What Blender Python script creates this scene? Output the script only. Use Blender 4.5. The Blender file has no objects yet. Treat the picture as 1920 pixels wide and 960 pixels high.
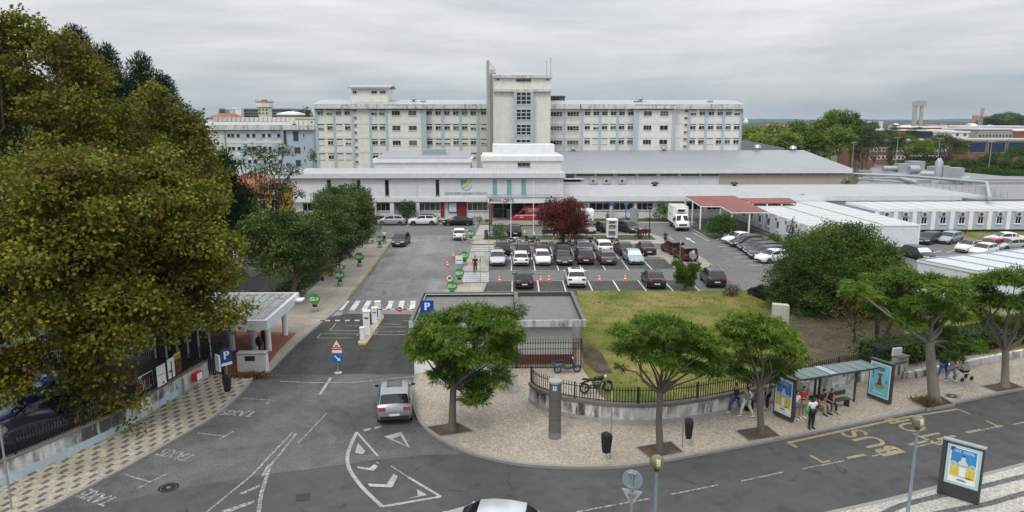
import bpy, math, random
import numpy as np
from mathutils import Vector, Matrix
R = math.radians
rnd = random.Random(11)
rng = np.random.default_rng(5)
S = bpy.context.scene
C = S.collection
H = 15.5; F = 1320.0; PITCH = math.atan(252 / F); YAW = R(1.3)
def ray(px, py):
    a = (px - 960) / F; v = (py - 480) / F
    fy = math.cos(PITCH) - v * math.sin(PITCH); dz = -math.sin(PITCH) - v * math.cos(PITCH)
    return (a * math.cos(YAW) + fy * math.sin(YAW), -a * math.sin(YAW) + fy * math.cos(YAW), dz)
def P(px, py, z=0.0):
    x, y, d = ray(px, py); t = (z - H) / d
    return Vector((x * t, y * t, z))
def Q(px, py, Y):
    x, y, d = ray(px, py); t = Y / y
    return (x * t, H + d * t)
def PL(pts, z=0.0):
    return [P(x, y, z) for x, y in pts]
OFF = {}
def tag(o, label=None, cat=None, group=None, kind=None):
    if label: o['label'] = label
    if cat: o['category'] = cat
    if group: o['group'] = group
    if kind: o['kind'] = kind
    return o
def thing(name, label, cat, loc=(0, 0, 0), rotz=0.0, group=None):
    o = bpy.data.objects.new(name, None); C.objects.link(o)
    o.location = loc; o.rotation_euler = (0, 0, rotz); o.empty_display_size = .2
    return tag(o, label, cat, group)
def wthing(name, label, cat, loc, group=None):
    o = thing(name, label, cat, loc, 0, group); OFF[o.name] = Vector(loc); return o
def dup(root, loc, rotz=0.0, label=None, group=None, scale=None):
    r = root.copy(); C.objects.link(r); r.location = loc; r.rotation_euler = (0, 0, rotz)
    if label: r['label'] = label
    if group: r['group'] = group
    if scale: r.scale = scale
    for ch in list(root.children):
        c = ch.copy(); C.objects.link(c); c.parent = r
        for g in list(ch.children):
            d = g.copy(); C.objects.link(d); d.parent = c
    return r
class MB:
    def __init__(s): s.v = []; s.f = []; s.m = []
    def add(s, vs, fs, m=0):
        n = len(s.v); s.v += [tuple(v) for v in vs]
        s.f += [tuple(n + i for i in f) for f in fs]; s.m += [m] * len(fs); return s
    def box(s, x0, x1, y0, y1, z0, z1, m=0):
        if x0 > x1: x0, x1 = x1, x0
        if y0 > y1: y0, y1 = y1, y0
        if z0 > z1: z0, z1 = z1, z0
        return s.add([(x0,y0,z0),(x1,y0,z0),(x1,y1,z0),(x0,y1,z0),(x0,y0,z1),(x1,y0,z1),(x1,y1,z1),(x0,y1,z1)],
            [(0,3,2,1),(4,5,6,7),(0,1,5,4),(1,2,6,5),(2,3,7,6),(3,0,4,7)], m)
    def obox(s, c, size, rz=0, m=0, rx=0):
        M = Matrix.Rotation(rz, 3, 'Z') @ Matrix.Rotation(rx, 3, 'X')
        hx, hy, hz = size[0]/2, size[1]/2, size[2]/2
        vs = [M @ Vector(p) + Vector(c) for p in ((-hx,-hy,-hz),(hx,-hy,-hz),(hx,hy,-hz),(-hx,hy,-hz),(-hx,-hy,hz),(hx,-hy,hz),(hx,hy,hz),(-hx,hy,hz))]
        return s.add(vs, [(0,3,2,1),(4,5,6,7),(0,1,5,4),(1,2,6,5),(2,3,7,6),(3,0,4,7)], m)
    def poly(s, pts, m=0): return s.add(pts, [tuple(range(len(pts)))], m)
    def prism(s, pts, z0, z1, m=0, mt=None):
        n = len(pts)
        a = sum(pts[i][0]*pts[(i+1)%n][1]-pts[(i+1)%n][0]*pts[i][1] for i in range(n))
        if a < 0: pts = pts[::-1]
        vs = [(p[0],p[1],z0) for p in pts] + [(p[0],p[1],z1) for p in pts]
        s.add(vs, [tuple(range(n))[::-1]] + [(i,(i+1)%n,n+(i+1)%n,n+i) for i in range(n)], m)
        s.add(vs[n:], [tuple(range(n))], m if mt is None else mt); return s
    def path(s, pts, rad, n=8, m=0, cap=True):
        pts = [Vector(p) for p in pts]
        if not hasattr(rad, '__len__'): rad = [rad]*len(pts)
        vs = []; prev = None
        for i, p in enumerate(pts):
            d = (pts[min(i+1,len(pts)-1)] - pts[max(i-1,0)])
            if d.length < 1e-6: d = Vector((0,0,1))
            d.normalize()
            u = prev - d*prev.dot(d) if prev is not None else d.orthogonal()
            if u.length < 1e-4: u = d.orthogonal()
            u.normalize(); prev = u; w = d.cross(u)
            for k in range(n):
                a = 2*math.pi*k/n
                vs.append(p + (u*math.cos(a) + w*math.sin(a))*rad[i])
        fs = [(i*n+k, i*n+(k+1)%n, (i+1)*n+(k+1)%n, (i+1)*n+k) for i in range(len(pts)-1) for k in range(n)]
        if cap: fs += [tuple(range(n))[::-1], tuple(range((len(pts)-1)*n, len(pts)*n))]
        return s.add(vs, fs, m)
    def tube(s, a, b, r, r2=None, n=8, m=0): return s.path([a, b], [r, r if r2 is None else r2], n, m)
    def lathe(s, prof, n=16, c=(0,0,0), m=0, axis='z', cap=True):
        vs = []
        for r, h in prof:
            for k in range(n):
                a = 2*math.pi*k/n; x, y = r*math.cos(a), r*math.sin(a)
                p = (x,y,h) if axis == 'z' else ((h,x,y) if axis == 'x' else (y,h,x))
                vs.append((p[0]+c[0],p[1]+c[1],p[2]+c[2]))
        fs = [(i*n+k, i*n+(k+1)%n, (i+1)*n+(k+1)%n, (i+1)*n+k) for i in range(len(prof)-1) for k in range(n)]
        if cap: fs += [tuple(range(n))[::-1], tuple(range((len(prof)-1)*n, len(prof)*n))]
        return s.add(vs, fs, m)
    def ball(s, c, r, seg=12, rings=8, m=0):
        if not hasattr(r, '__len__'): r = (r,r,r)
        vs = [(c[0],c[1],c[2]-r[2])]
        for i in range(1, rings):
            t = math.pi*i/rings - math.pi/2
            for k in range(seg):
                a = 2*math.pi*k/seg
                vs.append((c[0]+r[0]*math.cos(t)*math.cos(a), c[1]+r[1]*math.cos(t)*math.sin(a), c[2]+r[2]*math.sin(t)))
        vs.append((c[0],c[1],c[2]+r[2]))
        fs = [(0, 1+(k+1)%seg, 1+k) for k in range(seg)]
        for i in range(rings-2):
            b = 1+i*seg
            fs += [(b+k, b+(k+1)%seg, b+seg+(k+1)%seg, b+seg+k) for k in range(seg)]
        b = 1+(rings-2)*seg; t = len(vs)-1
        fs += [(b+k, b+(k+1)%seg, t) for k in range(seg)]
        return s.add(vs, fs, m)
    def xf(s, M):
        s.v = [tuple(M @ Vector(v)) for v in s.v]; return s
    def mesh(s, name, mats, smooth=None, off=None):
        me = bpy.data.meshes.new(name)
        vs = s.v if off is None else [(v[0]-off[0], v[1]-off[1], v[2]-off[2]) for v in s.v]
        me.from_pydata(vs, [], s.f)
        for m in (mats if isinstance(mats, (list, tuple)) else [mats]): me.materials.append(m)
        if max(s.m, default=0): me.polygons.foreach_set('material_index', s.m)
        if smooth:
            me.shade_smooth()
            if smooth < 170: me.set_sharp_from_angle(angle=R(smooth))
        me.update(); return me
    def build(s, name, mats, parent=None, smooth=None, loc=None, rotz=None):
        off = OFF.get(parent.name) if parent else None
        o = bpy.data.objects.new(name, s.mesh(name, mats, smooth, off)); C.objects.link(o)
        if parent:
            o.parent = parent
            if off is not None: OFF[o.name] = off
        if loc is not None: o.location = loc
        if rotz is not None: o.rotation_euler = (0,0,rotz)
        return o
def struct(name, mb, m, smooth=None): return tag(mb.build(name, m, None, smooth), kind='structure')
_tc = {}
def text_geo(txt, size=1.0, extr=0.0):
    """centred lettering as (verts, faces) in the XY plane"""
    k = (txt, extr)
    if k not in _tc:
        cu = bpy.data.curves.new('lettering', 'FONT'); cu.body = txt; cu.size = 1; cu.extrude = extr
        cu.align_x = 'CENTER'; cu.align_y = 'CENTER'; cu.resolution_u = 4
        ob = bpy.data.objects.new('lettering', cu); C.objects.link(ob)
        bpy.context.view_layer.update()
        me = bpy.data.meshes.new_from_object(ob.evaluated_get(bpy.context.evaluated_depsgraph_get()))
        _tc[k] = ([tuple(v.co) for v in me.vertices], [tuple(p.vertices) for p in me.polygons])
        bpy.data.objects.remove(ob); bpy.data.curves.remove(cu); bpy.data.meshes.remove(me)
    vs, fs = _tc[k]
    return [(v[0]*size, v[1]*size, v[2]*size) for v in vs], fs
def put_text(mb, txt, size, origin, right, up, m=0, wide=1.0, bold=0.0):
    vs, fs = text_geo(txt, size)
    o, r, u = Vector(origin), Vector(right).normalized(), Vector(up).normalized()
    for dx in ((0,) if not bold else (-bold, 0, bold)):
        nn = r.cross(u) * (abs(dx) * .02 + (.0004 if dx > 0 else 0))
        mb.add([o + r*(v[0]*wide + dx) + u*v[1] + nn for v in vs], fs, m)
    return mb
def lin(c):
    f = lambda x: x/12.92 if x <= .04045 else ((x+.055)/1.055)**2.4
    return tuple(f(v/255) for v in c) + (1,)
MATS = {}
def nt(name):
    m = bpy.data.materials.new(name); m.use_nodes = True
    t = m.node_tree; b = t.nodes['Principled BSDF']; return m, t, b
def N(t, kind, **kw):
    n = t.nodes.new(kind)
    for k, v in kw.items():
        if k.startswith('i_'):
            n.inputs[int(k[2:]) if k[2:].isdigit() else k[2:].replace('_', ' ')].default_value = v
        else: setattr(n, k, v)
    return n
def ramp(t, pts, src, interp='LINEAR'):
    n = t.nodes.new('ShaderNodeValToRGB'); n.color_ramp.interpolation = interp
    e = n.color_ramp.elements
    while len(e) < len(pts): e.new(.5)
    for k, (p, c) in enumerate(pts):
        e[k].position = p; e[k].color = c if len(c) == 4 else tuple(c)+(1,)
    t.links.new(src, n.inputs[0]); return n.outputs[0]
def mixc(t, a, b, fac, mode='MIX'):
    n = t.nodes.new('ShaderNodeMix'); n.data_type = 'RGBA'; n.blend_type = mode
    for sock, val in ((n.inputs[0], fac), (n.inputs[6], a), (n.inputs[7], b)):
        if hasattr(val, 'is_linked'): t.links.new(val, sock)
        else: sock.default_value = val
    return n.outputs[2]
def coords(t, scale=(1,1,1), kind='Object', rot=(0,0,0)):
    tc = t.nodes.new('ShaderNodeTexCoord'); mp = t.nodes.new('ShaderNodeMapping')
    mp.inputs['Scale'].default_value = scale; mp.inputs['Rotation'].default_value = rot
    t.links.new(tc.outputs[kind], mp.inputs[0]); return mp.outputs[0]
def noise(t, vec, scale, detail=4, rough=.6, dist=0):
    n = N(t, 'ShaderNodeTexNoise'); n.inputs['Scale'].default_value = scale; n.inputs['Detail'].default_value = detail
    n.inputs['Roughness'].default_value = rough; n.inputs['Distortion'].default_value = dist
    t.links.new(vec, n.inputs['Vector']); return n.outputs[0]
def bump(t, b, src, strength=.2, dist=.05):
    n = N(t, 'ShaderNodeBump'); n.inputs['Strength'].default_value = strength; n.inputs['Distance'].default_value = dist
    t.links.new(src, n.inputs['Height']); t.links.new(n.outputs[0], b.inputs['Normal'])
def sc(c, k): return (c[0]*k, c[1]*k, c[2]*k, 1)
def plain(name, rgb, rough=.6, metal=0, var=.12, scale=4, spec=.5, coat=0):
    """base colour given as albedo in linear values, varied a little by noise"""
    if name in MATS: return MATS[name]
    m, t, b = nt(name)
    n = noise(t, coords(t), scale)
    c = ramp(t, [(.3, sc(rgb, 1-var)), (.7, sc(rgb, 1+var))], n)
    t.links.new(c, b.inputs['Base Color'])
    b.inputs['Roughness'].default_value = rough; b.inputs['Metallic'].default_value = metal
    b.inputs['Specular IOR Level'].default_value = spec; b.inputs['Coat Weight'].default_value = coat
    MATS[name] = m; return m
def stained(name, rgb, dirt=(.12,.115,.1), amount=.5, rough=.8, fine=1.0, dens=(.5,.75), vs=.12):
    """painted wall with streaks of dirt running down it"""
    if name in MATS: return MATS[name]
    m, t, b = nt(name)
    st = noise(t, coords(t, (1.6*fine, 1.6*fine, vs*fine)), 1.0, 6, .65)
    bl = noise(t, coords(t), .35*fine, 4)
    f = ramp(t, [(dens[0], (0,0,0)), (dens[1], (1,1,1))], st)
    g = ramp(t, [(.35, (0,0,0)), (.58, (1,1,1))], bl)
    k = mixc(t, f, g, 1.0, 'MULTIPLY')
    k = mixc(t, (0,0,0,1), k, amount)
    base = ramp(t, [(.3, sc(rgb,.92)), (.7, sc(rgb,1.05))], noise(t, coords(t), 1.7*fine))
    t.links.new(mixc(t, base, tuple(dirt)+(1,), k), b.inputs['Base Color'])
    b.inputs['Roughness'].default_value = rough; b.inputs['Specular IOR Level'].default_value = .3
    MATS[name] = m; return m
def ribbed(name, rgb, axis=0, pitch=.35, rough=.45, metal=.0, var=.1, dark=.75, spec=.4):
    """sheet-metal roofing with standing seams"""
    if name in MATS: return MATS[name]
    m, t, b = nt(name)
    v = coords(t)
    sep = N(t, 'ShaderNodeSeparateXYZ'); t.links.new(v, sep.inputs[0])
    mu = N(t, 'ShaderNodeMath', operation='MULTIPLY', i_1=1/pitch); t.links.new(sep.outputs[axis], mu.inputs[0])
    fr = N(t, 'ShaderNodeMath', operation='FRACT'); t.links.new(mu.outputs[0], fr.inputs[0])
    seam = ramp(t, [(0,(dark,)*3), (.12,(1.12,)*3), (.24,(1,)*3), (.9,(1,)*3), (1,(dark,)*3)], fr.outputs[0])
    st = (1.4,.12,.3) if axis == 0 else (.12,1.4,.3)
    base = ramp(t, [(.3, sc(rgb,1-var)), (.7, sc(rgb,1+var))], noise(t, coords(t, st), 1.2, 5))
    t.links.new(mixc(t, base, seam, 1, 'MULTIPLY'), b.inputs['Base Color'])
    b.inputs['Roughness'].default_value = rough; b.inputs['Metallic'].default_value = metal
    b.inputs['Specular IOR Level'].default_value = spec
    MATS[name] = m; return m
def glassy(name, rgb, rough=.08, var=.3, scale=.7):
    if name in MATS: return MATS[name]
    m, t, b = nt(name)
    t.links.new(ramp(t, [(.3, sc(rgb,1-var)), (.7, sc(rgb,1+var))], noise(t, coords(t), scale)), b.inputs['Base Color'])
    b.inputs['Roughness'].default_value = rough; b.inputs['Specular IOR Level'].default_value = .5
    MATS[name] = m; return m
def asphalt(name, base, speck=.25, stain=.3, crack=0.0, grain=26.0, patch=.14, streak=0):
    if name in MATS: return MATS[name]
    m, t, b = nt(name)
    v = coords(t)
    big = noise(t, v, patch, 6, .62, .6)
    mid = noise(t, v, 1.3, 5, .65)
    fin = noise(t, v, grain, 2, .8)
    g = lambda k: (base*k, base*.99*k, base*.97*k, 1)
    c = ramp(t, [(.3, g(1-stain)), (.5, g(1)), (.72, g(1+stain*.9))], big)
    c = mixc(t, c, ramp(t, [(.25,(.8,)*3), (.75,(1.15,)*3)], mid), 1, 'MULTIPLY')
    c = mixc(t, c, ramp(t, [(.2,(1-speck*1.1,)*3), (.62,(1,)*3), (.78,(1+speck*2.2,)*3)], fin), 1, 'MULTIPLY')
    if streak: c = mixc(t, c, ramp(t, [(.32,(1-streak,)*3), (.5,(1,)*3), (.7,(1+streak*.8,)*3)], noise(t, coords(t, (.75,.05,1)), 1.0, 4, .6)), 1, 'MULTIPLY')
    spots = ramp(t, [(.60,(1,)*3), (.68,(.68,)*3)], noise(t, v, .8, 2, .5)); c = mixc(t, c, spots, .55, 'MULTIPLY')
    if crack:
        vo = N(t, 'ShaderNodeTexVoronoi', feature='DISTANCE_TO_EDGE'); vo.inputs['Scale'].default_value = .42
        ds = N(t, 'ShaderNodeVectorMath', operation='ADD')
        nz = N(t, 'ShaderNodeTexNoise'); nz.inputs['Scale'].default_value = 1.1; nz.inputs['Detail'].default_value = 5
        t.links.new(v, nz.inputs['Vector']); t.links.new(v, ds.inputs[0]); t.links.new(nz.outputs[1], ds.inputs[1])
        t.links.new(ds.outputs[0], vo.inputs['Vector'])
        ln = ramp(t, [(0,(1,)*3), (.012,(.8,)*3), (.03,(0,)*3)], vo.outputs[0])
        wh = ramp(t, [(.54,(0,)*3), (.62,(1,)*3)], noise(t, v, .33, 3))
        k = mixc(t, (0,0,0,1), mixc(t, ln, wh, 1, 'MULTIPLY'), crack)
        c = mixc(t, c, (base*.3,)*3+(1,), k)
    t.links.new(c, b.inputs['Base Color'])
    b.inputs['Roughness'].default_value = .9; b.inputs['Specular IOR Level'].default_value = .12
    bump(t, b, fin, .25, .02)
    MATS[name] = m; return m
def cobbles(name, c0, c1, gap, size=.11, rot=0):
    if name in MATS: return MATS[name]
    m, t, b = nt(name)
    v = coords(t, rot=(0,0,rot))
    wob = N(t, 'ShaderNodeVectorMath', operation='MULTIPLY_ADD'); nz = N(t, 'ShaderNodeTexNoise'); nz.inputs['Scale'].default_value = .55
    t.links.new(v, nz.inputs['Vector']); t.links.new(nz.outputs[1], wob.inputs[0]); wob.inputs[1].default_value = (.5,.5,0); t.links.new(v, wob.inputs[2])
    vo = N(t, 'ShaderNodeTexVoronoi'); vo.inputs['Scale'].default_value = 1/size; vo.inputs['Randomness'].default_value = .55
    ve = N(t, 'ShaderNodeTexVoronoi', feature='DISTANCE_TO_EDGE'); ve.inputs['Scale'].default_value = 1/size; ve.inputs['Randomness'].default_value = .55
    for n in (vo, ve): t.links.new(wob.outputs[0], n.inputs['Vector'])
    sep = N(t, 'ShaderNodeSeparateColor'); t.links.new(vo.outputs['Color'], sep.inputs[0])
    c = ramp(t, [(0, sc(c0,.74)), (.4, sc(c0,1)), (1, sc(c1,1.05))], sep.outputs[0])
    big = noise(t, v, .25, 6)
    c = mixc(t, c, ramp(t, [(.3,(.80,.79,.78)), (.6,(1.05,1.03,1))], big), 1, 'MULTIPLY')
    mid = noise(t, v, 2.2, 4, .7)
    c = mixc(t, c, ramp(t, [(.3,(.9,.9,.9)), (.7,(1.06,1.05,1.04))], mid), 1, 'MULTIPLY')
    e = ramp(t, [(.04,(1,)*3), (.2,(0,)*3)], ve.outputs[0])
    t.links.new(mixc(t, c, tuple(gap)+(1,), e), b.inputs['Base Color'])
    b.inputs['Roughness'].default_value = .85; b.inputs['Specular IOR Level'].default_value = .25
    bump(t, b, ve.outputs[0], .4, .02)
    MATS[name] = m; return m
def tinted(name, cols, rough=.7, trans=.3, spec=.08):
    """leaves: each face carries its own hue value"""
    if name in MATS: return MATS[name]
    m, t, b = nt(name)
    at = N(t, 'ShaderNodeAttribute', attribute_name='tint')
    c = ramp(t, [(p, col) for p, col in cols], at.outputs['Fac'])
    t.links.new(c, b.inputs['Base Color']); b.inputs['Roughness'].default_value = rough; b.inputs['Specular IOR Level'].default_value = spec
    tr = N(t, 'ShaderNodeBsdfTranslucent'); t.links.new(c, tr.inputs[0])
    mx = N(t, 'ShaderNodeMixShader'); mx.inputs[0].default_value = trans
    t.links.new(b.outputs[0], mx.inputs[1]); t.links.new(tr.outputs[0], mx.inputs[2])
    t.links.new(mx.outputs[0], t.nodes['Material Output'].inputs[0])
    MATS[name] = m; return m
WHITE = plain('white_paint', (.78,.78,.77), .6, var=.05)
OFFWHITE = stained('off_white_wall', (.66,.66,.65), amount=.35)
DARK = plain('dark_metal', (.02,.021,.022), .45, var=.2)
BLACK = plain('black_rubber', (.012,.012,.013), .7, var=.2)
GREY = plain('grey_metal', (.30,.32,.33), .45, .2)
STEEL = plain('galvanised_steel', (.42,.45,.47), .35, .6)
CONC = stained('concrete', (.36,.35,.33), amount=.5, fine=1.5)
RED = plain('red_paint', (.55,.03,.03), .45)
BLUE = plain('blue_paint', (.02,.07,.32), .45)
YELLOW = plain('yellow_paint', (.6,.42,.1), .7, var=.25, scale=9)
SIGNWHITE = plain('sign_white', (.8,.8,.8), .4, var=.03)
GLASS = glassy('window_glass_dark', (.014,.016,.018), .12)
GLASSM = glassy('window_glass_mid', (.075,.082,.086), .12)
BLIND = plain('window_blind', (.62,.62,.58), .7, var=.08)
cam = bpy.data.cameras.new('camera'); camo = bpy.data.objects.new('camera', cam); C.objects.link(camo)
camo.location = (0, 0, H); camo.rotation_euler = (math.pi/2 - PITCH, 0, -YAW)
cam.sensor_width = 36; cam.lens = F / 1920 * 36; cam.clip_start = .5; cam.clip_end = 30000
S.camera = camo
SUN_EL, SUN_AZ = R(52), R(205)
W = bpy.data.worlds.new('World'); S.world = W; W.use_nodes = True
t = W.node_tree; t.nodes.clear()
sky = N(t, 'ShaderNodeTexSky'); sky.sky_type = 'NISHITA'; sky.sun_disc = False
sky.sun_elevation = SUN_EL; sky.sun_rotation = SUN_AZ
bg1 = N(t, 'ShaderNodeBackground'); bg1.inputs[1].default_value = .1; t.links.new(sky.outputs[0], bg1.inputs[0])
v = coords(t, (1, 1, 5.0), 'Generated')
n1 = noise(t, v, 1.7, 7, .58, .6)
n2 = noise(t, coords(t, (1.0, 1.0, 9.0), 'Generated', (0.05, .03, .4)), 4.2, 5, .5, .2)
nn = mixc(t, n1, n2, .35)
cl = ramp(t, [(.36, (.49,.53,.57)), (.45, (.585,.62,.65)), (.53, (.69,.71,.725)), (.64, (.84,.85,.85))], nn)
tc = N(t, 'ShaderNodeTexCoord'); sp = N(t, 'ShaderNodeSeparateXYZ'); t.links.new(tc.outputs['Generated'], sp.inputs[0])
lum = N(t, 'ShaderNodeMapRange'); lum.inputs[1].default_value = 0; lum.inputs[2].default_value = 1
lum.inputs[3].default_value = .81; lum.inputs[4].default_value = 3.0
t.links.new(sp.outputs[2], lum.inputs[0])
hz = ramp(t, [(.0, (.90,.95,1.0)), (.09, (1,1,1))], sp.outputs[2])
cl = mixc(t, cl, hz, 1, 'MULTIPLY')
bg2 = N(t, 'ShaderNodeBackground'); t.links.new(cl, bg2.inputs[0]); t.links.new(lum.outputs[0], bg2.inputs[1])
mx = N(t, 'ShaderNodeMixShader'); mx.inputs[0].default_value = .94
t.links.new(bg1.outputs[0], mx.inputs[1]); t.links.new(bg2.outputs[0], mx.inputs[2])
ow = N(t, 'ShaderNodeOutputWorld'); t.links.new(mx.outputs[0], ow.inputs[0])
sl = bpy.data.lights.new('sun', 'SUN'); sl.energy = 1.2; sl.angle = R(14); sl.color = (1, .96, .9)
so = bpy.data.objects.new('sun', sl); C.objects.link(so)
sd = Vector((math.sin(SUN_AZ)*math.cos(SUN_EL), math.cos(SUN_AZ)*math.cos(SUN_EL), math.sin(SUN_EL)))
so.rotation_euler = (-sd).to_track_quat('-Z', 'Y').to_euler(); so.location = (0, 0, 80)
S.view_settings.view_transform = 'Standard'; S.view_settings.look = 'None'; S.view_settings.gamma = 1
S.view_settings.exposure = -0.06; S.view_settings.use_curve_mapping = False
S.render.engine = 'CYCLES'
S.cycles.use_denoising = True
S.cycles.max_bounces = 6; S.cycles.diffuse_bounces = 3; S.cycles.glossy_bounces = 3; S.cycles.transmission_bounces = 4
S.cycles.transparent_max_bounces = 6; S.cycles.volume_bounces = 1; S.cycles.caustics_reflective = False; S.cycles.caustics_refractive = False
A_STREET = asphalt('street_asphalt', .092, .16, .15, .5, 30, .2)
A_OLD = asphalt('old_speckled_asphalt', .142, .65, .38, .25, 17, .2)
A_GATE = asphalt('dark_drive_asphalt', .07, .10, .22, .0, 30, .22, .22)
A_YARD = asphalt('worn_yard_asphalt', .20, .14, .34, .12, 22, .11, .15)
A_LOT = asphalt('lot_asphalt', .155, .10, .14, .0, 26, .12)
A_BAY = asphalt('bay_asphalt', .085, .12, .32, .0, 26, .3)
m, t, b = nt('far_land')
v = coords(t)
c = ramp(t, [(.3,(.035,.055,.02)), (.5,(.06,.075,.03)), (.6,(.12,.11,.06)), (.75,(.16,.14,.1))], noise(t, v, .012, 8, .65))
t.links.new(c, b.inputs['Base Color']); b.inputs['Roughness'].default_value = .95; FARLAND = m
struct('ground', MB().poly([(-9000,-200,-.03),(9000,-200,-.03),(9000,14000,-.03),(-9000,14000,-.03)]), FARLAND)
mb = MB(); mb.poly([(-70,2,0),(95,2,0),(95,43,0),(-70,43,0)]); struct('street', mb, A_STREET)
mb = MB(); mb.poly([(-70,42.2,.003),(60,42.2,.003),(130,70,.003),(130,128,.003),(-70,128,.003)]); struct('hospital_yard', mb, A_LOT)
def sheet(name, pts, z, m): return struct(name, MB().poly(PL(pts, z)), m)
sheet('old_asphalt', [(-250,985),(184,947),(376,909),(500,889),(649,871),(711,861),(798,853),(880,851),(960,866),(880,830),(800,790),(800,701),(500,703),(440,720),(-250,900)], .005, A_OLD)
sheet('gate_drive', [(497,701),(778,699),(838,590),(650,588),(600,600)], .008, A_GATE)
sheet('yard_road', [(652,588),(838,590),(870,545),(880,470),(893,441.5),(748,441.5),(737,451)], .008, A_YARD)
sheet('frontage_road', [(690,441.5),(1226,438),(1250,443),(1235,424),(690,424)], .010, A_LOT)
def bays(name, x0, x1, y0, y1):
    return struct(name, MB().poly([(x0,y0,.007),(x1,y0,.007),(x1,y1,.007),(x0,y1,.007)]), A_BAY)
XB = P(960.5, 507).x
yA0, yA1 = P(1090, 507).y, P(1090, 486.5).y
yB1 = P(1090, 462).y
yC0, yC1 = P(1100, 547).y, P(1100, 526).y
bays('parking_bay_surface', XB-2.6, XB+17.6, yA0, yA1)
bays('parking_bay_surface', XB-3.4, XB+17.0, yC0-1.5, yC1)
m, t, b = nt('lawn')
v = coords(t)
c = ramp(t, [(.26,(.055,.09,.018)), (.38,(.10,.128,.028)), (.48,(.16,.163,.045)), (.58,(.225,.20,.07)), (.72,(.30,.25,.12))], noise(t, v, .21, 7, .66, .5))
c = mixc(t, c, ramp(t, [(.3,(.66,.7,.66)), (.7,(1.25,1.2,1.2))], noise(t, v, 5.5, 4, .8)), 1, 'MULTIPLY')
t.links.new(c, b.inputs['Base Color']); b.inputs['Roughness'].default_value = .95; b.inputs['Specular IOR Level'].default_value = .1
bump(t, b, noise(t, v, 9, 3, .8), .8, .08); LAWN = m
m, t, b = nt('bare_soil')
v = coords(t)
c = ramp(t, [(.3,(.04,.028,.018)), (.5,(.072,.052,.034)), (.72,(.13,.10,.068))], noise(t, v, .9, 7, .7))
t.links.new(c, b.inputs['Base Color']); b.inputs['Roughness'].default_value = .95
bump(t, b, noise(t, v, 12, 3, .8), .8, .06); SOIL = m
DARKGRASS = plain('dark_verge_grass', (.035,.06,.016), .95, var=.45, scale=1.4)  # darker green than the lawn, mottled by noise
CAL = cobbles('limestone_cobbles', (.40,.35,.285), (.55,.50,.435), (.27,.235,.19), .085)
CALW = cobbles('white_cobbles', (.46,.44,.41), (.62,.6,.57), (.30,.29,.28), .09)
CALD = cobbles('basalt_cobbles', (.13,.13,.14), (.19,.19,.2), (.07,.07,.07), .11)
KERB = stained('kerb_stone', (.27,.255,.235), amount=.5, fine=2.2, vs=1.0)
SLAB = None
m, t, b = nt('concrete_slabs')
v = coords(t)
br = N(t, 'ShaderNodeTexBrick', offset=0.0); br.inputs['Scale'].default_value = 1; br.inputs['Brick Width'].default_value = 1.25; br.inputs['Row Height'].default_value = 1.6
br.inputs['Mortar Size'].default_value = .018; br.inputs['Color1'].default_value = (.30,.27,.225,1); br.inputs['Color2'].default_value = (.345,.31,.26,1); br.inputs['Mortar'].default_value = (.17,.155,.13,1)
t.links.new(v, br.inputs['Vector'])
c = mixc(t, br.outputs[0], ramp(t, [(.3,(.72,.72,.72)), (.65,(1.1,1.1,1.1))], noise(t, v, .35, 6, .7)), 1, 'MULTIPLY')
t.links.new(c, b.inputs['Base Color']); b.inputs['Roughness'].default_value = .85; SLAB = m
wa, wb = P(391, 706), P(60, 885)
wang = math.atan2(wa.y-wb.y, wa.x-wb.x)
m, t, b = nt('chequered_cobbles')
v = coords(t, rot=(0, 0, 0))
mp = N(t, 'ShaderNodeMapping'); mp.inputs['Rotation'].default_value = (0, 0, -wang)
tc = N(t, 'ShaderNodeTexCoord'); t.links.new(tc.outputs['Object'], mp.inputs[0])
sp = N(t, 'ShaderNodeSeparateXYZ'); t.links.new(mp.outputs[0], sp.inputs[0])
def mth(op, a, bb=None):
    n = N(t, 'ShaderNodeMath', operation=op)
    for i, x in enumerate((a, bb)):
        if x is None: continue
        if hasattr(x, 'is_linked'): t.links.new(x, n.inputs[i])
        else: n.inputs[i].default_value = x
    return n.outputs[0]
row = mth('DIVIDE', sp.outputs[1], .40)
par = mth('MULTIPLY', mth('MODULO', mth('ABSOLUTE', mth('FLOOR', row)), 2), .5)
uu = mth('FRACT', mth('ADD', mth('ADD', mth('DIVIDE', sp.outputs[0], .92), par), 100))
vv = mth('FRACT', mth('ADD', row, 100))
inx = mth('MULTIPLY', mth('GREATER_THAN', uu, .12), mth('LESS_THAN', uu, .56))
iny = mth('MULTIPLY', mth('GREATER_THAN', vv, .2), mth('LESS_THAN', vv, .74))
brown = mth('MULTIPLY', inx, iny)
vo = N(t, 'ShaderNodeTexVoronoi'); vo.inputs['Scale'].default_value = 9; t.links.new(tc.outputs['Object'], vo.inputs['Vector'])
sv = N(t, 'ShaderNodeSeparateColor'); t.links.new(vo.outputs['Color'], sv.inputs[0])
beige = ramp(t, [(0,(.28,.25,.19)), (.6,(.37,.33,.25)), (1,(.46,.42,.335))], sv.outputs[0])
dk = ramp(t, [(0,(.075,.062,.058)), (1,(.17,.142,.13))], sv.outputs[0])
c = mixc(t, beige, dk, brown)
c = mixc(t, c, ramp(t, [(.3,(.66,.66,.66)), (.6,(1.05,1.05,1.05))], noise(t, tc.outputs['Object'], .5, 6, .7)), 1, 'MULTIPLY')
t.links.new(c, b.inputs['Base Color']); b.inputs['Roughness'].default_value = .85; CHEQ = m
REDPAVE = plain('red_paving', (.22,.075,.05), .8, var=.22, scale=3)
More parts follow.
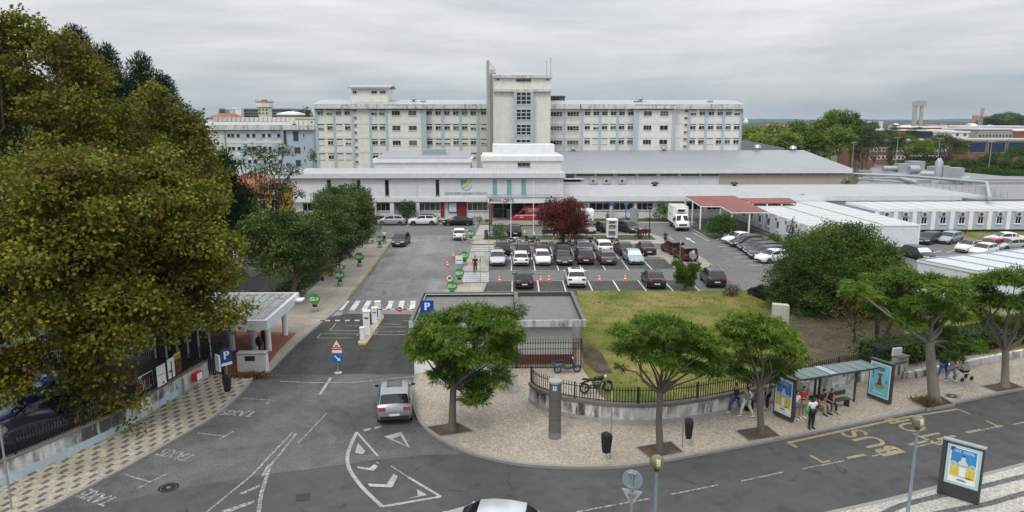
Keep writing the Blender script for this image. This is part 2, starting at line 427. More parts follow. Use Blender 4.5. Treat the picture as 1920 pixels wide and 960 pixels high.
def offset_line(pts, d):
    out = []
    for i in range(len(pts)):
        a = pts[max(i-1,0)]; c_ = pts[min(i+1,len(pts)-1)]
        tx, ty = c_[0]-a[0], c_[1]-a[1]; l = math.hypot(tx,ty) or 1
        out.append((pts[i][0]-ty/l*d, pts[i][1]+tx/l*d))
    return out
def smooth_line(pts, k=4):
    pts = [Vector((p[0],p[1],0)) for p in pts]; out = []
    for i in range(len(pts)-1):
        p0,p1,p2,p3 = pts[max(i-1,0)],pts[i],pts[i+1],pts[min(i+2,len(pts)-1)]
        for j in range(k):
            u = j/k
            out.append(.5*((2*p1)+(p2-p0)*u+(2*p0-5*p1+4*p2-p3)*u*u+(3*p1-p0-3*p2+p3)*u**3))
    out.append(pts[-1]); return [(p.x,p.y) for p in out]
def strip(mb, line, d0, d1, z0, z1, m=0):
    a = offset_line(line, d0); b_ = offset_line(line, d1); n = len(line)
    vs = [(p[0],p[1],z0) for p in a]+[(p[0],p[1],z1) for p in a]+[(p[0],p[1],z1) for p in b_]+[(p[0],p[1],z0) for p in b_]
    fs = []
    for i in range(n-1):
        fs += [(i,i+1,n+i+1,n+i),(n+i,n+i+1,2*n+i+1,2*n+i),(2*n+i,2*n+i+1,3*n+i+1,3*n+i)]
    fs += [(0,n,2*n,3*n),(n-1,4*n-1,3*n-1,2*n-1)]
    return mb.add(vs, fs, m)
def pavement(name, edge, inner, m, z=.12, kerb=True, side=1, km=None, k=4):
    """edge: pixel line of the kerb's top outer edge, inner: the rest of the outline"""
    line = smooth_line([P(x,y,z) for x,y in edge], k) if k else [P(x,y,z)[:2] for x,y in edge]
    inn = [P(x,y,z)[:2] for x,y in inner]
    struct(name, MB().prism(line+inn, -.02, z), m)
    if kerb:
        struct('kerb', strip(MB(), line, -.004*side, .2*side, -.02, z+.005), km or KERB)
    return line
K1 = pavement('cobbled_pavement', [(779,701),(772,730),(775,765),(790,795),(825,823),(880,848),(960,867),(1040,874),(1130,875),(1210,868),(1330,847),(1480,818),(1650,784),(1920,727),(2250,655)],
    [(2250,600),(1920,640),(1700,672),(1480,700),(1200,690),(1100,652),(960,652),(830,690)], CAL)
K2 = pavement('chequered_pavement', [(-300,1062),(-60,1003),(80,955),(150,921),(250,868),(350,811),(410,774),(455,734),(478,703)], [(391,698),(230,795),(0,895),(-300,1010)], CHEQ, side=1)
S3 = [(1180,1042),(1400,993),(1560,957),(1700,925),(1920,867),(2200,800)]
K3 = pavement('white_cobbled_pavement', S3, [(2300,1100),(1200,1300)], CALW, side=-1)
mb = MB()
for pts, w in (([(1640,972),(1690,948),(1760,930),(1830,915),(1920,893),(2050,865)], .30), ([(1700,985),(1760,962),(1850,945),(1920,925),(2060,893)], .30), ([(1790,998),(1860,976),(1920,962),(2060,928)], .28)):
    l = smooth_line([P(x,y,.124) for x,y in pts])
    a, b_ = offset_line(l, w/2), offset_line(l, -w/2)
    mb.add([(p[0],p[1],.124) for p in a+b_], [(i,i+1,len(l)+i+1,len(l)+i) for i in range(len(l)-1)])
struct('pavement_band', mb, CALD)
pavement('slab_pavement', [(503,699),(560,640),(630,583),(655,557),(690,514),(738,449)], [(700,446),(684,449),(640,492),(575,548),(540,600),(470,640),(425,655)], SLAB, side=1, k=2)
KY = plain('kerb_yellow_worn', (.26,.2,.09), .8, var=.4, scale=2)
ln = [P(x,y,.12)[:2] for x,y in ((655,557),(690,514),(738,449))]
struct('kerb', strip(MB(), ln, -.012, .2, -.02, .135), KY)
sheet('red_paving', [(557,624),(520,660),(494,695),(416,704),(405,640),(420,620)], .126, REDPAVE)
sheet('slab_pavement', [(500,640),(556,624),(640,570),(560,560),(430,600),(430,618)], .122, SLAB)
pavement('slab_island', [(866,509),(873,488),(882,471.5),(919,471.5),(916,509),(866,509)], [], SLAB, side=-1, k=0)
pavement('slab_island', [(812,560),(852,531),(913,530),(903,556)], [], SLAB, side=-1, k=0)
I3 = pavement('planted_island', [(1000,457.5),(890,457.5),(879.5,454),(884,446),(892,441.5),(1220,437.5),(1240,444),(1258,457),(1000,457.5)], [], SLAB, side=-1, k=0)
sheet('island_grass', [(905,449.5),(914,441.8),(1170,440.5),(1221,441.5),(1230,449.5)], .13, DARKGRASS)
pavement('slab_island', [(1245,482),(1268,503),(1312,503),(1326,499),(1330,495),(1316,484),(1287,468),(1215,468)], [(1214,481)], SLAB, side=-1, k=0)
y0 = P(800, 421).y
struct('frontage_pavement', MB().box(-45, 31, y0, 112, -.02, .12), SLAB)
struct('kerb', MB().box(-45, 31, y0-.2, y0-.002, -.02, .125), KERB)
struct('planting_bed', MB().box(-26, -3.5, y0+1.2, 110.8, 0, .17), SOIL)
struct('planting_bed', MB().box(13, 30, y0+1.5, 112.2, 0, .17), DARKGRASS)
lawn = [(1082,545),(1395,545),(1480,590),(1720,560),(1920,590),(2100,640),(1920,655),(1700,680),(1540,700),(1380,733),(1240,757),(1150,757),(1125,740),(1092,690),(1092,640)]
struct('lawn', MB().prism([p[:2] for p in PL(lawn, .14)], 0, .14), LAWN)
sheet('bare_soil', [(1470,600),(1560,575),(1700,610),(1680,672),(1560,688),(1480,690),(1500,650)], .146, SOIL)  # bare soil under the evergreen, the tree's shade worked into its brown
sheet('bare_soil', [(1090,652),(1108,648),(1128,662),(1150,700),(1120,700),(1096,680)], .146, SOIL)
pavement('lawn_verge', [(1330,449),(1300,431),(1292,424),(1400,424),(1470,448),(1475,465),(1435,445),(1390,436),(1362,440),(1345,450),(1330,449)], [], DARKGRASS, side=-1, k=0)
sheet('lawn_verge', [(1798,452),(1860,446),(1930,440),(1930,432),(1790,433),(1790,445)], .03, LAWN)
sheet('planting_bed', [(450,560),(520,560),(640,492),(690,449),(640,440),(560,480),(470,520)], .03, SOIL)
sheet('side_road', [(480,548),(560,500),(520,495),(440,540)], .035, A_GATE)
sheet('planting_bed', [(-200,600),(380,650),(470,520),(430,470),(-200,480)], .02, DARKGRASS)
sheet('side_car_park', [(-400,900),(0,893),(240,770),(385,690),(300,640),(-100,640)], .012, A_GATE)
PIT = [((800,801),(856,792),(889,809),(826,818)), ((1193,839),(1258,828),(1281,848),(1220,860)), ((1380,808),(1438,798),(1462,818),(1404,827)), ((1704,747),(1760,741),(1788,757),(1738,766)), ((1840,724),(1893,716),(1920,727),(1870,735))]
for q in PIT:
    struct('tree_pit', MB().prism([p[:2] for p in PL(q, .13)], .0, .128), SOIL)
    rim = MB(); pp = [p[:2] for p in PL(q, .13)]
    strip(rim, pp+[pp[0]], 0, .09, .0, .15); struct('tree_pit_edging', rim, KERB)
PW = None
def paint(name, rgb, worn=.45):
    m, t, b = nt(name); v = coords(t)
    k = ramp(t, [(.5-worn*.35,(0,)*3), (.5+.14,(1,)*3)], noise(t, v, 7, 6, .75))
    k2 = ramp(t, [(.3,(.55,)*3), (.6,(1,)*3)], noise(t, v, .8, 3))
    c = mixc(t, (.12,.118,.115,1), tuple(rgb)+(1,), mixc(t, k, k2, 1, 'MULTIPLY'))
    t.links.new(c, b.inputs['Base Color']); b.inputs['Roughness'].default_value = .7; return m
PAINT = paint('road_paint_white', (.52,.52,.5), .7); PAINTN = paint('road_paint_fresh', (.74,.74,.72), 1.4); PAINTW = paint('road_paint_worn', (.52,.52,.5), .15)
PAINTY = paint('road_paint_yellow', (.42,.335,.135), .5); PAINTYW = paint('road_paint_yellow_worn', (.42,.33,.13), .2)
_lz = [0]
def mline(mb, pts, w, z=.014, px=True):
    _lz[0] = (_lz[0]+1) % 9; z += .0006*_lz[0]
    l = [P(x,y,z)[:2] for x,y in pts] if px else pts
    a, b_ = offset_line(l, w/2), offset_line(l, -w/2)
    mb.add([(p[0],p[1],z) for p in a+b_], [(i,i+1,len(l)+i+1,len(l)+i) for i in range(len(l)-1)])
def mpoly(mb, pts, z=.014):
    _lz[0] = (_lz[0]+1) % 9; mb.poly(PL(pts, z+.0006*_lz[0]))
z7 = lambda pts: [(500+x/3.692, 700+y/3.692) for x,y in pts]
mb = MB()
mline(mb, smooth_line([P(x,y)[:2] for x,y in z7([(625,408),(585,490),(560,570),(565,640),(600,710),(680,810),(800,923)])], 3), .17, .014, False)
mline(mb, z7([(800,922),(1205,853)]), .16); mline(mb, z7([(1205,853),(980,718)]), .13); mline(mb, z7([(980,718),(860,640)]), .05)
mline(mb, z7([(628,412),(770,572)]), .11)
mpoly(mb, z7([(632,482),(612,548),(662,560),(682,538)])); mpoly(mb, z7([(622,642),(636,658),(738,674),(770,645),(748,628),(708,655)]))
mpoly(mb, z7([(697,762),(715,783),(868,790),(908,712),(878,695),(830,768)])); mpoly(mb, z7([(962,871),(1113,843),(1040,800),(1046,848)]))
mpoly(mb, z7([(665,388),(720,378),(718,392),(680,402)])); mpoly(mb, z7([(742,372),(798,362),(790,374),(752,384)])); mpoly(mb, z7([(752,610),(780,622),(770,626)]))
for q in ([(810,437),(935,405),(945,425),(868,452)], [(810,437),(990,515),(972,503),(868,452)], [(925,428),(945,425),(992,515),(968,498)]): mpoly(mb, z7(q))
mline(mb, z7([(445,30),(368,145)]), .16); mpoly(mb, z7([(835,958),(880,962),(900,990),(850,990)]))
struct('road_marking', mb, PAINT)
mb = MB()
mline(mb, [(556,812),(530,845),(506,873)], .13); mline(mb, [(548,811),(470,893),(385,962)], .11); mline(mb, [(506,873),(490,925),(484,966)], .17)
mpoly(mb, [(508,870),(502,872),(489,892),(494,894)]); mpoly(mb, [(446,926),(487,908),(487,913),(455,927)]); mpoly(mb, [(415,958),(476,938),(476,943),(425,962)])
mline(mb, [(612,775),(560,830)], .07); mline(mb, z7([(90,55),(330,65),(600,62),(1030,20)]), .12)
for a in ([(454,747),(508,750),(500,757)], ): mline(mb, a, .1)
mline(mb, [(371,812),(424,818)], .09); mline(mb, [(411,824),(437,809)], .09); mline(mb, [(233,889),(282,904)], .09); mline(mb, [(257,916),(313,888)], .09)
z5t = P(0,0)
for cx, cy, ang in ((447,774,-10), (331,852,-23), (182,931,-27)):
    o = P(cx, cy, .014); a = R(180 + ang)
    put_text(mb, 'TAXIS', 1.05, o, (math.cos(a), math.sin(a), 0), (-math.sin(a), math.cos(a), 0), wide=.68, bold=.035)
struct('road_marking', mb, PAINTW)
mb = MB()   # centre dashes of the street
for a, b_ in (((1082,960),(1155,946)), ((1161,945),(1218,935)), ((1258,927),(1346,909)), ((1390,902),(1468,885)), ((1504,879),(1582,864)), ((1636,855),(1690,843)), ((1716,838),(1770,826)), ((1815,812),(1868,800)), ((1900,796),(1960,782))):
    mline(mb, [a, b_], .1)
struct('road_marking', mb, PAINTW)
mb = MB()
mline(mb, [(1478,830),(1560,812),(1700,782),(1796,767)], .2); mline(mb, [(1476,829),(1495,839)], .2); mline(mb, [(1795,767),(1820,777)], .15)
mline(mb, [(1520,854),(1543,867)], .17); mline(mb, [(1541,867),(1556,864)], .17); mline(mb, [(1849,789),(1873,800)], .15); mline(mb, [(1866,801),(1880,798)], .15)
for a, b_ in (((1588,859),(1622,852)), ((1648,846),(1680,840)), ((1704,834),(1737,827)), ((1757,824),(1790,817)), ((1812,811),(1840,805))): mline(mb, [a, b_], .2)
rd = (P(1796,767)-P(1478,830)).normalized(); rl = Vector((-rd.y, rd.x, 0))
put_text(mb, 'BUS', 2.0, P(1637,829,.014), rl, -rd, wide=.84, bold=.02); put_text(mb, 'STOP', 2.0, P(1725,806,.014), rl, -rd, wide=.70, bold=.02)
struct('bus_stop_marking', mb, PAINTY)
mb = MB()
for k in range(8):
    x = 646.5 + k*20.6; q = (795-x)*.095; mpoly(mb, [(x,564),(x+9.5,564),(x+9.8-q,581.7),(x-q-.6,581.7)], .018)
for x0, x1, y0_, y1_, n in ((870,917,512,527,5), (884,926,461.5,469,3)):
    for k in range(n):
        ya = y0_ + (y1_-y0_)*k/(n-1); h = 1.0 if n == 5 else .8; dx = (ya-y0_)*-.25
        mpoly(mb, [(x0+dx,ya-h),(x1+dx*.2,ya-h),(x1+dx*.2,ya+h),(x0+dx,ya+h)], .018)
for k in range(9):
    ya = 423 + 2.1*k; dx = -.42*(ya-423)
    mpoly(mb, [(899+dx,ya-.55),(918+dx*.3,ya-.55),(918+dx*.3,ya+.55),(899+dx,ya+.55)], .018)
struct('zebra_crossing', mb, PAINTN)
z5g = lambda pts: [(580+x/5.335, 540+y/5.335) for x,y in pts]
mb = MB()
for q in ([(205,425),(500,425)], [(205,425),(265,355)], [(690,389),(970,389)]): mline(mb, z5g(q), .1, .016)
mline(mb, z5g([(310,115),(425,0)]), .12, .016)
struct('road_marking', mb, PAINTY)
mb = MB()
for q in ([(110,458),(490,458)], [(80,500),(455,500)], [(80,500),(110,458)], [(490,458),(470,480)], [(365,377),(535,377)], [(690,433),(965,433)], [(665,467),(950,467)], [(640,470),(690,410),(735,404)], [(740,360),(920,362)], [(940,328),(1040,330)], [(660,467),(690,433)]): mline(mb, z5g(q), .09, .016)
for q in ([(225,235),(330,232),(325,272),(215,280)],): mpoly(mb, z5g(q), .014)
struct('road_marking', mb, PAINTW)
mb = MB()
for k in range(8): mline(mb, [(XB+2.5*k-.1, yA0), (XB+2.5*k+.05, yA1-.2)], .12, .012, False)
for k in range(8): mline(mb, [(XB+2.5*k-.1, yA1+.1), (XB+2.5*k+.1, yB1)], .11, .012, False)
XC = P(960.5, 527).x
for k in range(8): mline(mb, [(XC+2.5*k-.15, yC0-1.2), (XC+2.5*k, yC1)], .14, .012, False)
mline(mb, [(XB-2.5, yA0+.05), (XB+17.5, yA0+.2)], .06, .012, False); mline(mb, [(XC-2.5, yC1), (XC+17.5, yC1+.1)], .06, .012, False)
for x0, y, x1 in ((1345,462.5,1366), (1354,468.5,1370), (1365,475,1390), (1377,482,1400), (1390,489.5,1412), (1402,497,1452), (1430,514,1448)): mline(mb, [(x0,y),(x1,y)], .12, .012)
mline(mb, [(1254,444),(1267,453)], .12, .015); mline(mb, [(1301,437),(1329,452)], .12, .015); mline(mb, [(1313,483),(1335,497)], .12, .015)
mline(mb, [(1290,447),(1303,455.5)], .2, .015); mpoly(mb, [(1285,445.3),(1296,446.5),(1289,450)], .015)
mline(mb, [(893.5,421),(890,425)], .12, .015)
mline(mb, [(983,431.5),(1000,431.5)], .12, .015); mline(mb, [(983,431.5),(984.5,437)], .12, .015); mline(mb, [(1000,431.5),(1002.5,440)], .12, .015)
mline(mb, [(764,424),(767,421)], .12, .015)
for k in range(3): mline(mb, [(1735+k*40, 478-5*k),(1765+k*40, 470-5*k)], .12, .015)
struct('parking_line', mb, PAINTN)
for x, y, nm in ((316,914,'round iron manhole cover in the dark street asphalt near the taxi rank'), (1785,742.5,'round iron manhole cover set in the cobbled pavement behind the bus stop')):
    p = P(x, y, .128 if y < 800 else .007)
    mc = wthing('manhole_cover', nm, 'manhole cover', p)
    MB().lathe([(.30,0),(.30,.006),(.20,.006)], 24, p, cap=True).build('lid', DARK, mc); mb = MB(); mb.lathe([(.42,.0),(.42,.004),(.34,.004),(.34,0)], 24, p, cap=False).build('ring', KERB if y < 800 else DARK, mc)
    MB().lathe([(.09,.006),(.09,.010)], 16, p).build('hub', STEEL, mc)
sheet('asphalt_patch', [(556,927),(583,924.5),(580,938),(554.5,940)], .012, asphalt('patch_asphalt', .06, .2, .2))
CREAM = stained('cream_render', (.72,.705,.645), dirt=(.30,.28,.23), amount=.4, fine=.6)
CREAMD = stained('shaded_cream_render', (.58,.57,.50), dirt=(.28,.26,.2), amount=.4, fine=.6)  # darker copy of the cream, shade of recess and side walls painted in
BAND = stained('white_band', (.68,.68,.68), dirt=(.35,.34,.32), amount=.3)
PIL = plain('blue_grey_pilaster', (.40,.46,.52), .7, var=.08)
CORN = stained('stained_white_cornice', (.62,.62,.61), dirt=(.16,.15,.13), amount=.85, fine=1.1, dens=(.44,.62), vs=.25)
SLOT = plain('dark_slot', (.05,.048,.045), .8)
ROOFM = ribbed('pale_ribbed_roof', (.38,.385,.39), 0, .62, .5, dark=.55)
ROOFG = ribbed('grey_ribbed_roof', (.27,.28,.295), 1, 1.6, .45, .0, dark=.74, var=.12)
WALLW = stained('white_render', (.68,.69,.70), dirt=(.45,.45,.45), amount=.3, fine=.5)
WALLP = plain('pale_blue_wall', (.40,.47,.56), .8, var=.06)
FRAME = plain('window_frame', (.58,.58,.57), .5, var=.05)
FRAMED = plain('window_frame_grey', (.28,.29,.29), .5, var=.05)
TILE = ribbed('orange_roof_tiles', (.27,.095,.05), 0, .3, .8, dark=.55, var=.3)
REDROOF = ribbed('red_sheet_roof', (.21,.055,.05), 0, .42, .6, dark=.8, var=.2)
BRICK = stained('red_brick', (.27,.095,.06), dirt=(.2,.08,.06), amount=.4, fine=.8)
OCHRE = stained('ochre_render', (.52,.27,.03), dirt=(.3,.16,.03), amount=.4, fine=.8)
TAN = stained('tan_render', (.47,.41,.33), dirt=(.3,.26,.2), amount=.35, fine=.7)
def WM(x, y, ang=0.0): return Matrix.Translation((x, y, 0)) @ Matrix.Rotation(ang, 4, 'Z')
def window(par, M, x0, x1, z0, z1, cols=2, rows=1, fm=None, gm=None, fw=.07, sill=True, name='window', proud=.06, transom=None, blind=0):
    fm = fm or FRAME; gm = gm or (GLASS if rnd.random() < .62 else GLASSM)
    mb = MB(); a, b_ = -proud, .02
    mb.box(x0,x0+fw,a,b_,z0,z1); mb.box(x1-fw,x1,a,b_,z0,z1); mb.box(x0+fw,x1-fw,a,b_,z1-fw,z1); mb.box(x0+fw,x1-fw,a,b_,z0,z0+fw)
    for k in range(1, cols):
        x = x0+(x1-x0)*k/cols; mb.box(x-fw*.4,x+fw*.4,a+.012,b_,z0+fw,z1-fw)
    for k in range(1, rows):
        z = z0+(z1-z0)*k/rows; mb.box(x0+fw,x1-fw,a+.018,b_,z-fw*.4,z+fw*.4)
    if transom: mb.box((x0+x1)/2+.03, x1-fw, a+.016, b_, z0+(z1-z0)*transom-.03, z0+(z1-z0)*transom+.03)
    if sill: mb.box(x0-.06,x1+.06,a-.09,b_,z0-.08,z0-.003)
    w = mb.xf(M).build(name, fm, par)
    MB().box(x0+fw*.9,x1-fw*.9,a+.03,0.01,z0+fw*.9,z1-fw*.9).xf(M).build('pane', gm, w)
    if blind:
        MB().box(x0+fw*.9,x1-fw*.9,a+.022,a+.03-.003,z1-(z1-z0)*blind,z1-fw*.9).xf(M).build('blind', BLIND, w)
    return w
def slope_roof(mb, x0, x1, y0, y1, z0, z1, m=0, th=.15):
    """one pitch rising from (y0,z0) to (y1,z1)"""
    return mb.add([(x0,y0,z0),(x1,y0,z0),(x1,y1,z1),(x0,y1,z1),(x0,y0,z0-th),(x1,y0,z0-th),(x1,y1,z1-th),(x0,y1,z1-th)],
        [(0,1,2,3),(4,7,6,5),(0,4,5,1),(1,5,6,2),(2,6,7,3),(3,7,4,0)], m)
def hip_roof(mb, x0, x1, y0, y1, z0, z1, inset, m=0, over=.4):
    x0 -= over; x1 += over; y0 -= over; y1 += over; ym = (y0+y1)/2
    return mb.add([(x0,y0,z0),(x1,y0,z0),(x1,y1,z0),(x0,y1,z0),(x0+inset,ym,z1),(x1-inset,ym,z1)],
        [(0,1,5,4),(1,2,5),(2,3,4,5),(3,0,4),(3,2,1,0)], m)
YW = 165.0; YB = 163.4
zx = lambda x: 560+x/3.84
zy = lambda y: 90+y/3.84
rx = lambda x: 1000+x/3.84
def wing(label, X, y_rows, spec):
    x0, x1 = X(spec['x0']), X(spec['x1'])
    fx = lambda x, y=600, Y=YW: Q(X(x), zy(y), Y)[0]
    fz = lambda y, Y=YW: Q(960, zy(y), Y)[1]
    w = wthing('hospital_wing', label, 'building', (fx((spec['x0']+spec['x1'])/2), YW+7, 0))
    zc0, zc1 = fz(437), fz(402)
    body = MB(); body.box(fx(spec['x0']), fx(spec['x1']), YW, YW+15, 0, zc0+.2)
    bx0, bx1 = spec['bay']; body.box(fx(bx0,600,YB), fx(bx1,600,YB), YB, YW-.002, 0, zc0-.3)
    body.build('wall', CREAM, w)
    if 'recess' in spec:
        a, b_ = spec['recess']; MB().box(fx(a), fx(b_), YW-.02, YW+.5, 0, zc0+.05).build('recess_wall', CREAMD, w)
    M = WM(0, YW); MBY = WM(0, YB)
    for a, b_, front in spec['cornice']:
        Y = YW-1.0 if not front else YB-.9
        mb = MB(); mb.box(fx(a,420,Y), fx(b_,420,Y), Y, YW+3, fz(440,Y)+.1, fz(404 if not front else 412,Y)); mb.build('cornice', CORN, w)
    rf = MB(); zr0, zr1 = fz(404), Q(960, zy(374), YW+8)[1]
    slope_roof(rf, fx(spec['x0'])-.3, fx(spec['x1'])+.3, YW-.95, YW+8, zr0-.05, zr1); slope_roof(rf, fx(spec['x0'])-.3, fx(spec['x1'])+.3, YW+16, YW+8.003, zr0-.05, zr1)
    rf.build('roof', ROOFM, w)
    for a, b_ in spec['bands']:
        inb = bx0-5 <= a <= bx1+5
        Y = YB if inb else YW
        for y in (537, 640, 742): MB().box(fx(a,600,Y), fx(b_,600,Y), Y-.07, Y+.01, fz(y+10,Y), fz(y-10,Y)).build('floor_band', BAND, w)
    for x, hw in spec['pil']:
        inb = bx0-12 <= x <= bx1+12
        Y = YB if inb else YW
        MB().box(fx(x-hw,600,Y), fx(x+hw,600,Y), Y-.16, Y+.01, 0, fz(440,Y)).build('pilaster', PIL, w)
    for cols_, ww, dz, kind in spec['win']:
        Y = YB if kind == 'bay' else YW
        for x in cols_:
            for r in y_rows:
                if kind == 'bay':
                    z0, z1 = fz(r+17,Y), fz(r-19,Y)
                    window(w, MBY, fx(x-ww,600,Y), fx(x+ww,600,Y), z0, z1, 2 if rnd.random() < .5 else 3, 2 if rnd.random() < .5 else 1)
                elif kind == 'four':
                    window(w, M, fx(x-ww), fx(x+ww), fz(r+20), fz(r-14), 4, 1, transom=.4)
                else:
                    z0, z1 = fz(r+14), fz(r-16)
                    bl = rnd.choice((0,0,0,.5,.95)) if r > 600 or (r > 500 and x < 400) else rnd.choice((0,0,0,0,.4))
                    window(w, M, fx(x-ww), fx(x+ww), z0, z1, 2, 1, transom=.4, blind=bl)
        if kind == 'std':
            for x in cols_:
                for r in y_rows: MB().box(fx(x-ww-1), fx(x+ww+1), YW-.03, YW+.01, fz(r-22), fz(r-29)).build('vent_shadow_slot', SLOT, w)  # vent slot and the shadow over the window, painted as one dark strip
    for x in spec['louvre']:
        for r in y_rows:
            for d in (-20, 32):
                if r == 470 and d > 0 or True:
                    window(w, M, fx(x-13), fx(x+13), fz(r+d+9), fz(r+d-9), 1, 2, FRAME, SLOT, .05, True, 'louvre')
    return w, fx, fz
LW, lfx, lfz = wing('long cream ward wing left of the tall tower, with a box room on its roof', zx, (470,577,683,786),
    dict(x0=122, x1=1360, bay=(628,902), recess=(1303,1360), cornice=((98,612,0),(608,914,1),(916,1310,0),(1309,1358,0)),
         bands=((140,520),(642,885),(920,1285)),
         pil=((132,9),(258,8),(393,9),(518,9),(636,8),(893,10),(912,9),(1037,9),(1165,9),(1291,9)),
         win=(((163,227,293,355,548,604),21,0,'std'),((943,1006,1070,1133,1197,1258),21,0,'std'),((704,822),30,0,'bay'),((1333,),20,0,'std')), louvre=(410,)))
RW, rfx, rfz = wing('long cream hospital ward wing to the right of the tall tower, ending beside the trees', rx, (472,575,678),
    dict(x0=118, x1=1500, bay=(738,1012), recess=(118,338), cornice=((118,345,0),(338,732,0),(728,1036,1),(1032,1527,0)),
         bands=((125,338),(365,718),(762,996),(1018,1110),(1120,1480)),
         pil=((222,8),(350,9),(478,9),(604,9),(728,9),(746,9),(1006,9),(1118,8),(1240,9),(1365,9),(1490,9)),
         win=(((388,450,512,574,635,698),21,0,'std'),((1147,1210,1275,1337,1400,1462),21,0,'std'),((820,938),30,0,'bay'),((165,285),43,0,'four')), louvre=(1095,)))
Yp = 168.0; fx = lambda x, y=340: Q(zx(x), zy(y), Yp)[0]; fz = lambda y: Q(960, zy(y), Yp)[1]
MB().box(fx(380), fx(642), Yp, Yp+8, fz(420), fz(292)).build('roof_room', CREAM, LW)
mb = MB(); slope_roof(mb, fx(362,270), fx(664,270), Yp-.8, Yp+4, fz(283), fz(262)); slope_roof(mb, fx(362,270), fx(664,270), Yp+9, Yp+4.003, fz(283), fz(262)); mb.box(fx(362), fx(664), Yp-.85, Yp-.6, fz(294), fz(281.5)); mb.build('roof_room_roof', ROOFM, LW)
for a, b_ in ((390,419),(523,565),(585,627)): window(LW, WM(0,Yp), fx(a), fx(b_), fz(331), fz(308), 2, 1)
for x, y, par, X in ((828,372,LW,zx),(896,388,LW,zx),(775,370,RW,rx),(741,387,RW,rx),(1273,388,RW,rx),(288,735,RW,rx)):
    if y > 500: continue
    c_ = Q(X(x), zy(y), YW+4)
    mb = MB(); mb.lathe([(.35,c_[1]-1.2),(.35,c_[1]),(.75,c_[1]+.05),(.6,c_[1]+.35),(.1,c_[1]+.45)], 10, (c_[0],YW+4,0)); mb.tube((c_[0],YW+4,c_[1]),(c_[0],YW+4,c_[1]+.9),.06)
    mb.build('roof_vent', GREY, par, 40)
mb = MB(); a_ = rfx(1500,500,YW)
mb.tube((a_+.15,YW-.2,0),(a_+.15,YW-.2,rfz(440)),.09); mb.build('downpipe', STEEL, RW)
YT = 160.0
fx = lambda x, y=450, Y=YT: Q(zx(x), zy(y), Y)[0]; fz = lambda y, Y=YT: Q(960, zy(y), Y)[1]
T = wthing('hospital_tower', 'tall cream tower with a column of glazed bays and a thin grey fin', 'building', (fx(1600), YT+6, 0))
MB().box(fx(1402,600), fx(1812,600), YT, YT+14, 0, fz(212)).build('wall', CREAM, T)
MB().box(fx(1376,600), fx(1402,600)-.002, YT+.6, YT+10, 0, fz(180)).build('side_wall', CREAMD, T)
mb = MB(); mb.box(fx(1400,200,YT-.6), fx(1830,200,YT-.6), YT-.6, YT+14.5, fz(214,YT-.6), fz(196,YT-.6)); mb.build('parapet', CORN, T)
x0_, x1_ = fx(1405,200), fx(1826,200); zz = fz(196)
MB().add([(x0_,YT-.5,zz),(x1_,YT-.5,zz),(x1_,YT+14,zz),(x0_,YT+14,zz),((x0_+x1_)/2,YT+5,Q(960,zy(172),YT+5)[1])],[(0,1,4),(1,2,4),(2,3,4),(3,0,4)]).build('roof', ROOFM, T)
mb = MB(); mb.box(fx(1402,300,YT-.8), fx(1826,300,YT-.8), YT-.8, YT-.003, fz(314,YT-.8), fz(296,YT-.8)); mb.build('ledge', CORN, T)
Mt = WM(0, YT)
window(T, Mt, fx(1565), fx(1672), fz(241), fz(223), 3, 1, FRAMED, GLASS)
for a in (1437, 1790): window(T, Mt, fx(a-12), fx(a+12), fz(234), fz(222), 1, 1, CREAMD, SLOT, .05, False, 'vent')
Yb = YT-1.6
for a in (1550, 1676): MB().box(fx(a,500,Yb), fx(a+14,500,Yb), Yb, YT-.004, fz(690,Yb), fz(316,Yb)).build('bay_post', PIL, T)
for r0, r1, rows in ((314,408,3),(438,520,3),(548,628,3),(656,684,1)):
    window(T, WM(0,Yb+.1), fx(1564.5,500,Yb), fx(1675.5,500,Yb), fz(r1,Yb), fz(r0,Yb), 3, rows, FRAME, GLASS, .16, False, proud=.05)
for r0, r1 in ((408,438),(520,548),(628,656),(684,692)): MB().box(fx(1564.5,500,Yb), fx(1675.5,500,Yb), Yb+.16, YT-.004, fz(r1,Yb), fz(r0,Yb)).build('bay_spandrel', PIL, T)
mb = MB(); mb.box(fx(1353,400,YT-1), fx(1375,400,YT-1), YT-1, YT+1.2, fz(760,YT-1), fz(88,YT-1)); mb.build('fin', stained('fin_concrete', (.42,.41,.39), amount=.7), T)
mb = MB(); mb.box(fx(1378,160), fx(1417,160), YT+1.5, YT+4, fz(178), fz(150)); mb.tube((fx(1372),YT+2,fz(98)),(fx(1415),YT+2,fz(150)),.12); mb.tube((fx(1417),YT+2,fz(185)),(fx(1417),YT+2,fz(148)),.1); mb.build('plant_box', CREAMD, T)
mb = MB()
for k in range(26): mb.box(fx(1359), fx(1370), YT-1.12, YT-1.0, fz(110+k*24)-.03, fz(110+k*24)+.03)
mb.build('ladder', GREY, T)
for x, y in ((1792,84),(1822,62)):
    mb = MB(); mb.tube((fx(x,190),YT+3,fz(195)),(fx(x,190),YT+3,fz(y)),.07,.05); mb.tube((fx(x,190)-.3,YT+3,fz(y+8)),(fx(x,190)+.3,YT+3,fz(y+8)),.03); mb.build('antenna', GREY, T)
Yq = 172.0; qx = lambda x: Q(rx(x), zy(370), Yq)[0]; qz = lambda y: Q(960, zy(y), Yq)[1]
pr = wthing('roof_canopy', 'dark open rooftop shed beside the right of the tower', 'roof shed', (qx(175), Yq+3, qz(392)))
mb = MB(); slope_roof(mb, qx(100), qx(232), Yq, Yq+6, qz(347), qz(335), 0, .35); mb.build('roof', DARK, pr)
for a in (124, 150, 175, 200, 222): MB().box(qx(a)-.15, qx(a)+.15, Yq+.2, Yq+.5, qz(405), qz(345)).build('post', DARK, pr)
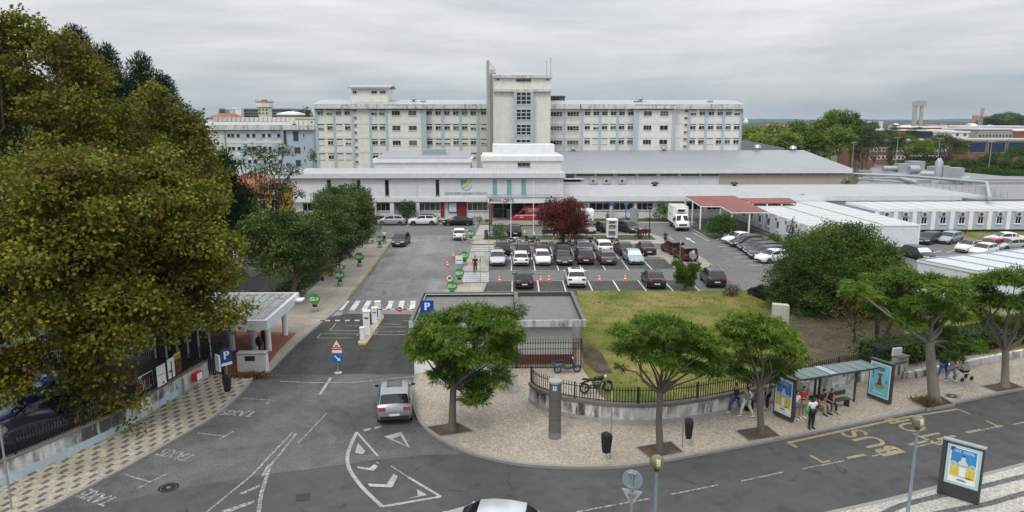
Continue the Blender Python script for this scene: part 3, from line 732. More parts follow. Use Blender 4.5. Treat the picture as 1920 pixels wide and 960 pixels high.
MB().box(qx(100), qx(228), Yq+4, Yq+4.3, qz(405), qz(338)).build('back_wall', CREAMD, pr)
YF = 111.0
ex = lambda x: 560+x/3.84
ey = lambda y: 300+y/3.84
fx = lambda x, y=200, Y=YF: Q(ex(x), ey(y), Y)[0]; fz = lambda y, Y=YF: Q(960, ey(y), Y)[1]
FB = wthing('hospital_entrance_building', 'long white two storey entrance building with a blue and yellow shield and dark slot windows', 'building', (fx(1000), YF+6, 0))
xl, xr = -42.0, fx(1905)
MB().box(xl, xr, YF, YF+14, fz(300), fz(133)).build('upper_wall', WALLW, FB)
MB().box(xl, xr-.4, YF+.7, YF+13, 0, fz(301)).build('ground_floor_wall', WALLW, FB)
mb = MB(); mb.box(xl, xr+.05, YF-.25, YF-.003, fz(299), fz(268)); mb.build('floor_band', WALLW, FB)
mb = MB(); mb.box(xl, fx(1915), YF-.7, YF+.2, fz(130,YF-.7), fz(94,YF-.7)); mb.build('fascia', stained('pale_metal_fascia', (.60,.615,.63), dirt=(.4,.4,.4), amount=.3), FB)
mb = MB(); zr = Q(960, ey(57), YF+11)[1]; slope_roof(mb, xl, fx(1915), YF-.6, YF+11, fz(93,YF-.7)-.05, zr); slope_roof(mb, xl, fx(1915), YF+18, YF+11.003, zr-1, zr); mb.build('roof', ROOFM, FB)
Mf = WM(0, YF); Mg = WM(0, YF+.7)
for a, b_ in ((205,235),(420,447),(622,650),(986,1013)): window(FB, Mf, fx(a), fx(b_), fz(254), fz(140), 1, 1, FRAMED, GLASS, .05, True)
TEAL = glassy('teal_glass', (.18,.42,.44), .2, .12)
for a, b_ in ((1398,1427),(1501,1531),(1605,1635)): window(FB, Mf, fx(a), fx(b_), fz(259), fz(140), 1, 2, FRAMED, TEAL, .05, True)
for a, b_, n in ((20,130,3),(140,260,3),(280,400,3),(415,535,3),(555,655,3),(690,848,4),(866,1018,4),(1212,1362,4)):
    window(FB, Mg, fx(a,340), fx(b_,340), fz(369), fz(308), n, 1, FRAME, GLASS if n == 3 else GLASSM, .09, True, transom=None)
for a in (672, 856, 405, 265, 545): MB().box(fx(a-14,340), fx(a+14,340), YF-.1, YF+.72, 0, fz(300)).build('column', WALLW, FB)
for a, b_ in ((1020,1046),(1139,1208)): MB().box(fx(a,340), fx(b_,340), YF+.5, YF+.69, fz(411), fz(303)).build('red_panel', stained('dark_red_panel', (.22,.03,.025), dirt=(.12,.03,.03), amount=.4), FB)
MB().box(-24.5, -23.3, YF+.5, YF+.69, fz(411), fz(303)).build('red_panel', MATS['dark_red_panel'], FB)
pb = MB(); pb.box(fx(1076,340), fx(1139,340)-.01, YF+.42, YF+.69, fz(377), fz(306)); pb = pb.build('poster_case', BLUE, FB)
MB().box(fx(1081,340), fx(1134,340), YF+.40, YF+.43, fz(374), fz(309)).build('poster', plain('pale_poster', (.55,.66,.78), .5, var=.06), pb)
cx, cz0, cz1 = fx(1207), fz(216), fz(140); hw = (fx(1247)-fx(1167))/2; hz = (cz1-cz0)
def shield(k): return [(cx-hw*k, cz1-.02), (cx+hw*k, cz1-.02)] + [(cx+hw*k*math.cos(a)*1.0, cz0+hz*(1-k)*.5+hz*.55-(hz*.55)*math.sin(a)*1.0) for a in [i*math.pi/16 for i in range(17)]]
def flat(mb, pts, y, m=0):
    n = len(pts); return mb.add([(p[0],y,p[1]) for p in pts]+[(p[0],y+.06,p[1]) for p in pts], [tuple(range(n))]+[(i,n+i,n+(i+1)%n,(i+1)%n) for i in range(n)], m)
em = MB(); flat(em, shield(1.0)[::-1], YF-.10); em = em.build('emblem', plain('emblem_mint', (.45,.62,.62), .5, var=.03), FB)
mb = MB(); flat(mb, [(cx-hw*.96,cz1-.06),(cx+hw*.3,cz1-.06),(cx+hw*.1,cz1-.3*hz),(cx-hw*.45,cz1-.5*hz),(cx-hw*.95,cz1-.62*hz)][::-1], YF-.13); mb.build('emblem_blue', plain('emblem_blue', (.06,.30,.55), .5, var=.03), em)
mb = MB(); flat(mb, [(cx-hw*.85,cz1-.78*hz)]+[(cx-hw*.9+hw*1.75*u, cz1-hz*(.62-.52*u**.8)) for u in [i/10 for i in range(11)]]+[(cx-hw*.9+hw*1.75*u, cz1-hz*(.82-.6*u**1.6)) for u in [1-i/10 for i in range(11)]], YF-.16); mb.build('emblem_wave', plain('emblem_yellow', (.80,.48,.03), .5, var=.03), em)
mb = MB(); put_text(mb, 'CENTRO HOSPITALAR BAIXO VOUGA E.P.E.', .62, (cx, YF-.03, fz(242)), (1,0,0), (0,0,1), bold=.015)
xs = [v[0] for v in mb.v]; k = (fx(1364)-fx(1050))/(max(xs)-min(xs)); mb.v = [(cx+(v[0]-cx)*k, v[1], v[2]) for v in mb.v]
mb.build('lettering', plain('letter_grey', (.22,.23,.26), .5), FB)
for x in (300, 850): MB().tube((fx(x),YF-.1,fz(265)),(fx(x),YF-.1,fz(132)),.06).build('downpipe', WALLW, FB)
YE = 106.5
px_ = lambda x, y=290, Y=YE: Q(ex(x), ey(y), Y)[0]; pz = lambda y, Y=YE: Q(960, ey(y), Y)[1]
EN = wthing('entrance_porch', 'white entrance porch with a health service logo over dark glass doors, behind the red ambulance', 'porch', (px_(1560), YE+2, .1))
MB().box(px_(1362), px_(1905), YE, YF-.26, pz(311), pz(272)).build('canopy', plain('porch_white', (.72,.72,.72), .5, var=.04), EN)
MB().box(px_(1358), px_(1908), YE-.1, YF-.26, pz(271.5), pz(268)).build('canopy_top', STEEL, EN)
mb = MB(); put_text(mb, 'SNS', .78, (px_(1519), YE-.02, pz(293)), (1,0,0), (0,0,1), bold=.03); mb.build('lettering', plain('letter_dark', (.08,.08,.085), .5), EN)
mb = MB(); put_text(mb, 'REPÚBLICA', .3, (px_(1423), YE-.02, pz(287)), (1,0,0), (0,0,1), bold=.01); put_text(mb, 'PORTUGUESA', .3, (px_(1423), YE-.02, pz(297)), (1,0,0), (0,0,1), bold=.01); mb.build('lettering', MATS['letter_dark'], EN)
mb = MB(); c0 = (px_(1485), pz(293))
for k, mm in enumerate((0,1,0,2)):
    for j in range(5):
        a0, a1 = [k*math.pi/2 + (j+d)*math.pi/10 for d in (0,1)]
        mb.add([(c0[0]+r_*math.cos(a_), YE-.03, c0[1]+r_*math.sin(a_)) for r_, a_ in ((.30,a0),(.30,a1),(.16,a1),(.16,a0))], [(0,1,2,3)], mm)
mb.build('round_logo', [MATS['letter_dark'], plain('logo_orange', (.65,.22,.03), .5), plain('logo_grey', (.3,.2,.1), .5)], EN)
mb = MB(); c0 = (px_(1382), pz(292)); mb.box(c0[0]-.22,c0[0]-.1,YE-.03,YE-.002,c0[1]-.35,c0[1]+.3); mb.box(c0[0]-.1,c0[0]+.2,YE-.03,YE-.002,c0[1]+.0,c0[1]+.3); mb.build('flag_logo', plain('logo_red', (.5,.03,.04), .5), EN)
MB().box(px_(1392), px_(1905), YF+.2, YF+.66, .12, fz(312)).build('entrance_glass', GLASS, EN)
mb = MB()
for k in range(9): x = px_(1395)+k*1.6; mb.box(x, x+.1, YF+.12, YF+.198, .12, fz(315))
mb.box(px_(1392), px_(1905), YF+.12, YF+.19, fz(355), fz(352)); mb.build('door_frame', FRAMED, EN)
MB().box(px_(1379,380), px_(1393,380), YE+.1, YE+.5, .12, pz(312)).build('red_post', MATS['dark_red_panel'], EN)
for k in range(3): MB().box(px_(1392,430), px_(1760,430), YE-1.2+k*.4, YF+.2, .13+.12*k*.999, .13+.12*(k+1)).build('step', CONC, EN)
def flat_roof_box(name, label, xa, xb, Y, dep, ztop, zf, zb, wallm, fasc, roofrise=0.0):
    o = wthing(name, label, 'building', ((xa+xb)/2, Y+dep/2, 0))
    MB().box(xa+.3, xb-.3, Y, Y+dep, zb, zf).build('wall', wallm, o)
    MB().box(xa, xb, Y-.4, Y+dep+.4, zf+.002, ztop).build('fascia', fasc, o)
    if roofrise:
        mb = MB(); slope_roof(mb, xa+.6, xb-.4, Y-.1, Y+dep, ztop+.12, ztop+roofrise, 0, .1); mb.build('roof', ROOFG, o)
    return o
Yu = 124.0
ux = lambda x, y=800: Q(zx(x), zy(y), Yu)[0]; uz = lambda y: Q(960, zy(y), Yu)[1]
B1 = flat_roof_box('roof_storey', 'low white upper storey with grey sloping roof on the entrance building', ux(535), ux(1245), Yu, 12, uz(795), uz(824), 5, WALLW, WALLW, .9)
MB().box(ux(870), ux(1040), Yu+5, Yu+8, uz(790), uz(750)+.3).build('skylight', plain('skylight_grey', (.3,.35,.42), .3), B1)
B2 = flat_roof_box('roof_storey', 'cream upper storey with white parapet in front of the tower foot', ux(1315), ux(1902), Yu-1, 14, uz(776), uz(810), 5, CREAM, WALLW, 0)
MB().box(ux(1395), ux(1862), Yu+6, Yu+12, uz(780), uz(720)+.4).build('upper_parapet', WALLW, B2)
window(B2, WM(0,Yu-1), ux(1575), ux(1665), uz(850), uz(822), 3, 1, FRAMED, GLASS)
YH = 140.0
hx = lambda px, py=320, Y=YH: Q(px, py, Y)[0]; hz_ = lambda py, Y=YH: Q(960, py, Y)[1]
HL = wthing('grey_roofed_hall', 'long hall with a broad plain grey roof and a strip of clerestory windows', 'building', (hx(1330), YH+12, 0))
MB().box(hx(1050), hx(1351), YH+.5, YH+24, 0, hz_(325)+.1).build('wall', WALLW, HL); MB().box(hx(1351)+.01, hx(1594), YH+.4, YH+24, 0, hz_(325)+.1).build('wall', TAN, HL)
MB().box(hx(1050), hx(1597), YH-.4, YH+.6, hz_(325.5), hz_(317)).build('fascia', WALLW, HL)
mb = MB(); slope_roof(mb, hx(1050), hx(1597), YH-.35, YH+23, hz_(317)+.02, Q(960,282,YH+23)[1]); slope_roof(mb, hx(1050), hx(1597), YH+40, YH+23.003, hz_(317), Q(960,282,YH+23)[1]); mb.build('roof', ROOFG, HL)
for a, b_ in ((312,442),(460,580),(608,740),(760,888),(918,1046),(1066,1198),(1216,1342)): window(HL, WM(0,YH+.5), hx(rx(a)), hx(rx(b_)), hz_(331), hz_(326.5), 4, 1, FRAMED, GLASSM, .08, False)
for a in (1520,1672,1822,1972,2110): window(HL, WM(0,YH+.4), hx(rx(a)), hx(rx(a+130)), hz_(328.6), hz_(325.8), 4, 1, FRAMED, GLASSM, .08, False)
window(HL, WM(0,YH+.5), hx(rx(240)), hx(rx(295)), hz_(340), hz_(327), 2, 2, FRAMED, GLASSM, .1, False)
for x in (595, 1058, 1208, 905, 748, 452): MB().box(hx(rx(x)), hx(rx(x+8)), YH+.3, YH+.49, 0, hz_(326)).build('pilaster', WALLW, HL)
for px, py in ((1245,279),(1075,280),(1420,277),(1487,279)):
    Yv = YH+22; c_ = Q(px, py, Yv); mb = MB(); mb.lathe([(.4,c_[1]-.8),(.4,c_[1]),(.9,c_[1]+.05),(.7,c_[1]+.5),(.15,c_[1]+.75)], 10, (c_[0],Yv,0)); mb.build('roof_vent', GREY if px < 1400 else STEEL, HL, 40)
def ac_unit(par, M, x, z, w=.85, h=.62, name='air_conditioner'):
    o = MB().box(x-w/2, x+w/2, -.36, -.01, z, z+h).xf(M).build(name, plain('ac_casing', (.52,.52,.5), .5, var=.06), par)
    MB().lathe([(.26,-.365),(.24,-.372),(.05,-.372)], 14, (x-.1, 0, z+h/2), axis='y').xf(M).build('fan_grille', plain('fan_dark', (.06,.06,.06), .6), o); return o
for x in (437, 533, 646): ac_unit(HL, WM(0,YH+.5), hx(rx(x)), hz_(346), 1.5, 1.3)
Yl = 112.5
lx = lambda px, py=370, Y=Yl: Q(px, py, Y)[0]; lz = lambda py, Y=Yl: Q(960, py, Y)[1]
LR = wthing('low_hospital_row', 'long low white row with a pale ribbed roof behind the car park', 'building', (lx(1400), Yl+7, 0))
MB().box(xr-.35, lx(1850), Yl+.5, Yl+14, 0, lz(378)).build('wall', WALLW, LR)
MB().box(xr+.06, lx(1852), Yl-.5, Yl+.4, lz(378,Yl-.5), lz(368.5,Yl-.5)).build('fascia', WALLW, LR)
mb = MB(); zt = Q(960,347,Yl+18)[1]; za = lz(368.5,Yl-.5)+.0
mb.add([(xr+.06,Yl-.45,za),(lx(1852),Yl-.45,za),(Q(1710,347,Yl+18)[0],Yl+18,zt),(xr+.06,Yl+18,zt),(xr+.06,Yl-.45,za-.1),(lx(1852),Yl-.45,za-.1),(Q(1710,347,Yl+18)[0],Yl+18,zt-.1),(xr+.06,Yl+18,zt-.1)], [(0,1,2,3),(7,6,5,4),(0,4,5,1),(1,5,6,2),(2,6,7,3),(3,7,4,0)]); mb.build('roof', ROOFM, LR)
for a, b_, n in ((405,555,3),(578,727,3),(750,868,3),(1005,1075,2),(1110,1235,3),(1260,1370,3)): window(LR, WM(0,Yl+.5), lx(rx(a)), lx(rx(b_)), lz(395.5), lz(381), n, 1, FRAME, GLASS, .1, True)
for x in (565, 738, 1088): MB().box(lx(rx(x-8)), lx(rx(x+8)), Yl+.1, Yl+.49, 0, lz(378)).build('column', WALLW, LR)
for px, py in ((1228,345),(1377,345)):
    c_ = Q(px, py, Yl+16); mb = MB(); mb.lathe([(.35,c_[1]-.6),(.35,c_[1]-.1),(.75,c_[1]),(.6,c_[1]+.35),(.1,c_[1]+.5)], 10, (c_[0],Yl+16,0)); mb.build('roof_vent', DARK, LR, 40)
c_ = Q(1506, 366, Yl+1); MB().box(c_[0]-.25, c_[0]+.25, Yl+1, Yl+1.5, c_[1]-.7, c_[1]+.2).build('roof_vent', GREY, LR)
mb = MB(); z6 = lambda x, y: (1000+x/3.84, 300+y/3.84)
for k in range(6): x = Q(1056+k*6, 342, YH-2)[0]; mb.obox((x, YH-3, 4.2), (1.5,.9,.4))
for k in range(4): mb.tube((hx(1056), YH-3.4+k*.5, 4.5), (hx(1092), YH-3.4+k*.5, 4.5), .08)
mb.build('roof_pipework', STEEL, HL)
YR = 104.5
def px3(px, py, z): return P(px, py, z)
CANA = wthing('red_canopy', 'red sheet-metal canopy on white posts joining the low row to the prefabricated block', 'canopy', P(1330, 425))
za_, zb_ = 3.9, 3.3
A0, A1, A2, A3 = P(1286,368,za_), P(1380,367.5,za_), P(1440,397,zb_), P(1373,398,zb_)
mb = MB(); q = [P(1286,367.5,za_), P(1377,367,za_), P(1440,397,zb_), P(1373.5,397.5,zb_), P(1352,386,3.55), P(1315,386,3.55)]
mb.add([tuple(v_) for v_ in q]+[(v_.x,v_.y,v_.z-.12) for v_ in q], [tuple(range(6)), tuple(range(6,12))[::-1]]+[(i,6+i,6+(i+1)%6,(i+1)%6) for i in range(6)]); mb.build('roof', REDROOF, CANA)
mb = MB()
for a_, b_ in ((q[2],q[3]),(q[3],q[4]),(q[4],q[5]),(q[5],q[0])): mb.path([a_-Vector((0,0,.14)), b_-Vector((0,0,.14))], .065, 6)
mb.build('gutter', SIGNWHITE, CANA)
for v_ in (q[0], q[5], q[4], q[3], (q[0]+q[5])/2, (q[3]+q[2])/2): MB().box(v_.x-.09,v_.x+.09,v_.y+.1,v_.y+.28,0,v_.z-.15).build('post', SIGNWHITE, CANA)
CANB = wthing('red_canopy', 'narrow red sheet-metal roof in front of the low row, behind the prefabricated block', 'canopy', P(1450, 395))
mb = MB(); q = [P(1388,371.5,3.7), P(1480,371,3.7), P(1494,380,3.4), P(1412,380.5,3.4)]
mb.add([tuple(v_) for v_ in q]+[(v_.x,v_.y,v_.z-.1) for v_ in q], [(0,1,2,3),(7,6,5,4)]+[(i,4+i,4+(i+1)%4,(i+1)%4) for i in range(4)]); mb.build('roof', REDROOF, CANB)
for k in range(4): v_ = q[3].lerp(q[2], k/3); MB().box(v_.x-.1,v_.x+.1,v_.y+.1,v_.y+.3,0,v_.z-.12).build('post', SIGNWHITE, CANB)
MB().box(q[3].x, q[2].x, q[3].y+1.5, q[3].y+1.6, 0, 3.0).build('back_screen', DARK, CANB)
CABW = stained('cabin_panel', (.66,.69,.72), dirt=(.42,.42,.4), amount=.3)
CABG = plain('cabin_panel_grey', (.42,.47,.54), .6, var=.05)
CABR = ribbed('cabin_roof', (.50,.51,.505), 1, 2.45, .5, dark=.42, var=.07)
CABRX = ribbed('cabin_roof_cross', (.50,.51,.505), 0, 2.45, .5, dark=.42, var=.07)
xa, xb, ya, yb = 38.6, 52.6, 85.4, 113.0
M1 = wthing('prefab_ward_block', 'white prefabricated cabin block with air conditioners along its left wall, next to the red canopy', 'cabin block', ((xa+xb)/2, (ya+yb)/2, 0))
MB().box(xa, xb, ya, yb, .12, 2.75).build('wall', CABW, M1); MB().box(xa-.08, xb+.08, ya-.08, yb, 2.752, 2.92).build('roof_edge', SIGNWHITE, M1); MB().poly([(xa,ya,2.925),(xb,ya,2.925),(xb,yb,2.925),(xa,yb,2.925)]).build('roof', CABR, M1)
mb = MB()
for x in (xa+4.65, xa+9.3): mb.box(x-.08, x+.08, ya, yb, 2.92, 2.99)
mb.build('roof_joint', FRAMED, M1)
Ml = WM(xa, 0, -math.pi/2)   # local x runs along -y, outward is -x
for k in range(8):
    y = ya+2.6+k*2.45*1.35
    if y > yb-1: break
    window(M1, Ml, -y-.45, -y+.45, .95, 2.05, 2, 1, SIGNWHITE, GLASS, .07, True); ac_unit(M1, Ml, -y+.1, 2.12, .8, .58)
for k in range(10): MB().box(xa-.05, xa+.0, ya+k*2.9-.1, ya+k*2.9+.1, .12, 2.74).build('corner_post', SIGNWHITE, M1)
for k in range(4): MB().box(xa+k*4.66-.09, xa+k*4.66+.09, ya-.05, ya-.002, .12, 2.74).build('corner_post', SIGNWHITE, M1)
xa2, xb2, ya2, yb2 = 54.0, 96.0, 98.0, 107.0
M2 = wthing('prefab_ward_block', 'long grey cabin block facing the right car park, air conditioners over its windows', 'cabin block', ((xa2+xb2)/2, ya2+6, 0))
MB().box(xa2, xb2, ya2, yb2, .35, 2.95).build('wall', CABG, M2); MB().box(xa2-.1, xb2, ya2-.1, yb2, 2.952, 3.35).build('roof_edge', SIGNWHITE, M2); MB().poly([(xa2,ya2,3.354),(xb2,ya2,3.354),(xb2,yb2,3.37),(xa2,yb2,3.37)]).build('roof', CABRX, M2)
MB().box(xa2+.2, xb2, ya2+.3, yb2-.3, 0, .348).build('plinth', DARK, M2)
Mb_ = WM(0, ya2)
for k in range(15):
    x = xa2+1.35+k*2.72
    MB().box(x-1.36-.3, x-1.36+.3, ya2-.09, ya2-.002, .36, 2.94).build('post', SIGNWHITE, M2)
    window(M2, Mb_, x-.4, x+.5, 1.15, 2.2, 2, 1, SIGNWHITE, GLASS, .08, True); ac_unit(M2, Mb_, x, 2.3, .85, .6)
a0, a1, a2 = P(1722,487,3.0), P(2060,451,3.0), P(1800,514,3.0)
ux_ = (a1-a0); ux_.normalize(); uy_ = Vector((-ux_.y, ux_.x, 0)); d_ = -(a2-a0).dot(uy_)
ang = math.atan2(ux_.y, ux_.x)
M3 = wthing('prefab_ward_block', 'nearest white prefabricated cabin block behind the street trees at the right edge', 'cabin block', (a0.x, a0.y, 0))
Mm = Matrix.Translation((a0.x,a0.y,0)) @ Matrix.Rotation(ang,4,'Z')
MB().box(0,34,-d_,0,.1,2.78).xf(Mm).build('wall', CABW, M3); MB().box(-.08,34,-d_-.08,.08,2.782,3.0).xf(Mm).build('roof_edge', SIGNWHITE, M3)
MB().poly([(0,-d_,3.004),(34,-d_,3.004),(34,0,3.004),(0,0,3.004)]).xf(Mm).build('roof', plain('cabin_roof_pale', (.50,.53,.56), .45, var=.08), M3)
mb = MB()
for k in range(11): mb.box(k*3.0-.08,k*3.0+.08,-d_,0,3.0,3.07)
mb.box(0,34,-.16,0,3.0,3.09); mb.box(0,34,-d_,-d_+.16,3.0,3.08); mb.xf(Mm).build('roof_joint', FRAMED, M3)
GR = stained('roof_felt', (.17,.168,.16), dirt=(.07,.068,.065), amount=.6, vs=.5, fine=1.2)
GP = stained('gatehouse_fascia', (.50,.50,.50), dirt=(.12,.12,.11), amount=.8, fine=2.2, dens=(.42,.6), vs=.12)
zg = 3.3
g0, g1, g2, g3 = P(757,600,zg), P(1097,600,zg), P(1076,546,zg), P(815,546.5,zg)
gx0, gx1, gy0, gy1 = (g0.x+g3.x)/2-.3, (g1.x+g2.x)/2, g1.y-.05, g2.y
GH = wthing('gatehouse', 'flat-roofed gatehouse with dark felt roof and streaked white fascia between the drive and lawn', 'building', ((gx0+gx1)/2, (gy0+gy1)/2, .1))
xm = P(970,575,zg).x
mb = MB()
mb.box(gx0,gx1,gy0,gy0+.14,zg-.42,zg); mb.build('fascia', GP, GH)
RIM_ = stained('lichen_rim', (.16,.15,.13), dirt=(.05,.05,.045), amount=.7, fine=2, vs=1)
for b4 in ((gx0,gx1,gy1-.22,gy1),(gx0,gx0+.2,gy0+.142,gy1-.222),(gx1-.2,gx1,gy0+.142,gy1-.222),(xm-.13,xm+.13,gy0+.142,gy1-.222)): MB().box(b4[0],b4[1],b4[2],b4[3],zg-.42,zg).build('roof_rim', RIM_, GH)
MB().box(gx0+.21,gx1-.21,gy0+.15,gy1-.23,zg-.40,zg-.30).build('roof', GR, GH)
mb = MB(); mb.box(gx0+.21,gx1-.21,gy1-.262,gy1-.224,zg-.3,zg-.01); mb.box(gx1-.24,gx1-.204,gy0+.15,gy1-.3,zg-.3,zg-.01); mb.box(gx0+.204,gx0+.24,gy0+.15,gy1-.3,zg-.3,zg-.01); mb.box(xm-.16,xm-.133,gy0+.15,gy1-.3,zg-.3,zg-.01); mb.build('roof_upstand', plain('felt_upstand', (.06,.055,.05), .8, var=.3), GH)
mb = MB(); mb.tube((gx0+.35,gy1-.34,zg-.1),(xm-.2,gy1-.34,zg-.1),.04); mb.tube((gx0+.35,gy1-.34,zg-.1),(gx0+.35,gy0+.4,zg-.1),.04); mb.build('pipe', STEEL, GH)
wx1 = P(1072,682,.1).x; wy = gy0+.9
MB().box(gx0+1.2, wx1, wy, gy1-.4, .1, zg-.421).build('wall', plain('gatehouse_white', (.60,.595,.56), .8, var=.06), GH)
RB = stained('dark_red_plinth', (.20,.065,.05), dirt=(.1,.04,.03), amount=.4)
MB().box(gx0+1.19, wx1+.02, wy-.02, gy1-.39, .1, .78).build('plinth', RB, GH)
MB().box(wx1+.021, wx1+.35, wy+.3, gy1-1, .1, 1.5).build('side_buttress', plain('pinkish_render', (.36,.22,.2), .8, var=.15), GH)
zc = 3.25
c0, c1, c2 = P(565,548,zc), P(495,601,zc), P(400,601,zc)
cxx = (c0.x+c1.x)/2; cy0, cy1 = c1.y, c0.y
CN = wthing('entrance_canopy', 'white canopy with ribbed grey roof on round columns beside the entrance drive', 'canopy', (cxx-3, (cy0+cy1)/2, .1))
cxl = cxx-8.5
FASW = stained('canopy_fascia', (.60,.63,.64), dirt=(.35,.36,.36), amount=.3)
mb = MB(); mb.box(cxl,cxx,cy0,cy0+.18,zc-.62,zc); mb.box(cxx-.18,cxx,cy0+.181,cy1-.19,zc-.62,zc); mb.box(cxl,cxx,cy1-.18,cy1,zc-.62,zc); mb.build('fascia', FASW, CN)
CROOF = stained('lichened_roof', (.30,.30,.295), dirt=(.09,.07,.07), amount=.85, fine=1.3, dens=(.5,.56), vs=1.0)
MB().box(cxl,cxx-.185,cy0+.185,cy1-.185,zc-.3,zc-.08).build('roof', CROOF, CN)
mb = MB()
for k in range(13): x = cxx-.5-k*.62; mb.box(x-.025,x+.025,cy0+.2,cy1-.2,zc-.08,zc-.02)
mb.build('roof_seam', STEEL, CN)
for px, py in ((535,628),(504,657),(478,656),(469,628),(436,656)):
    p = P(px,py,.126); MB().lathe([(.2,.126),(.2,zc-.62)], 16, (p.x,p.y,0)).build('column', SIGNWHITE, CN, 40)
MB().box(cxl, cxx-4.6, cy0+2.2, cy1-.5, .1, zc-.63).build('glazed_wall', GLASSM, CN)
mb = MB()
for k in range(6): x = cxl+.3+k*.72; mb.box(x,x+.09,cy0+2.1,cy0+2.198,.1,zc-.63)
mb.build('mullion', SIGNWHITE, CN)
p = P(705-705+530,545,zc); mb = MB(); mb.box(cxx, cxx+.5, cy1-1.2, cy1-.4, zc-.4, zc-.3); mb.build('spotlight', SIGNWHITE, CN)
YA = 185.0
ax = lambda x, y=500, Y=YA: Q(380+x/6, 170+y/6, Y)[0]; az = lambda y, Y=YA: Q(960, 170+y/6, Y)[1]
AN = wthing('hospital_annexe', 'pale blue and white annexe with a row of solar panels on its roof', 'building', (ax(700), YA+8, 0))
MB().box(ax(-500), ax(885), YA, YA+14, 0, az(420)).build('wall', stained('annexe_white', (.60,.62,.60), amount=.25), AN)
MB().box(ax(888,500,YA-3), ax(1240,500,YA-3), YA-3, YA+14, 0, az(440,YA-3)).build('blue_wall', WALLP, AN)
for a, b_ in ((425,490),(595,665),(770,835)): MB().box(ax(a), ax(b_), YA-.05, YA+.01, 0, az(445)).build('blue_panel', WALLP, AN)
MB().box(ax(-500), ax(900), YA-.8, YA+.5, az(440), az(385)).build('cornice', CORN, AN); MB().box(ax(880,400,YA-3.8), ax(1250,400,YA-3.8), YA-3.8, YA+6, az(440,YA-3.8), az(388,YA-3.8)).build('cornice', CORN, AN)
mb = MB(); slope_roof(mb, ax(-500), ax(1000), YA-.7, YA+8, az(386), Q(960,170+350/6,YA+8)[1]); mb.build('roof', ROOFM, AN)
for y in (575, 720): MB().box(ax(265), ax(885), YA-.08, YA+.01, az(y+12), az(y-12)).build('floor_band', BAND, AN)
MB().box(ax(243), ax(258), YA-.2, YA, 0, az(430)).build('pilaster', GREY, AN)
for a, b_ in ((275,312),(318,356),(380,418),(490,530),(555,594),(665,704),(732,768),(838,876)):
    for r in (502, 648, 795): window(AN, WM(0,YA), ax(a), ax(b_), az(r+20), az(r-20), 1, 1, FRAMED, GLASS, .07)
for r0, r1, a, b_ in ((450,602,905,945),(452,568,1015,1080),(632,708,1020,1095),(775,850,1028,1090),(812,850,915,958)): window(AN, WM(0,YA-3), ax(a,500,YA-3), ax(b_,500,YA-3), az(r1,YA-3), az(r0,YA-3), 1, 1, WALLP, SLOT, .06, False, 'opening')
for r in (502,645,785): window(AN, WM(0,YA-3), ax(1128,500,YA-3), ax(1146,500,YA-3), az(r+22,YA-3), az(r-22,YA-3), 1, 1, FRAME, GLASS, .06)
SOLAR = glassy('solar_panel_dark', (.008,.009,.014), .25)
for k in range(22):
    x0_ = ax(-30+k*53); Ysol = YA+9
    if k > 17: Ysol = YA+4
    zz = Q(960, 170+(348 if k < 18 else 385)/6, Ysol)[1]
    mb = MB(); mb.add([(x0_,Ysol,zz),(x0_+1.45,Ysol,zz),(x0_+1.45,Ysol+.6,zz+1.15),(x0_,Ysol+.6,zz+1.15),(x0_,Ysol+.1,zz-.1),(x0_+1.45,Ysol+.1,zz-.1),(x0_+1.45,Ysol+.7,zz+1.05),(x0_,Ysol+.7,zz+1.05)],[(0,1,2,3),(7,6,5,4),(0,4,5,1),(1,5,6,2),(2,6,7,3),(3,7,4,0)]); mb.build('solar_panel', SOLAR, AN)
mb = MB(); mb.box(ax(-330), ax(-210), YA+6, YA+12, az(420), Q(960,222,YA+6)[1]); mb.build('roof_room', CREAMD, AN)
YO = 81.0
ox = lambda px, py=380: Q(px, py, YO)[0]; oz = lambda py: Q(960, py, YO)[1]
OH = wthing('ochre_house', 'ochre yellow house with tall white-framed windows and an orange tiled roof behind the left trees', 'house', (ox(470), YO+5, 0))
OX0, OX1 = ox(395), ox(512)
MB().box(OX0, OX1, YO, YO+8, 0, oz(362)).build('wall', OCHRE, OH)
mb = MB(); hip_roof(mb, OX0, OX1, YO, YO+8, oz(362), oz(362)+2.3, 4, 0, .5); mb.build('roof', TILE, OH)
MB().box(OX0-.3, OX1+.3, YO-.3, YO-.003, oz(364), oz(361)+.05).build('eaves', SIGNWHITE, OH)
for px in (408, 431, 463, 492, 515):
    for r0, r1 in ((396,372),(452,408),(486,464)): window(OH, WM(0,YO), ox(px)-.45, ox(px)+.45, oz(r0), oz(r1), 2, 3 if r0 == 452 else 2, SIGNWHITE, GLASS, .13, True, 'window')
PRF = wthing('plant_building', 'low flat-roofed service building covered in silver ducts and pipes, behind the prefabricated blocks', 'building', (98, 150, 0))
p0, p1, p2, p3 = P(1600,330,3.4), P(1930,372,3.4), P(2100,350,3.4), P(1690,300,3.4)
MB().prism([p[:2] for p in (P(1606,345,3.4),P(1830,374,3.4),P(2100,372,3.4),P(2100,334,3.4),P(1880,330,3.4),P(1640,308,3.4))], 0, 3.4).build('roof_slab', stained('gravel_roof', (.24,.24,.24), amount=.5, vs=1), PRF)
def duct(a, b_, r, z, nm='duct', m=STEEL): return MB().tube((a[0],a[1],z),(b_[0],b_[1],z),r,r,10).build(nm, m, PRF, 50)
SILVER = plain('silver_duct', (.36,.39,.41), .4, .3)
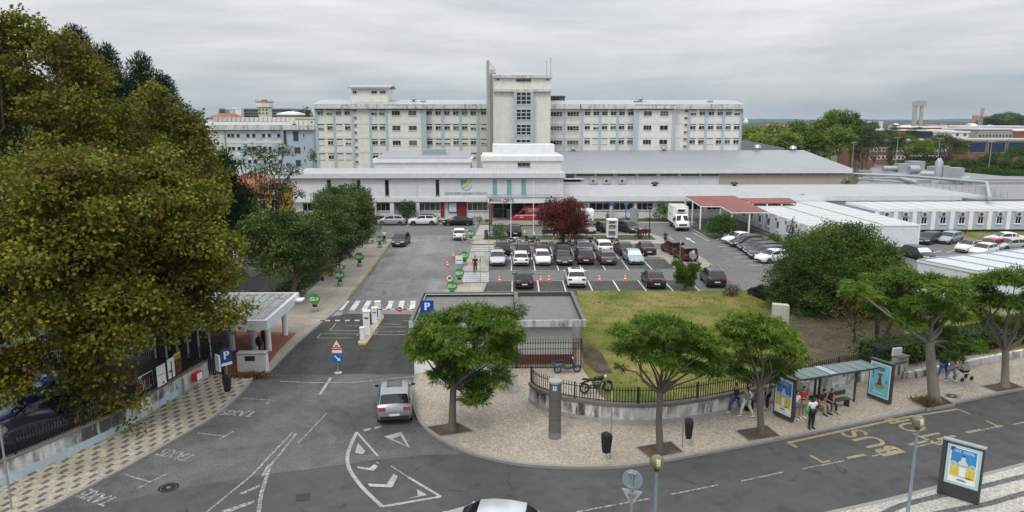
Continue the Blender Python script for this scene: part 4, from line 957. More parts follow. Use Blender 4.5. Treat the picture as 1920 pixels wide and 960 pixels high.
for (xa_,ya_),(xb_,yb_),r,dz in (((1655,316),(1698,315),.6,.9),((1704,318),(1722,318),.95,1.2),((1728,326),(1752,327),.7,1.0),((1600,326),(1700,330),.25,.8),((1700,330),(1850,342),.3,.9),((1850,342),(1856,372),.3,.9),((1610,336),(1690,341),.2,.5),((1690,335),(1720,343),.4,.6),((1800,338),(1815,336),.6,.8)):
    a_, b2 = P(xa_,ya_,3.4+dz), P(xb_,yb_,3.4+dz); duct(a_, b2, r, 3.4+dz, 'duct', SILVER)
for px, py, sx, sy, sz in ((1690,322,3,2.2,2.0),(1714,320,3.5,3,2.4),(1749,328,2,2,2.0),(1780,331,5,2.4,2.0),(1769,333,1.6,1.6,2.6),(1640,331,4,1.2,.7),(1620,325,3,1.2,.7),(1660,340,6,1.4,.8),(1720,343,5,1.4,.7),(1880,345,14,1,.5),(1880,340,14,1,.5),(1800,345,8,1.2,.6),(1625,338,4,1,.6)):
    p = P(px,py,3.4); MB().obox((p.x,p.y,3.4+sz/2),(sx,sy,sz), rnd.uniform(-.1,.1)).build('plant_unit', SILVER if sz > 1 else GREY, PRF)
p = P(1758,333,3.4); MB().lathe([(.8,3.4),(.8,6.8),(.3,7.6)], 14, (p.x,p.y,0)).build('tank', SILVER, PRF, 40)
mb = MB()
for k in range(24):
    p = P(1612+k*12, 334+ (k*1.6), 3.4); mb.tube((p.x,p.y,3.4),(p.x,p.y,4.4),.04,n=4)
a_, b2 = P(1612,334,4.4), P(1612+276,334+37,4.4); mb.tube(a_, b2, .05, n=4); mb.build('railing', GREY, PRF)
p, q_ = P(1818,385), P(1990,380)
bw = wthing('boundary_wall', 'plain cream boundary wall behind the long prefabricated block at the right edge', 'wall', (p+q_)/2)
MB().obox(((p.x+q_.x)/2,(p.y+q_.y)/2,1.3),((q_-p).length,.3,2.9), math.atan2(q_.y-p.y,q_.x-p.x)).build('wall_panel', TAN, bw)
mb = MB(); mb.obox(((p.x+q_.x)/2,(p.y+q_.y)/2-2.4,1.9),((q_-p).length,3.6,.15), math.atan2(q_.y-p.y,q_.x-p.x)); mb.build('lean_to_roof', REDROOF, bw)
grr = wthing('grey_shed', 'plain grey sloping shed roof rising behind the hall, just right of the ward wing', 'shed', (78, 190, 0))
mb = MB(); a_, b2, c2_ = Q(1388,261,182), Q(1470,277,182), Q(1388,283,182); mb.add([(a_[0],182,0),(b2[0]+3,182,0),(b2[0],182,b2[1]),(a_[0],182,a_[1]),(a_[0],205,0),(b2[0]+3,205,0),(b2[0],205,b2[1]),(a_[0],205,a_[1])],[(0,1,2,3),(5,4,7,6),(3,2,6,7),(1,5,6,2),(4,0,3,7)]); mb.build('shed_shell', plain('slate_grey_sheet', (.18,.20,.23), .5), grr)
def far_block(name, label, cat, px0, px1, py0, py1, Y, dep, wallm, roofm, win=None, parapet=True, fr=None, base=0):
    x0_, z1_ = Q(px0, py0, Y); x1_, z0_ = Q(px1, py1, Y)
    o = wthing(name, label, cat, ((x0_+x1_)/2, Y+dep/2, base))
    MB().box(x0_, x1_, Y, Y+dep, base, z1_).build('wall', wallm, o)
    MB().box(x0_-.3, x1_+.3, Y-.3, Y+dep+.3, z1_+.002, z1_+(.6 if parapet else .25)).build('roof', roofm, o)
    if win:
        for r in win['rows']:
            for k in range(win['n']):
                xc = x0_+(x1_-x0_)*(k+.5)/win['n']; ww = win['w']/2; zc_ = Q(960, r, Y)[1]
                window(o, WM(0,Y), xc-ww, xc+ww, zc_-win['h']/2, zc_+win['h']/2, 1, 1, fr or SIGNWHITE, win.get('g', GLASSM), .14, False)
    return o
BW = stained('brick_weathered', (.25,.115,.08), dirt=(.17,.07,.06), amount=.4, fine=.5)
far_block('brick_building', 'long red-brick campus building with rows of small white windows behind the thin trees', 'building', 1632, 1822, 266, 306, 235, 20, BW, CONC, dict(rows=(281,296), n=26, w=1.3, h=1.2))
far_block('brick_building', 'brick campus building faced with dark blue glass at the right edge', 'building', 1816, 1990, 265, 310, 225, 20, BW, CONC, dict(rows=(277,), n=5, w=5.6, h=3.4, g=glassy('blue_glass', (.02,.045,.11), .15)), fr=FRAMED)
far_block('brick_building', 'orange-red brick block with a white roof edge left of the water tower', 'building', 1668, 1708, 245, 262, 330, 25, BRICK, SIGNWHITE)
far_block('brick_building', 'low brick block with a white parapet right of the water tower', 'building', 1722, 1772, 240, 262, 345, 25, BRICK, SIGNWHITE)
far_block('white_building', 'small white block with a dark rooftop frame between the brick buildings', 'building', 1788, 1815, 249, 264, 255, 12, WHITE, SIGNWHITE, dict(rows=(253,), n=2, w=1.4, h=1.2))
far_block('grey_building', 'pale concrete campus building with a strip of windows below the crane', 'building', 1836, 1896, 243, 262, 300, 25, CONC, SIGNWHITE, dict(rows=(255,), n=10, w=2, h=1.5))
far_block('brick_building', 'orange brick block at the right edge beyond the pale concrete building', 'building', 1897, 1990, 246, 262, 305, 25, BRICK, SIGNWHITE)
far_block('dark_shed', 'dark open steel shed among the brick campus buildings', 'shed', 1738, 1786, 246, 262, 290, 15, DARK, SIGNWHITE)
far_block('white_building', 'long low white hall on the skyline below the crane', 'building', 1800, 1960, 238, 246, 420, 30, WALLW, SIGNWHITE)
far_block('white_building', 'pale warehouse left of the water tower near the horizon', 'building', 1622, 1655, 229, 238, 620, 30, WALLW, SIGNWHITE)
far_block('apartment_building', 'glassy apartment block seen to the left and right behind the red-capped water tower', 'building', 446, 545, 205, 225, 430, 30, plain('grey_glass_facade', (.20,.25,.29), .4, var=.1), GREY, dict(rows=(208,213,218), n=24, w=3.6, h=1.0, g=GLASS), fr=FRAMED)
far_block('white_building', 'narrow white end block attached left of the glassy apartment block', 'building', 437, 453, 204, 225, 425, 24, WHITE, SIGNWHITE)
far_block('teal_glass_building', 'small teal glass office block on the left skyline', 'building', 411, 424, 205, 217, 420, 20, TEAL, GREY, dict(rows=(208,212), n=4, w=3, h=1.2, g=TEAL))
far_block('white_building', 'small white and red office block beside the teal one', 'building', 424, 431, 205, 217, 418, 20, WHITE, SIGNWHITE, dict(rows=(208,212), n=2, w=1.6, h=1.2))
far_block('cream_building', 'low cream building between the annexe and the ward wing', 'building', 519, 592, 223, 290, 235, 20, CREAM, CREAMD, dict(rows=(229,), n=8, w=1.0, h=.8))
def round_tank():
    c_ = Q(546, 222, 260); r_ = 3.6; o = wthing('round_tank', 'round red drum with a pale lid on the skyline left of the ward wing', 'tank', (c_[0], 260, 0))
    MB().lathe([(r_*1.3,0),(r_*1.3,Q(960,216,260)[1])], 24, (c_[0],260,0)).build('drum', BRICK, o, 40); z = Q(960,216,260)[1]
    MB().lathe([(r_*1.3+.3,z),(r_*1.3+.3,z+.6),(1,z+1.3)], 24, (c_[0],260,0)).build('lid', SIGNWHITE, o, 40)
round_tank()
rr = wthing('red_roofed_house', 'wide house with a low red roof showing above the solar panels at far left', 'house', (Q(412,222,230)[0], 235, 0))
xa_, xb_ = Q(386,222,230)[0], Q(440,222,230)[0]; zr = Q(960,221.5,230)[1]
MB().box(xa_, xb_, 230, 242, 0, zr).build('wall', CREAM, rr); mb = MB(); hip_roof(mb, xa_, xb_, 230, 242, zr+.003, zr+1.6, 3); mb.build('roof', TILE, rr)
c_ = Q(497.5, 215, 330); X0 = c_[0]; zt = lambda py: Q(960, py, 330)[1]
wt = wthing('water_tower', 'squat pale water tower with a small red tiled cap on the skyline', 'water tower', (X0, 330, 0))
MB().lathe([(3.0,0),(3.0,zt(203))], 8, (X0,330,0)).build('shaft', CREAM, wt); MB().lathe([(3.0,zt(203)),(3.9,zt(201)),(3.9,zt(192))], 8, (X0,330,0)).build('tank', CREAM, wt)
MB().lathe([(4.1,zt(192)),(4.1,zt(191.3)),(1.6,zt(189.5)),(1.5,zt(188)),(.1,zt(186.5))], 8, (X0,330,0)).build('cap', TILE, wt)
for k in range(6):
    a = k*math.pi/3; mb = MB(); mb.tube((X0+3.9*math.cos(a),330+3.9*math.sin(a),zt(193)),(X0+3.9*math.cos(a),330+3.9*math.sin(a),zt(186)),.12,n=5); mb.build('antenna', GREY, wt)
for k in range(-1,2):
    for r in (206.5, 212.5): window(wt, WM(X0+k*1.6,330-2.95), -.5, .5, zt(r)-.55, zt(r)+.55, 1, 1, CREAM, SLOT, .1, False)
Yw = 600.0; tx = lambda px, py: Q(px, py, Yw); wt2 = wthing('water_tower', 'tall concrete water tower of two leaning legs joined by a box at the top', 'water tower', (tx(1721,240)[0], Yw+4, 0))
CT = stained('tower_concrete', (.40,.385,.35), dirt=(.22,.21,.18), amount=.5, fine=.12)
def leg(pa, pb, wa_, wb_, nm):
    (xa_, za_), (xb_, zb_) = pa, pb
    mb = MB(); mb.add([(xa_-wa_,Yw,za_),(xa_+wa_,Yw,za_),(xa_+wa_,Yw+1.5,za_),(xa_-wa_,Yw+1.5,za_),(xb_-wb_,Yw,zb_),(xb_+wb_,Yw,zb_),(xb_+wb_,Yw+1.5,zb_),(xb_-wb_,Yw+1.5,zb_)],[(0,3,2,1),(4,5,6,7),(0,1,5,4),(1,2,6,5),(2,3,7,6),(3,0,4,7)]); mb.build(nm, CT, wt2)
leg((tx(1714.6,242)[0],0),(tx(1717.6,193)[0],tx(0,196)[1]),1.9,1.55,'leg'); leg((tx(1727.6,242)[0],0),(tx(1730,193)[0],tx(0,197)[1]),1.35,1.1,'leg')
xa_, xb_ = tx(1714.2,192)[0], tx(1737.6,192)[0]; MB().box(xa_, xb_, Yw-.5, Yw+3, tx(0,199)[1], tx(0,188.8)[1]).build('tank', CT, wt2)
mb = MB(); mb.tube((xa_+1,Yw+2,tx(0,188.8)[1]),(xb_-2,Yw+2,tx(0,188.2)[1]+.5),.3); mb.box(tx(1716,222)[0],tx(1729,222)[0],Yw+2,Yw+3,tx(0,223)[1],tx(0,222)[1]); mb.build('railing', GREY, wt2)
Yc = 520.0; kx = lambda px, py=230: Q(px, py, Yc)[0]; kz = lambda py: Q(960, py, Yc)[1]
cr = wthing('tower_crane', 'orange tower crane with a level jib standing over the campus roofs', 'crane', (kx(1838), Yc, 0))
def lattice(mb, a, b_, w, n):
    a, b_ = Vector(a), Vector(b_); d = (b_-a).normalized(); u = Vector((0,1,0)); v_ = d.cross(u)
    cs = [u*w+v_*w, u*w-v_*w, -u*w-v_*w, -u*w+v_*w]
    for c_ in cs: mb.tube(a+c_, b_+c_, .16, n=4)
    for k in range(n):
        p0_, p1_ = a.lerp(b_, k/n), a.lerp(b_, (k+1)/n)
        for i in range(4): mb.tube(p0_+cs[i], p1_+cs[(i+1)%4], .10, n=4)
    return mb
ORN = plain('crane_orange', (.55,.22,.08), .5); lattice(MB(), (kx(1838),Yc,0), (kx(1838),Yc,kz(222)), .9, 20).build('mast', plain('crane_grey', (.5,.48,.44), .5), cr)
lattice(MB(), (kx(1838),Yc,kz(222)), (kx(1840),Yc,kz(202)), .75, 6).build('tower_head', ORN, cr); lattice(MB(), (kx(1828),Yc,kz(219)), (kx(1905),Yc,kz(217)), .5, 22).build('jib', ORN, cr)
MB().box(kx(1823),kx(1831),Yc-1,Yc+1,kz(224),kz(216)).build('counterweight', ORN, cr); mb = MB(); mb.tube((kx(1840),Yc,kz(202)),(kx(1880),Yc,kz(217)),.07,n=4); mb.tube((kx(1840),Yc,kz(202)),(kx(1826),Yc,kz(217)),.07,n=4); mb.build('stay', GREY, cr)
def paintm(name, rgb, metal=.25, rough=.3, coat=.3):
    return plain('car_paint_'+name, rgb, rough, metal, .05, 2, .5, coat)
CARG = glassy('car_glass', (.010,.012,.014), .06, .2)
CARGL = glassy('car_glass_pale', (.13,.16,.17), .08, .2)
TRIM = plain('car_black_trim', (.018,.018,.019), .55, var=.1)
TYRE = plain('tyre_rubber', (.016,.016,.017), .8, var=.15)
RIM = plain('alloy_rim', (.36,.37,.38), .35, .6)
HEADL = glassy('headlight_lens', (.55,.57,.58), .1, .15)
TAILL = glassy('taillight_lens', (.32,.015,.02), .15, .3)
PLATE = plain('number_plate', (.72,.72,.7), .5, var=.1, scale=30)
STYLES = {
 'hatch': dict(L=4.05, W=1.74, H=1.46, st=[(0,.58,.70,.86,.30),(.02,.70,.84,.86,.22),(.09,.80,.95,.84,.20),(.24,.95,1,.82,.19),(.42,1.40,1,.755,.19),(.55,1.46,1,.76,.19),(.70,1.45,1,.755,.19),(.84,1.38,.99,.74,.2),(.955,.98,.97,.84,.22),(.985,.86,.92,.82,.26),(1,.60,.82,.86,.32)], roof=(4,7), cowl=3, rear=8, belt=.92),
 'sedan': dict(L=4.65, W=1.80, H=1.44, st=[(0,.56,.70,.86,.28),(.02,.66,.84,.86,.2),(.08,.76,.95,.84,.18),(.25,.92,1,.82,.18),(.41,1.37,1,.74,.18),(.52,1.44,1,.745,.18),(.64,1.43,1,.74,.18),(.73,1.34,1,.72,.18),(.85,1.02,.98,.84,.19),(.975,.97,.93,.82,.24),(1,.66,.82,.86,.32)], roof=(4,7), cowl=3, rear=8, belt=.91),
 'wagon': dict(L=4.65, W=1.79, H=1.47, st=[(0,.56,.70,.86,.28),(.02,.67,.84,.86,.2),(.08,.78,.95,.84,.18),(.24,.94,1,.82,.18),(.39,1.39,1,.755,.18),(.52,1.47,1,.76,.18),(.72,1.46,1,.755,.18),(.88,1.40,.98,.74,.19),(.965,1.0,.97,.84,.22),(.988,.88,.92,.82,.26),(1,.60,.82,.86,.32)], roof=(4,7), cowl=3, rear=8, belt=.92),
 'suv': dict(L=4.45, W=1.84, H=1.64, st=[(0,.66,.72,.86,.36),(.02,.84,.86,.86,.28),(.08,.95,.96,.84,.26),(.25,1.08,1,.84,.25),(.40,1.55,1,.765,.25),(.52,1.64,1,.77,.25),(.70,1.63,1,.765,.25),(.86,1.55,.99,.745,.26),(.955,1.14,.975,.85,.28),(.985,1.0,.94,.83,.34),(1,.72,.84,.86,.40)], roof=(4,7), cowl=3, rear=8, belt=1.04),
 'mpv': dict(L=4.3, W=1.78, H=1.58, st=[(0,.60,.70,.86,.30),(.02,.76,.84,.86,.22),(.08,.90,.95,.84,.20),(.20,1.04,1,.82,.2),(.38,1.50,1,.755,.2),(.52,1.58,1,.76,.2),(.70,1.57,1,.755,.2),(.87,1.48,.99,.74,.2),(.96,1.04,.97,.84,.22),(.988,.9,.92,.82,.26),(1,.62,.82,.86,.32)], roof=(4,7), cowl=3, rear=8, belt=.98),
 'jeep': dict(L=3.95, W=1.72, H=1.68, st=[(0,.70,.80,.88,.42),(.02,.90,.92,.88,.36),(.07,.98,.97,.88,.34),(.31,1.05,1,.88,.33),(.41,1.60,1,.78,.33),(.52,1.68,1,.79,.33),(.75,1.68,1,.79,.33),(.955,1.64,.99,.78,.34),(.975,1.02,.98,.9,.36),(.988,.96,.96,.9,.38),(1,.70,.9,.9,.44)], roof=(4,7), cowl=3, rear=8, belt=1.0),
}
_wheel = {}
def wheel_meshes(r):
    if r not in _wheel:
        w = .20
        t_ = MB(); t_.lathe([(r*.62,-w/2),(r*.93,-w/2),(r,-w*.36),(r,w*.36),(r*.93,w/2),(r*.62,w/2)], 20, axis='x', cap=False)
        ri = MB(); ri.lathe([(r*.66,-w*.5),(r*.66,w*.46),(r*.60,w*.5),(r*.56,w*.3),(r*.05,w*.3)], 20, axis='x', cap=False, m=0)
        for k in range(5):
            a = k*2*math.pi/5; ri.add([(w*.47,r*x*math.cos(a)-y*math.sin(a)*r,r*x*math.sin(a)+y*math.cos(a)*r) for x,y in ((.06,-.1),(.6,-.12),(.6,.12),(.06,.1))],[(0,1,2,3)],0)
        for k in range(5):
            a = (k+.5)*2*math.pi/5; ri.add([(w*.41,r*x*math.cos(a)-y*math.sin(a)*r,r*x*math.sin(a)+y*math.cos(a)*r) for x,y in ((.2,-.06),(.52,-.2),(.52,.2),(.2,.06))],[(0,1,2,3)],1)
        _wheel[r] = (t_.mesh('tyre', TYRE, 40), ri.mesh('rim', [RIM, TRIM], 30))
    return _wheel[r]
def add_mesh(name, me, parent, loc=(0,0,0), rotz=0):
    o = bpy.data.objects.new(name, me); C.objects.link(o); o.parent = parent; o.location = loc; o.rotation_euler = (0,0,rotz); return o
_carm = {}
def car_meshes(style):
    if style in _carm: return _carm[style]
    s = STYLES[style]; L, W, st = s['L'], s['W'], s['st']; hw = W/2; belt = s['belt']
    rings = []
    for i, (f, zt, wf, tf, zl) in enumerate(st):
        y = L/2 - f*L; w = hw*wf
        gh = s['roof'][0] <= i <= s['roof'][1]
        zb = belt + (.05*(i-s['roof'][0])/3 if gh else 0) if gh else zt-.07
        if i in (s['cowl'], s['rear']): zb = zt-.03
        tw = hw*tf*(wf if not gh else 1)
        if i in (s['cowl'],): tw = w*.86
        zm = zl+(zb-zl)*.5
        half = [(0,zl),(w*.86,zl),(w*.97,zl+.10),(w*1.0,zm),(w*.985,zb-.06),(w*.95,zb),(tw+.02,zt-.045),(tw*.86,zt-.004),(0,zt+.02)]
        rings.append([(x,y,z) for x,z in half] + [(-x,y,z) for x,z in half[-2:0:-1]])
    n = len(rings[0]); mb = MB()
    vs = [p for r_ in rings for p in r_]; fs = []
    for i in range(len(rings)-1):
        for k in range(n): fs.append((i*n+k,(i+1)*n+k,(i+1)*n+(k+1)%n,i*n+(k+1)%n))
    fs += [tuple(range(n)), tuple(range((len(rings)-1)*n, len(rings)*n))[::-1]]
    mb.add(vs, fs); body = mb.mesh('body', TRIM, 42)
    R_ = lambda i, k: Vector(rings[i][k])
    parts = {}
    def panel(quad, ins, off, nx=1):
        q = [Vector(p) for p in quad]; c = sum(q, Vector())/4; nrm = (q[1]-q[0]).cross(q[3]-q[0]).normalized()
        return [p.lerp(c, ins) + nrm*off for p in q]
    c_, r0, r1, re = s['cowl'], s['roof'][0], s['roof'][1], s['rear']
    def screen(a, b_, ins, off):   # between ring a (low) and b (high), outward normal up/forward
        nn = (R_(b_,6)-R_(a,6)).cross(R_(a,n-6)-R_(a,6)); nn = (-nn if nn.z < 0 else nn).normalized(); ks = (6,7,8,n-7,n-6)
        pts = [R_(a,k).lerp(R_(b_,k),.05) for k in ks]+[R_(b_,k).lerp(R_(a,k),.06) for k in ks]
        return MB().add([Vector((p.x*.97, p.y, p.z)) + nn*off for p in pts], [(k,k+1,k+6,k+5) for k in range(4)])
    parts['windshield'] = screen(c_, r0, 0, .018).mesh('windshield', CARG)
    parts['rear_window'] = screen(re, r1, 0, .018).mesh('rear_window', CARG)
    side = {}
    for sg in (1, -1):
        kb, kt = (5, 6) if sg > 0 else (n-5, n-6)
        def sp(u, k):     # u: ring coordinate (float), k between belt and top
            i = min(int(u), len(rings)-2); fr_ = u-i
            b0 = R_(i,kb).lerp(R_(i+1,kb),fr_); t0 = R_(i,kt).lerp(R_(i+1,kt),fr_); return b0.lerp(t0, k)
        mids = (r0+r1)/2.0
        m_ = MB()
        for ua, ub, fa, fb in ((c_+.45, mids-.07, .34, 0), (mids+.07, r1+.40, 0, .3)):
            cols = 6; pts = []
            for j in range(cols+1):
                u = ua+(ub-ua)*j/cols
                pts.append((sp(u,.10)+Vector((sg*.012,0,0)), sp(u,.88)+Vector((sg*.012,0,.0))))
            for j in range(cols):
                q = [pts[j][0], pts[j+1][0], pts[j+1][1], pts[j][1]]
                m_.add(q if sg < 0 else q[::-1], [(0,1,2,3)])
        side[sg] = m_.mesh('side_window', CARG)
    parts['side'] = side
    zl = st[4][4]; fL, rL = L/2, -L/2
    zh = st[2][1]-.17
    m_ = MB()
    for sg in (1,-1):
        def lamp(cols, z0, z1, dy):
            n_ = len(cols); v_ = [(sg*hw*x, y, z0+.01*q) for q,(x,y) in enumerate(cols)]+[(sg*hw*x, y+dy*.5, z1) for x,y in cols]+[(sg*hw*x*.9, y+dy, z0) for x,y in cols]+[(sg*hw*x*.9, y+dy, z1) for x,y in cols]
            f_ = [(q,q+1,n_+q+1,n_+q) for q in range(n_-1)]+[(n_+q,n_+q+1,3*n_+q+1,3*n_+q) for q in range(n_-1)]+[(2*n_+q,2*n_+q+1,q+1,q) for q in range(n_-1)]+[(0,n_,3*n_,2*n_),(n_-1,3*n_-1,4*n_-1,2*n_-1)]
            return MB().add(v_, f_)
        parts['head%d' % sg] = lamp(((.46,fL-.005),(.76,fL-.045),(.97,fL-.36)), zh-.075, zh+.075, -.1).mesh('headlight', HEADL)
        zr = st[-2][1]-.06
        tc_ = ((.52,rL-.004),(.87,rL+.012),(.985,rL+.24)) if style != 'jeep' else ((.78,rL-.006),(.93,rL+.004),(.99,rL+.12))
        parts['tail%d' % sg] = lamp(tc_, zr-.11 if style != 'jeep' else zr-.1, zr+.075 if style != 'jeep' else zr+.14, .1).mesh('taillight', TAILL)
        parts['mirror%d' % sg] = MB().ball((sg*(hw+.08), L/2-st[r0][0]*L+.38, belt+.07), (.11,.07,.08), 8, 6).mesh('mirror', TRIM, 60)
    zp = st[-1][4]+.14
    parts['bump_f'] = MB().add([(-hw*.76,fL+.004,zl+.12),(hw*.76,fL+.004,zl+.12),(hw*.62,fL+.012,zl+.27),(-hw*.62,fL+.012,zl+.27),(-hw*.7,fL-.2,zl+.1),(hw*.7,fL-.2,zl+.1),(hw*.6,fL-.2,zl+.27),(-hw*.6,fL-.2,zl+.27)],[(1,0,3,2),(4,5,6,7),(0,1,5,4),(2,3,7,6),(1,2,6,5),(0,4,7,3)]).mesh('grille', TRIM)
    parts['bump_r'] = MB().box(-hw*.80,hw*.80,rL-.012,rL+.3,st[-1][4]-.02,st[-1][4]+.17).mesh('rear_bumper', TRIM)
    parts['plate_f'] = MB().box(-.26,.26,fL-.1,fL+.025,zl+.28,zl+.39).mesh('number_plate', PLATE); parts['plate_r'] = MB().box(-.26,.26,rL-.02,rL+.1,st[-1][4]+.18,st[-1][4]+.29).mesh('number_plate', PLATE)
    r = .315 if style not in ('suv','jeep') else .36
    arch = []
    for sg in (1,-1):
        for yy in (fL-.86, rL+.80):
            m_ = MB()
            pts = [(sg*(hw+.004), yy+(r+.065)*math.cos(a), max(r-.02+(r+.065)*math.sin(a), .12)) for a in [math.pi*j/14 for j in range(15)]]
            pts = pts if sg < 0 else pts[::-1]
            m_.add(pts+[(hw*.7*sg,p[1],p[2]) for p in pts], [tuple(range(15))[::-1]]+[(j,j+1,16+j,15+j) for j in range(14)])
            arch.append(m_.mesh('wheel_arch', TRIM))
    parts['arch'] = arch
    parts['rails'] = MB()
    for sg in (1,-1): parts['rails'].path([(sg*hw*.60,L/2-(st[r0][0]+.03)*L,st[r0][1]+.02),(sg*hw*.61,L/2-st[r0+1][0]*L,st[r0+1][1]+.045),(sg*hw*.60,L/2-st[r1-1][0]*L,st[r1-1][1]+.045),(sg*hw*.58,L/2-(st[r1][0]-.0)*L,st[r1][1]+.03)], .022, 6)
    i0, i1 = r0, r1
    parts['sunroof'] = MB().add([(-hw*.44,L/2-st[i0][0]*L-.12,st[i0][1]+.022+.02),(hw*.44,L/2-st[i0][0]*L-.12,st[i0][1]+.042),(hw*.45,L/2-st[i0+1][0]*L,st[i0+1][1]+.022),(-hw*.45,L/2-st[i0+1][0]*L,st[i0+1][1]+.022),(hw*.45,L/2-(st[i0+1][0]+.17)*L,st[i0+1][1]+.022),(-hw*.45,L/2-(st[i0+1][0]+.17)*L,st[i0+1][1]+.022)],[(0,3,2,1),(3,5,4,2)]).mesh('sunroof', CARG)
    m_ = MB()
    for i in range(r0, r1):
        for k in (6,7,8,9):
            m_.add([Vector(rings[a][b_])+Vector((0,0,.006)) for a,b_ in ((i,k),(i+1,k),(i+1,k+1),(i,k+1))],[(0,1,2,3)])
    parts['roofskin'] = m_.mesh('roof', TRIM, 60)
    parts['wheels'] = (r, fL-.86, rL+.80, hw-.115)
    _carm[style] = (body, parts); return _carm[style]
def slotmat(o, m):
    o.material_slots[0].link = 'OBJECT'; o.material_slots[0].material = m
def car(style, label, paint, pos, head, rails=None, sunroof=False, roof=None, shade=False, spare=False, dark_rear=True, scale=1.0, name='parked_car', cat='car', group=None, rimdark=False):
    """pos: ground point of the car's centre; head: 0 = nose pointing away (+y), counted anticlockwise, degrees"""
    body, p = car_meshes(style); s = STYLES[style]
    o = thing(name, label, cat, pos, R(head), group)
    if scale != 1: o.scale = (scale,)*3
    b_ = add_mesh('body', body, o); slotmat(b_, paint)
    for sg in (1,-1):
        add_mesh('side_window', p['side'][sg], o); add_mesh('headlight', p['head%d'%sg], o); add_mesh('taillight', p['tail%d'%sg], o)
        m_ = add_mesh('mirror', p['mirror%d'%sg], o); slotmat(m_, paint if not rimdark else TRIM)
    for a_ in p['arch']: add_mesh('wheel_arch', a_, o)
    ws = add_mesh('windshield', p['windshield'], o)
    if shade: slotmat(ws, plain('sunshade_silver', (.55,.68,.68), .3, .3))
    add_mesh('rear_window', p['rear_window'], o); add_mesh('grille', p['bump_f'], o); add_mesh('number_plate', p['plate_f'], o); add_mesh('number_plate', p['plate_r'], o)
    if dark_rear: add_mesh('rear_bumper', p['bump_r'], o)
    if rails:
        if 'railmesh%s' % rails.name not in p: p['railmesh%s' % rails.name] = p['rails'].mesh('roof_rail', rails, 60)
        add_mesh('roof_rail', p['railmesh%s' % rails.name], o)
    if sunroof: add_mesh('sunroof', p['sunroof'], o)
    if roof: slotmat(add_mesh('roof', p['roofskin'], o), roof)
    if spare:
        MB().lathe([(.1,-s['L']/2-.20),(.30,-s['L']/2-.20),(.34,-s['L']/2-.16),(.34,-s['L']/2+.05)], 18, (0,0,1.0), axis='y').build('spare_wheel', [plain('spare_cover', (.25,.25,.24), .6)], o, 40)
    r, yf, yr, xw = p['wheels']; tm, rm = wheel_meshes(r)
    for sg in (1,-1):
        for y in (yf, yr):
            w = add_mesh('wheel', tm, o, (sg*xw, y, r), 0 if sg > 0 else math.pi)
            add_mesh('rim', rm, w)
    return o
W_ = paintm('white', (.72,.73,.73), .0); SV = paintm('silver', (.46,.48,.49), .55, .3); GR_ = paintm('grey', (.12,.125,.13), .4); DG = paintm('dark_grey', (.028,.03,.033), .3, .3, .1)
BK = paintm('black', (.006,.006,.0065), .0, .25, .08); DR = paintm('dark_red', (.075,.012,.016), .2); NB = paintm('navy_black', (.016,.018,.026), .2); SB = paintm('silver_blue', (.30,.34,.38), .5); CR = paintm('cream_white', (.70,.68,.60), 0); RD = paintm('bright_red', (.42,.02,.03), .1); MG = paintm('mid_grey', (.21,.215,.22), .5)
RAILS = plain('roof_rail_silver', (.5,.51,.52), .35, .5)
SVX = paintm('pale_silver', (.27,.285,.30), .5, .3)
def near(px, py, back, head_away=True):
    """centre of a car whose nearest end touches the ground at this pixel, seen end on"""
    p = P(px, py); return (p.x, p.y + back, 0)
LOTG = 'cars parked in the car park bays'; 
car('suv', 'silver SUV with glass roof panel stopped at the mouth of the drive, seen from behind', SVX, near(731, 798, 2.1), 7, rails=None, sunroof=True, name='car', rimdark=True)
car('hatch', 'pale silver car passing along the street at the bottom edge, only its roof in view', paintm('ice_silver', (.55,.58,.60), .4, .3), (P(915,945,1.45).x, P(915,945,1.45).y-.2, 0), 82, name='car')
FG = 'cars parked along the hospital frontage'
def sidecar(style, label, paint, px, py, head, **k):
    p = P(px, py); return car(style, label, paint, (p.x, p.y+.85, 0), head, group=k.pop('group', FG), **k)
sidecar('mpv', 'silver hatchback parked at the left end of the row below the entrance building windows', SV, 733, 423.0, 90)
sidecar('suv', 'white crossover with a black roof parked between the silver and black cars on the frontage', W_, 792, 423.0, 90, roof=BK)
sidecar('sedan', 'black saloon parked beside the zebra crossing on the frontage', BK, 858, 423.5, 90)
car('mpv', 'dark grey people carrier driving out along the left kerb, facing the camera', DG, near(748, 464.5, 2.1), 176, name='car')
car('hatch', 'white hatchback driving away beside the uppermost right-hand green sign', W_, near(860, 452, 2.0), 2, name='car')
def row(style, label, paint, px, py, head, back=None, **k):
    L_ = STYLES[style]['L']; return car(style, label, paint, near(px, py, (back if back is not None else L_/2-.05)), head, group=LOTG, **k)
row('suv', 'black SUV with roof rails in the back row, behind the silver hatchback', BK, 943, 481, 0, rails=RAILS)
row('hatch', 'black hatchback in the back row, behind the white car seen from the rear', BK, 982, 483, 0)
row('wagon', 'dark plum estate in the back row, behind the white front-facing hatchback', paintm('plum', (.035,.018,.02), .3), 1019, 484, -1)
row('wagon', 'black estate in the back row, behind the black saloon with upright grille', BK, 1058, 484, -1)
row('mpv', 'grey people carrier in the back row, behind the dark SUV', MG, 1097, 482, 180)
row('suv', 'white crossover seen from the rear in the back row of the car park', W_, 1135, 480, 1)
row('sedan', 'black saloon turned slightly left in the back row, behind the blue-silver car', BK, 1176, 482, 3)
row('sedan', 'black saloon with white plate at the right end of the back row', NB, 1217, 481, 1)
row('hatch', 'silver hatchback facing the camera at the left end of the front row', SV, 932.5, 500.5, 181)
row('hatch', 'white hatchback seen from the rear in the front row, second from the left', W_, 977, 500.5, 0)
row('hatch', 'white hatchback facing the camera in the front row, third from the left', W_, 1018.5, 499.5, 181)
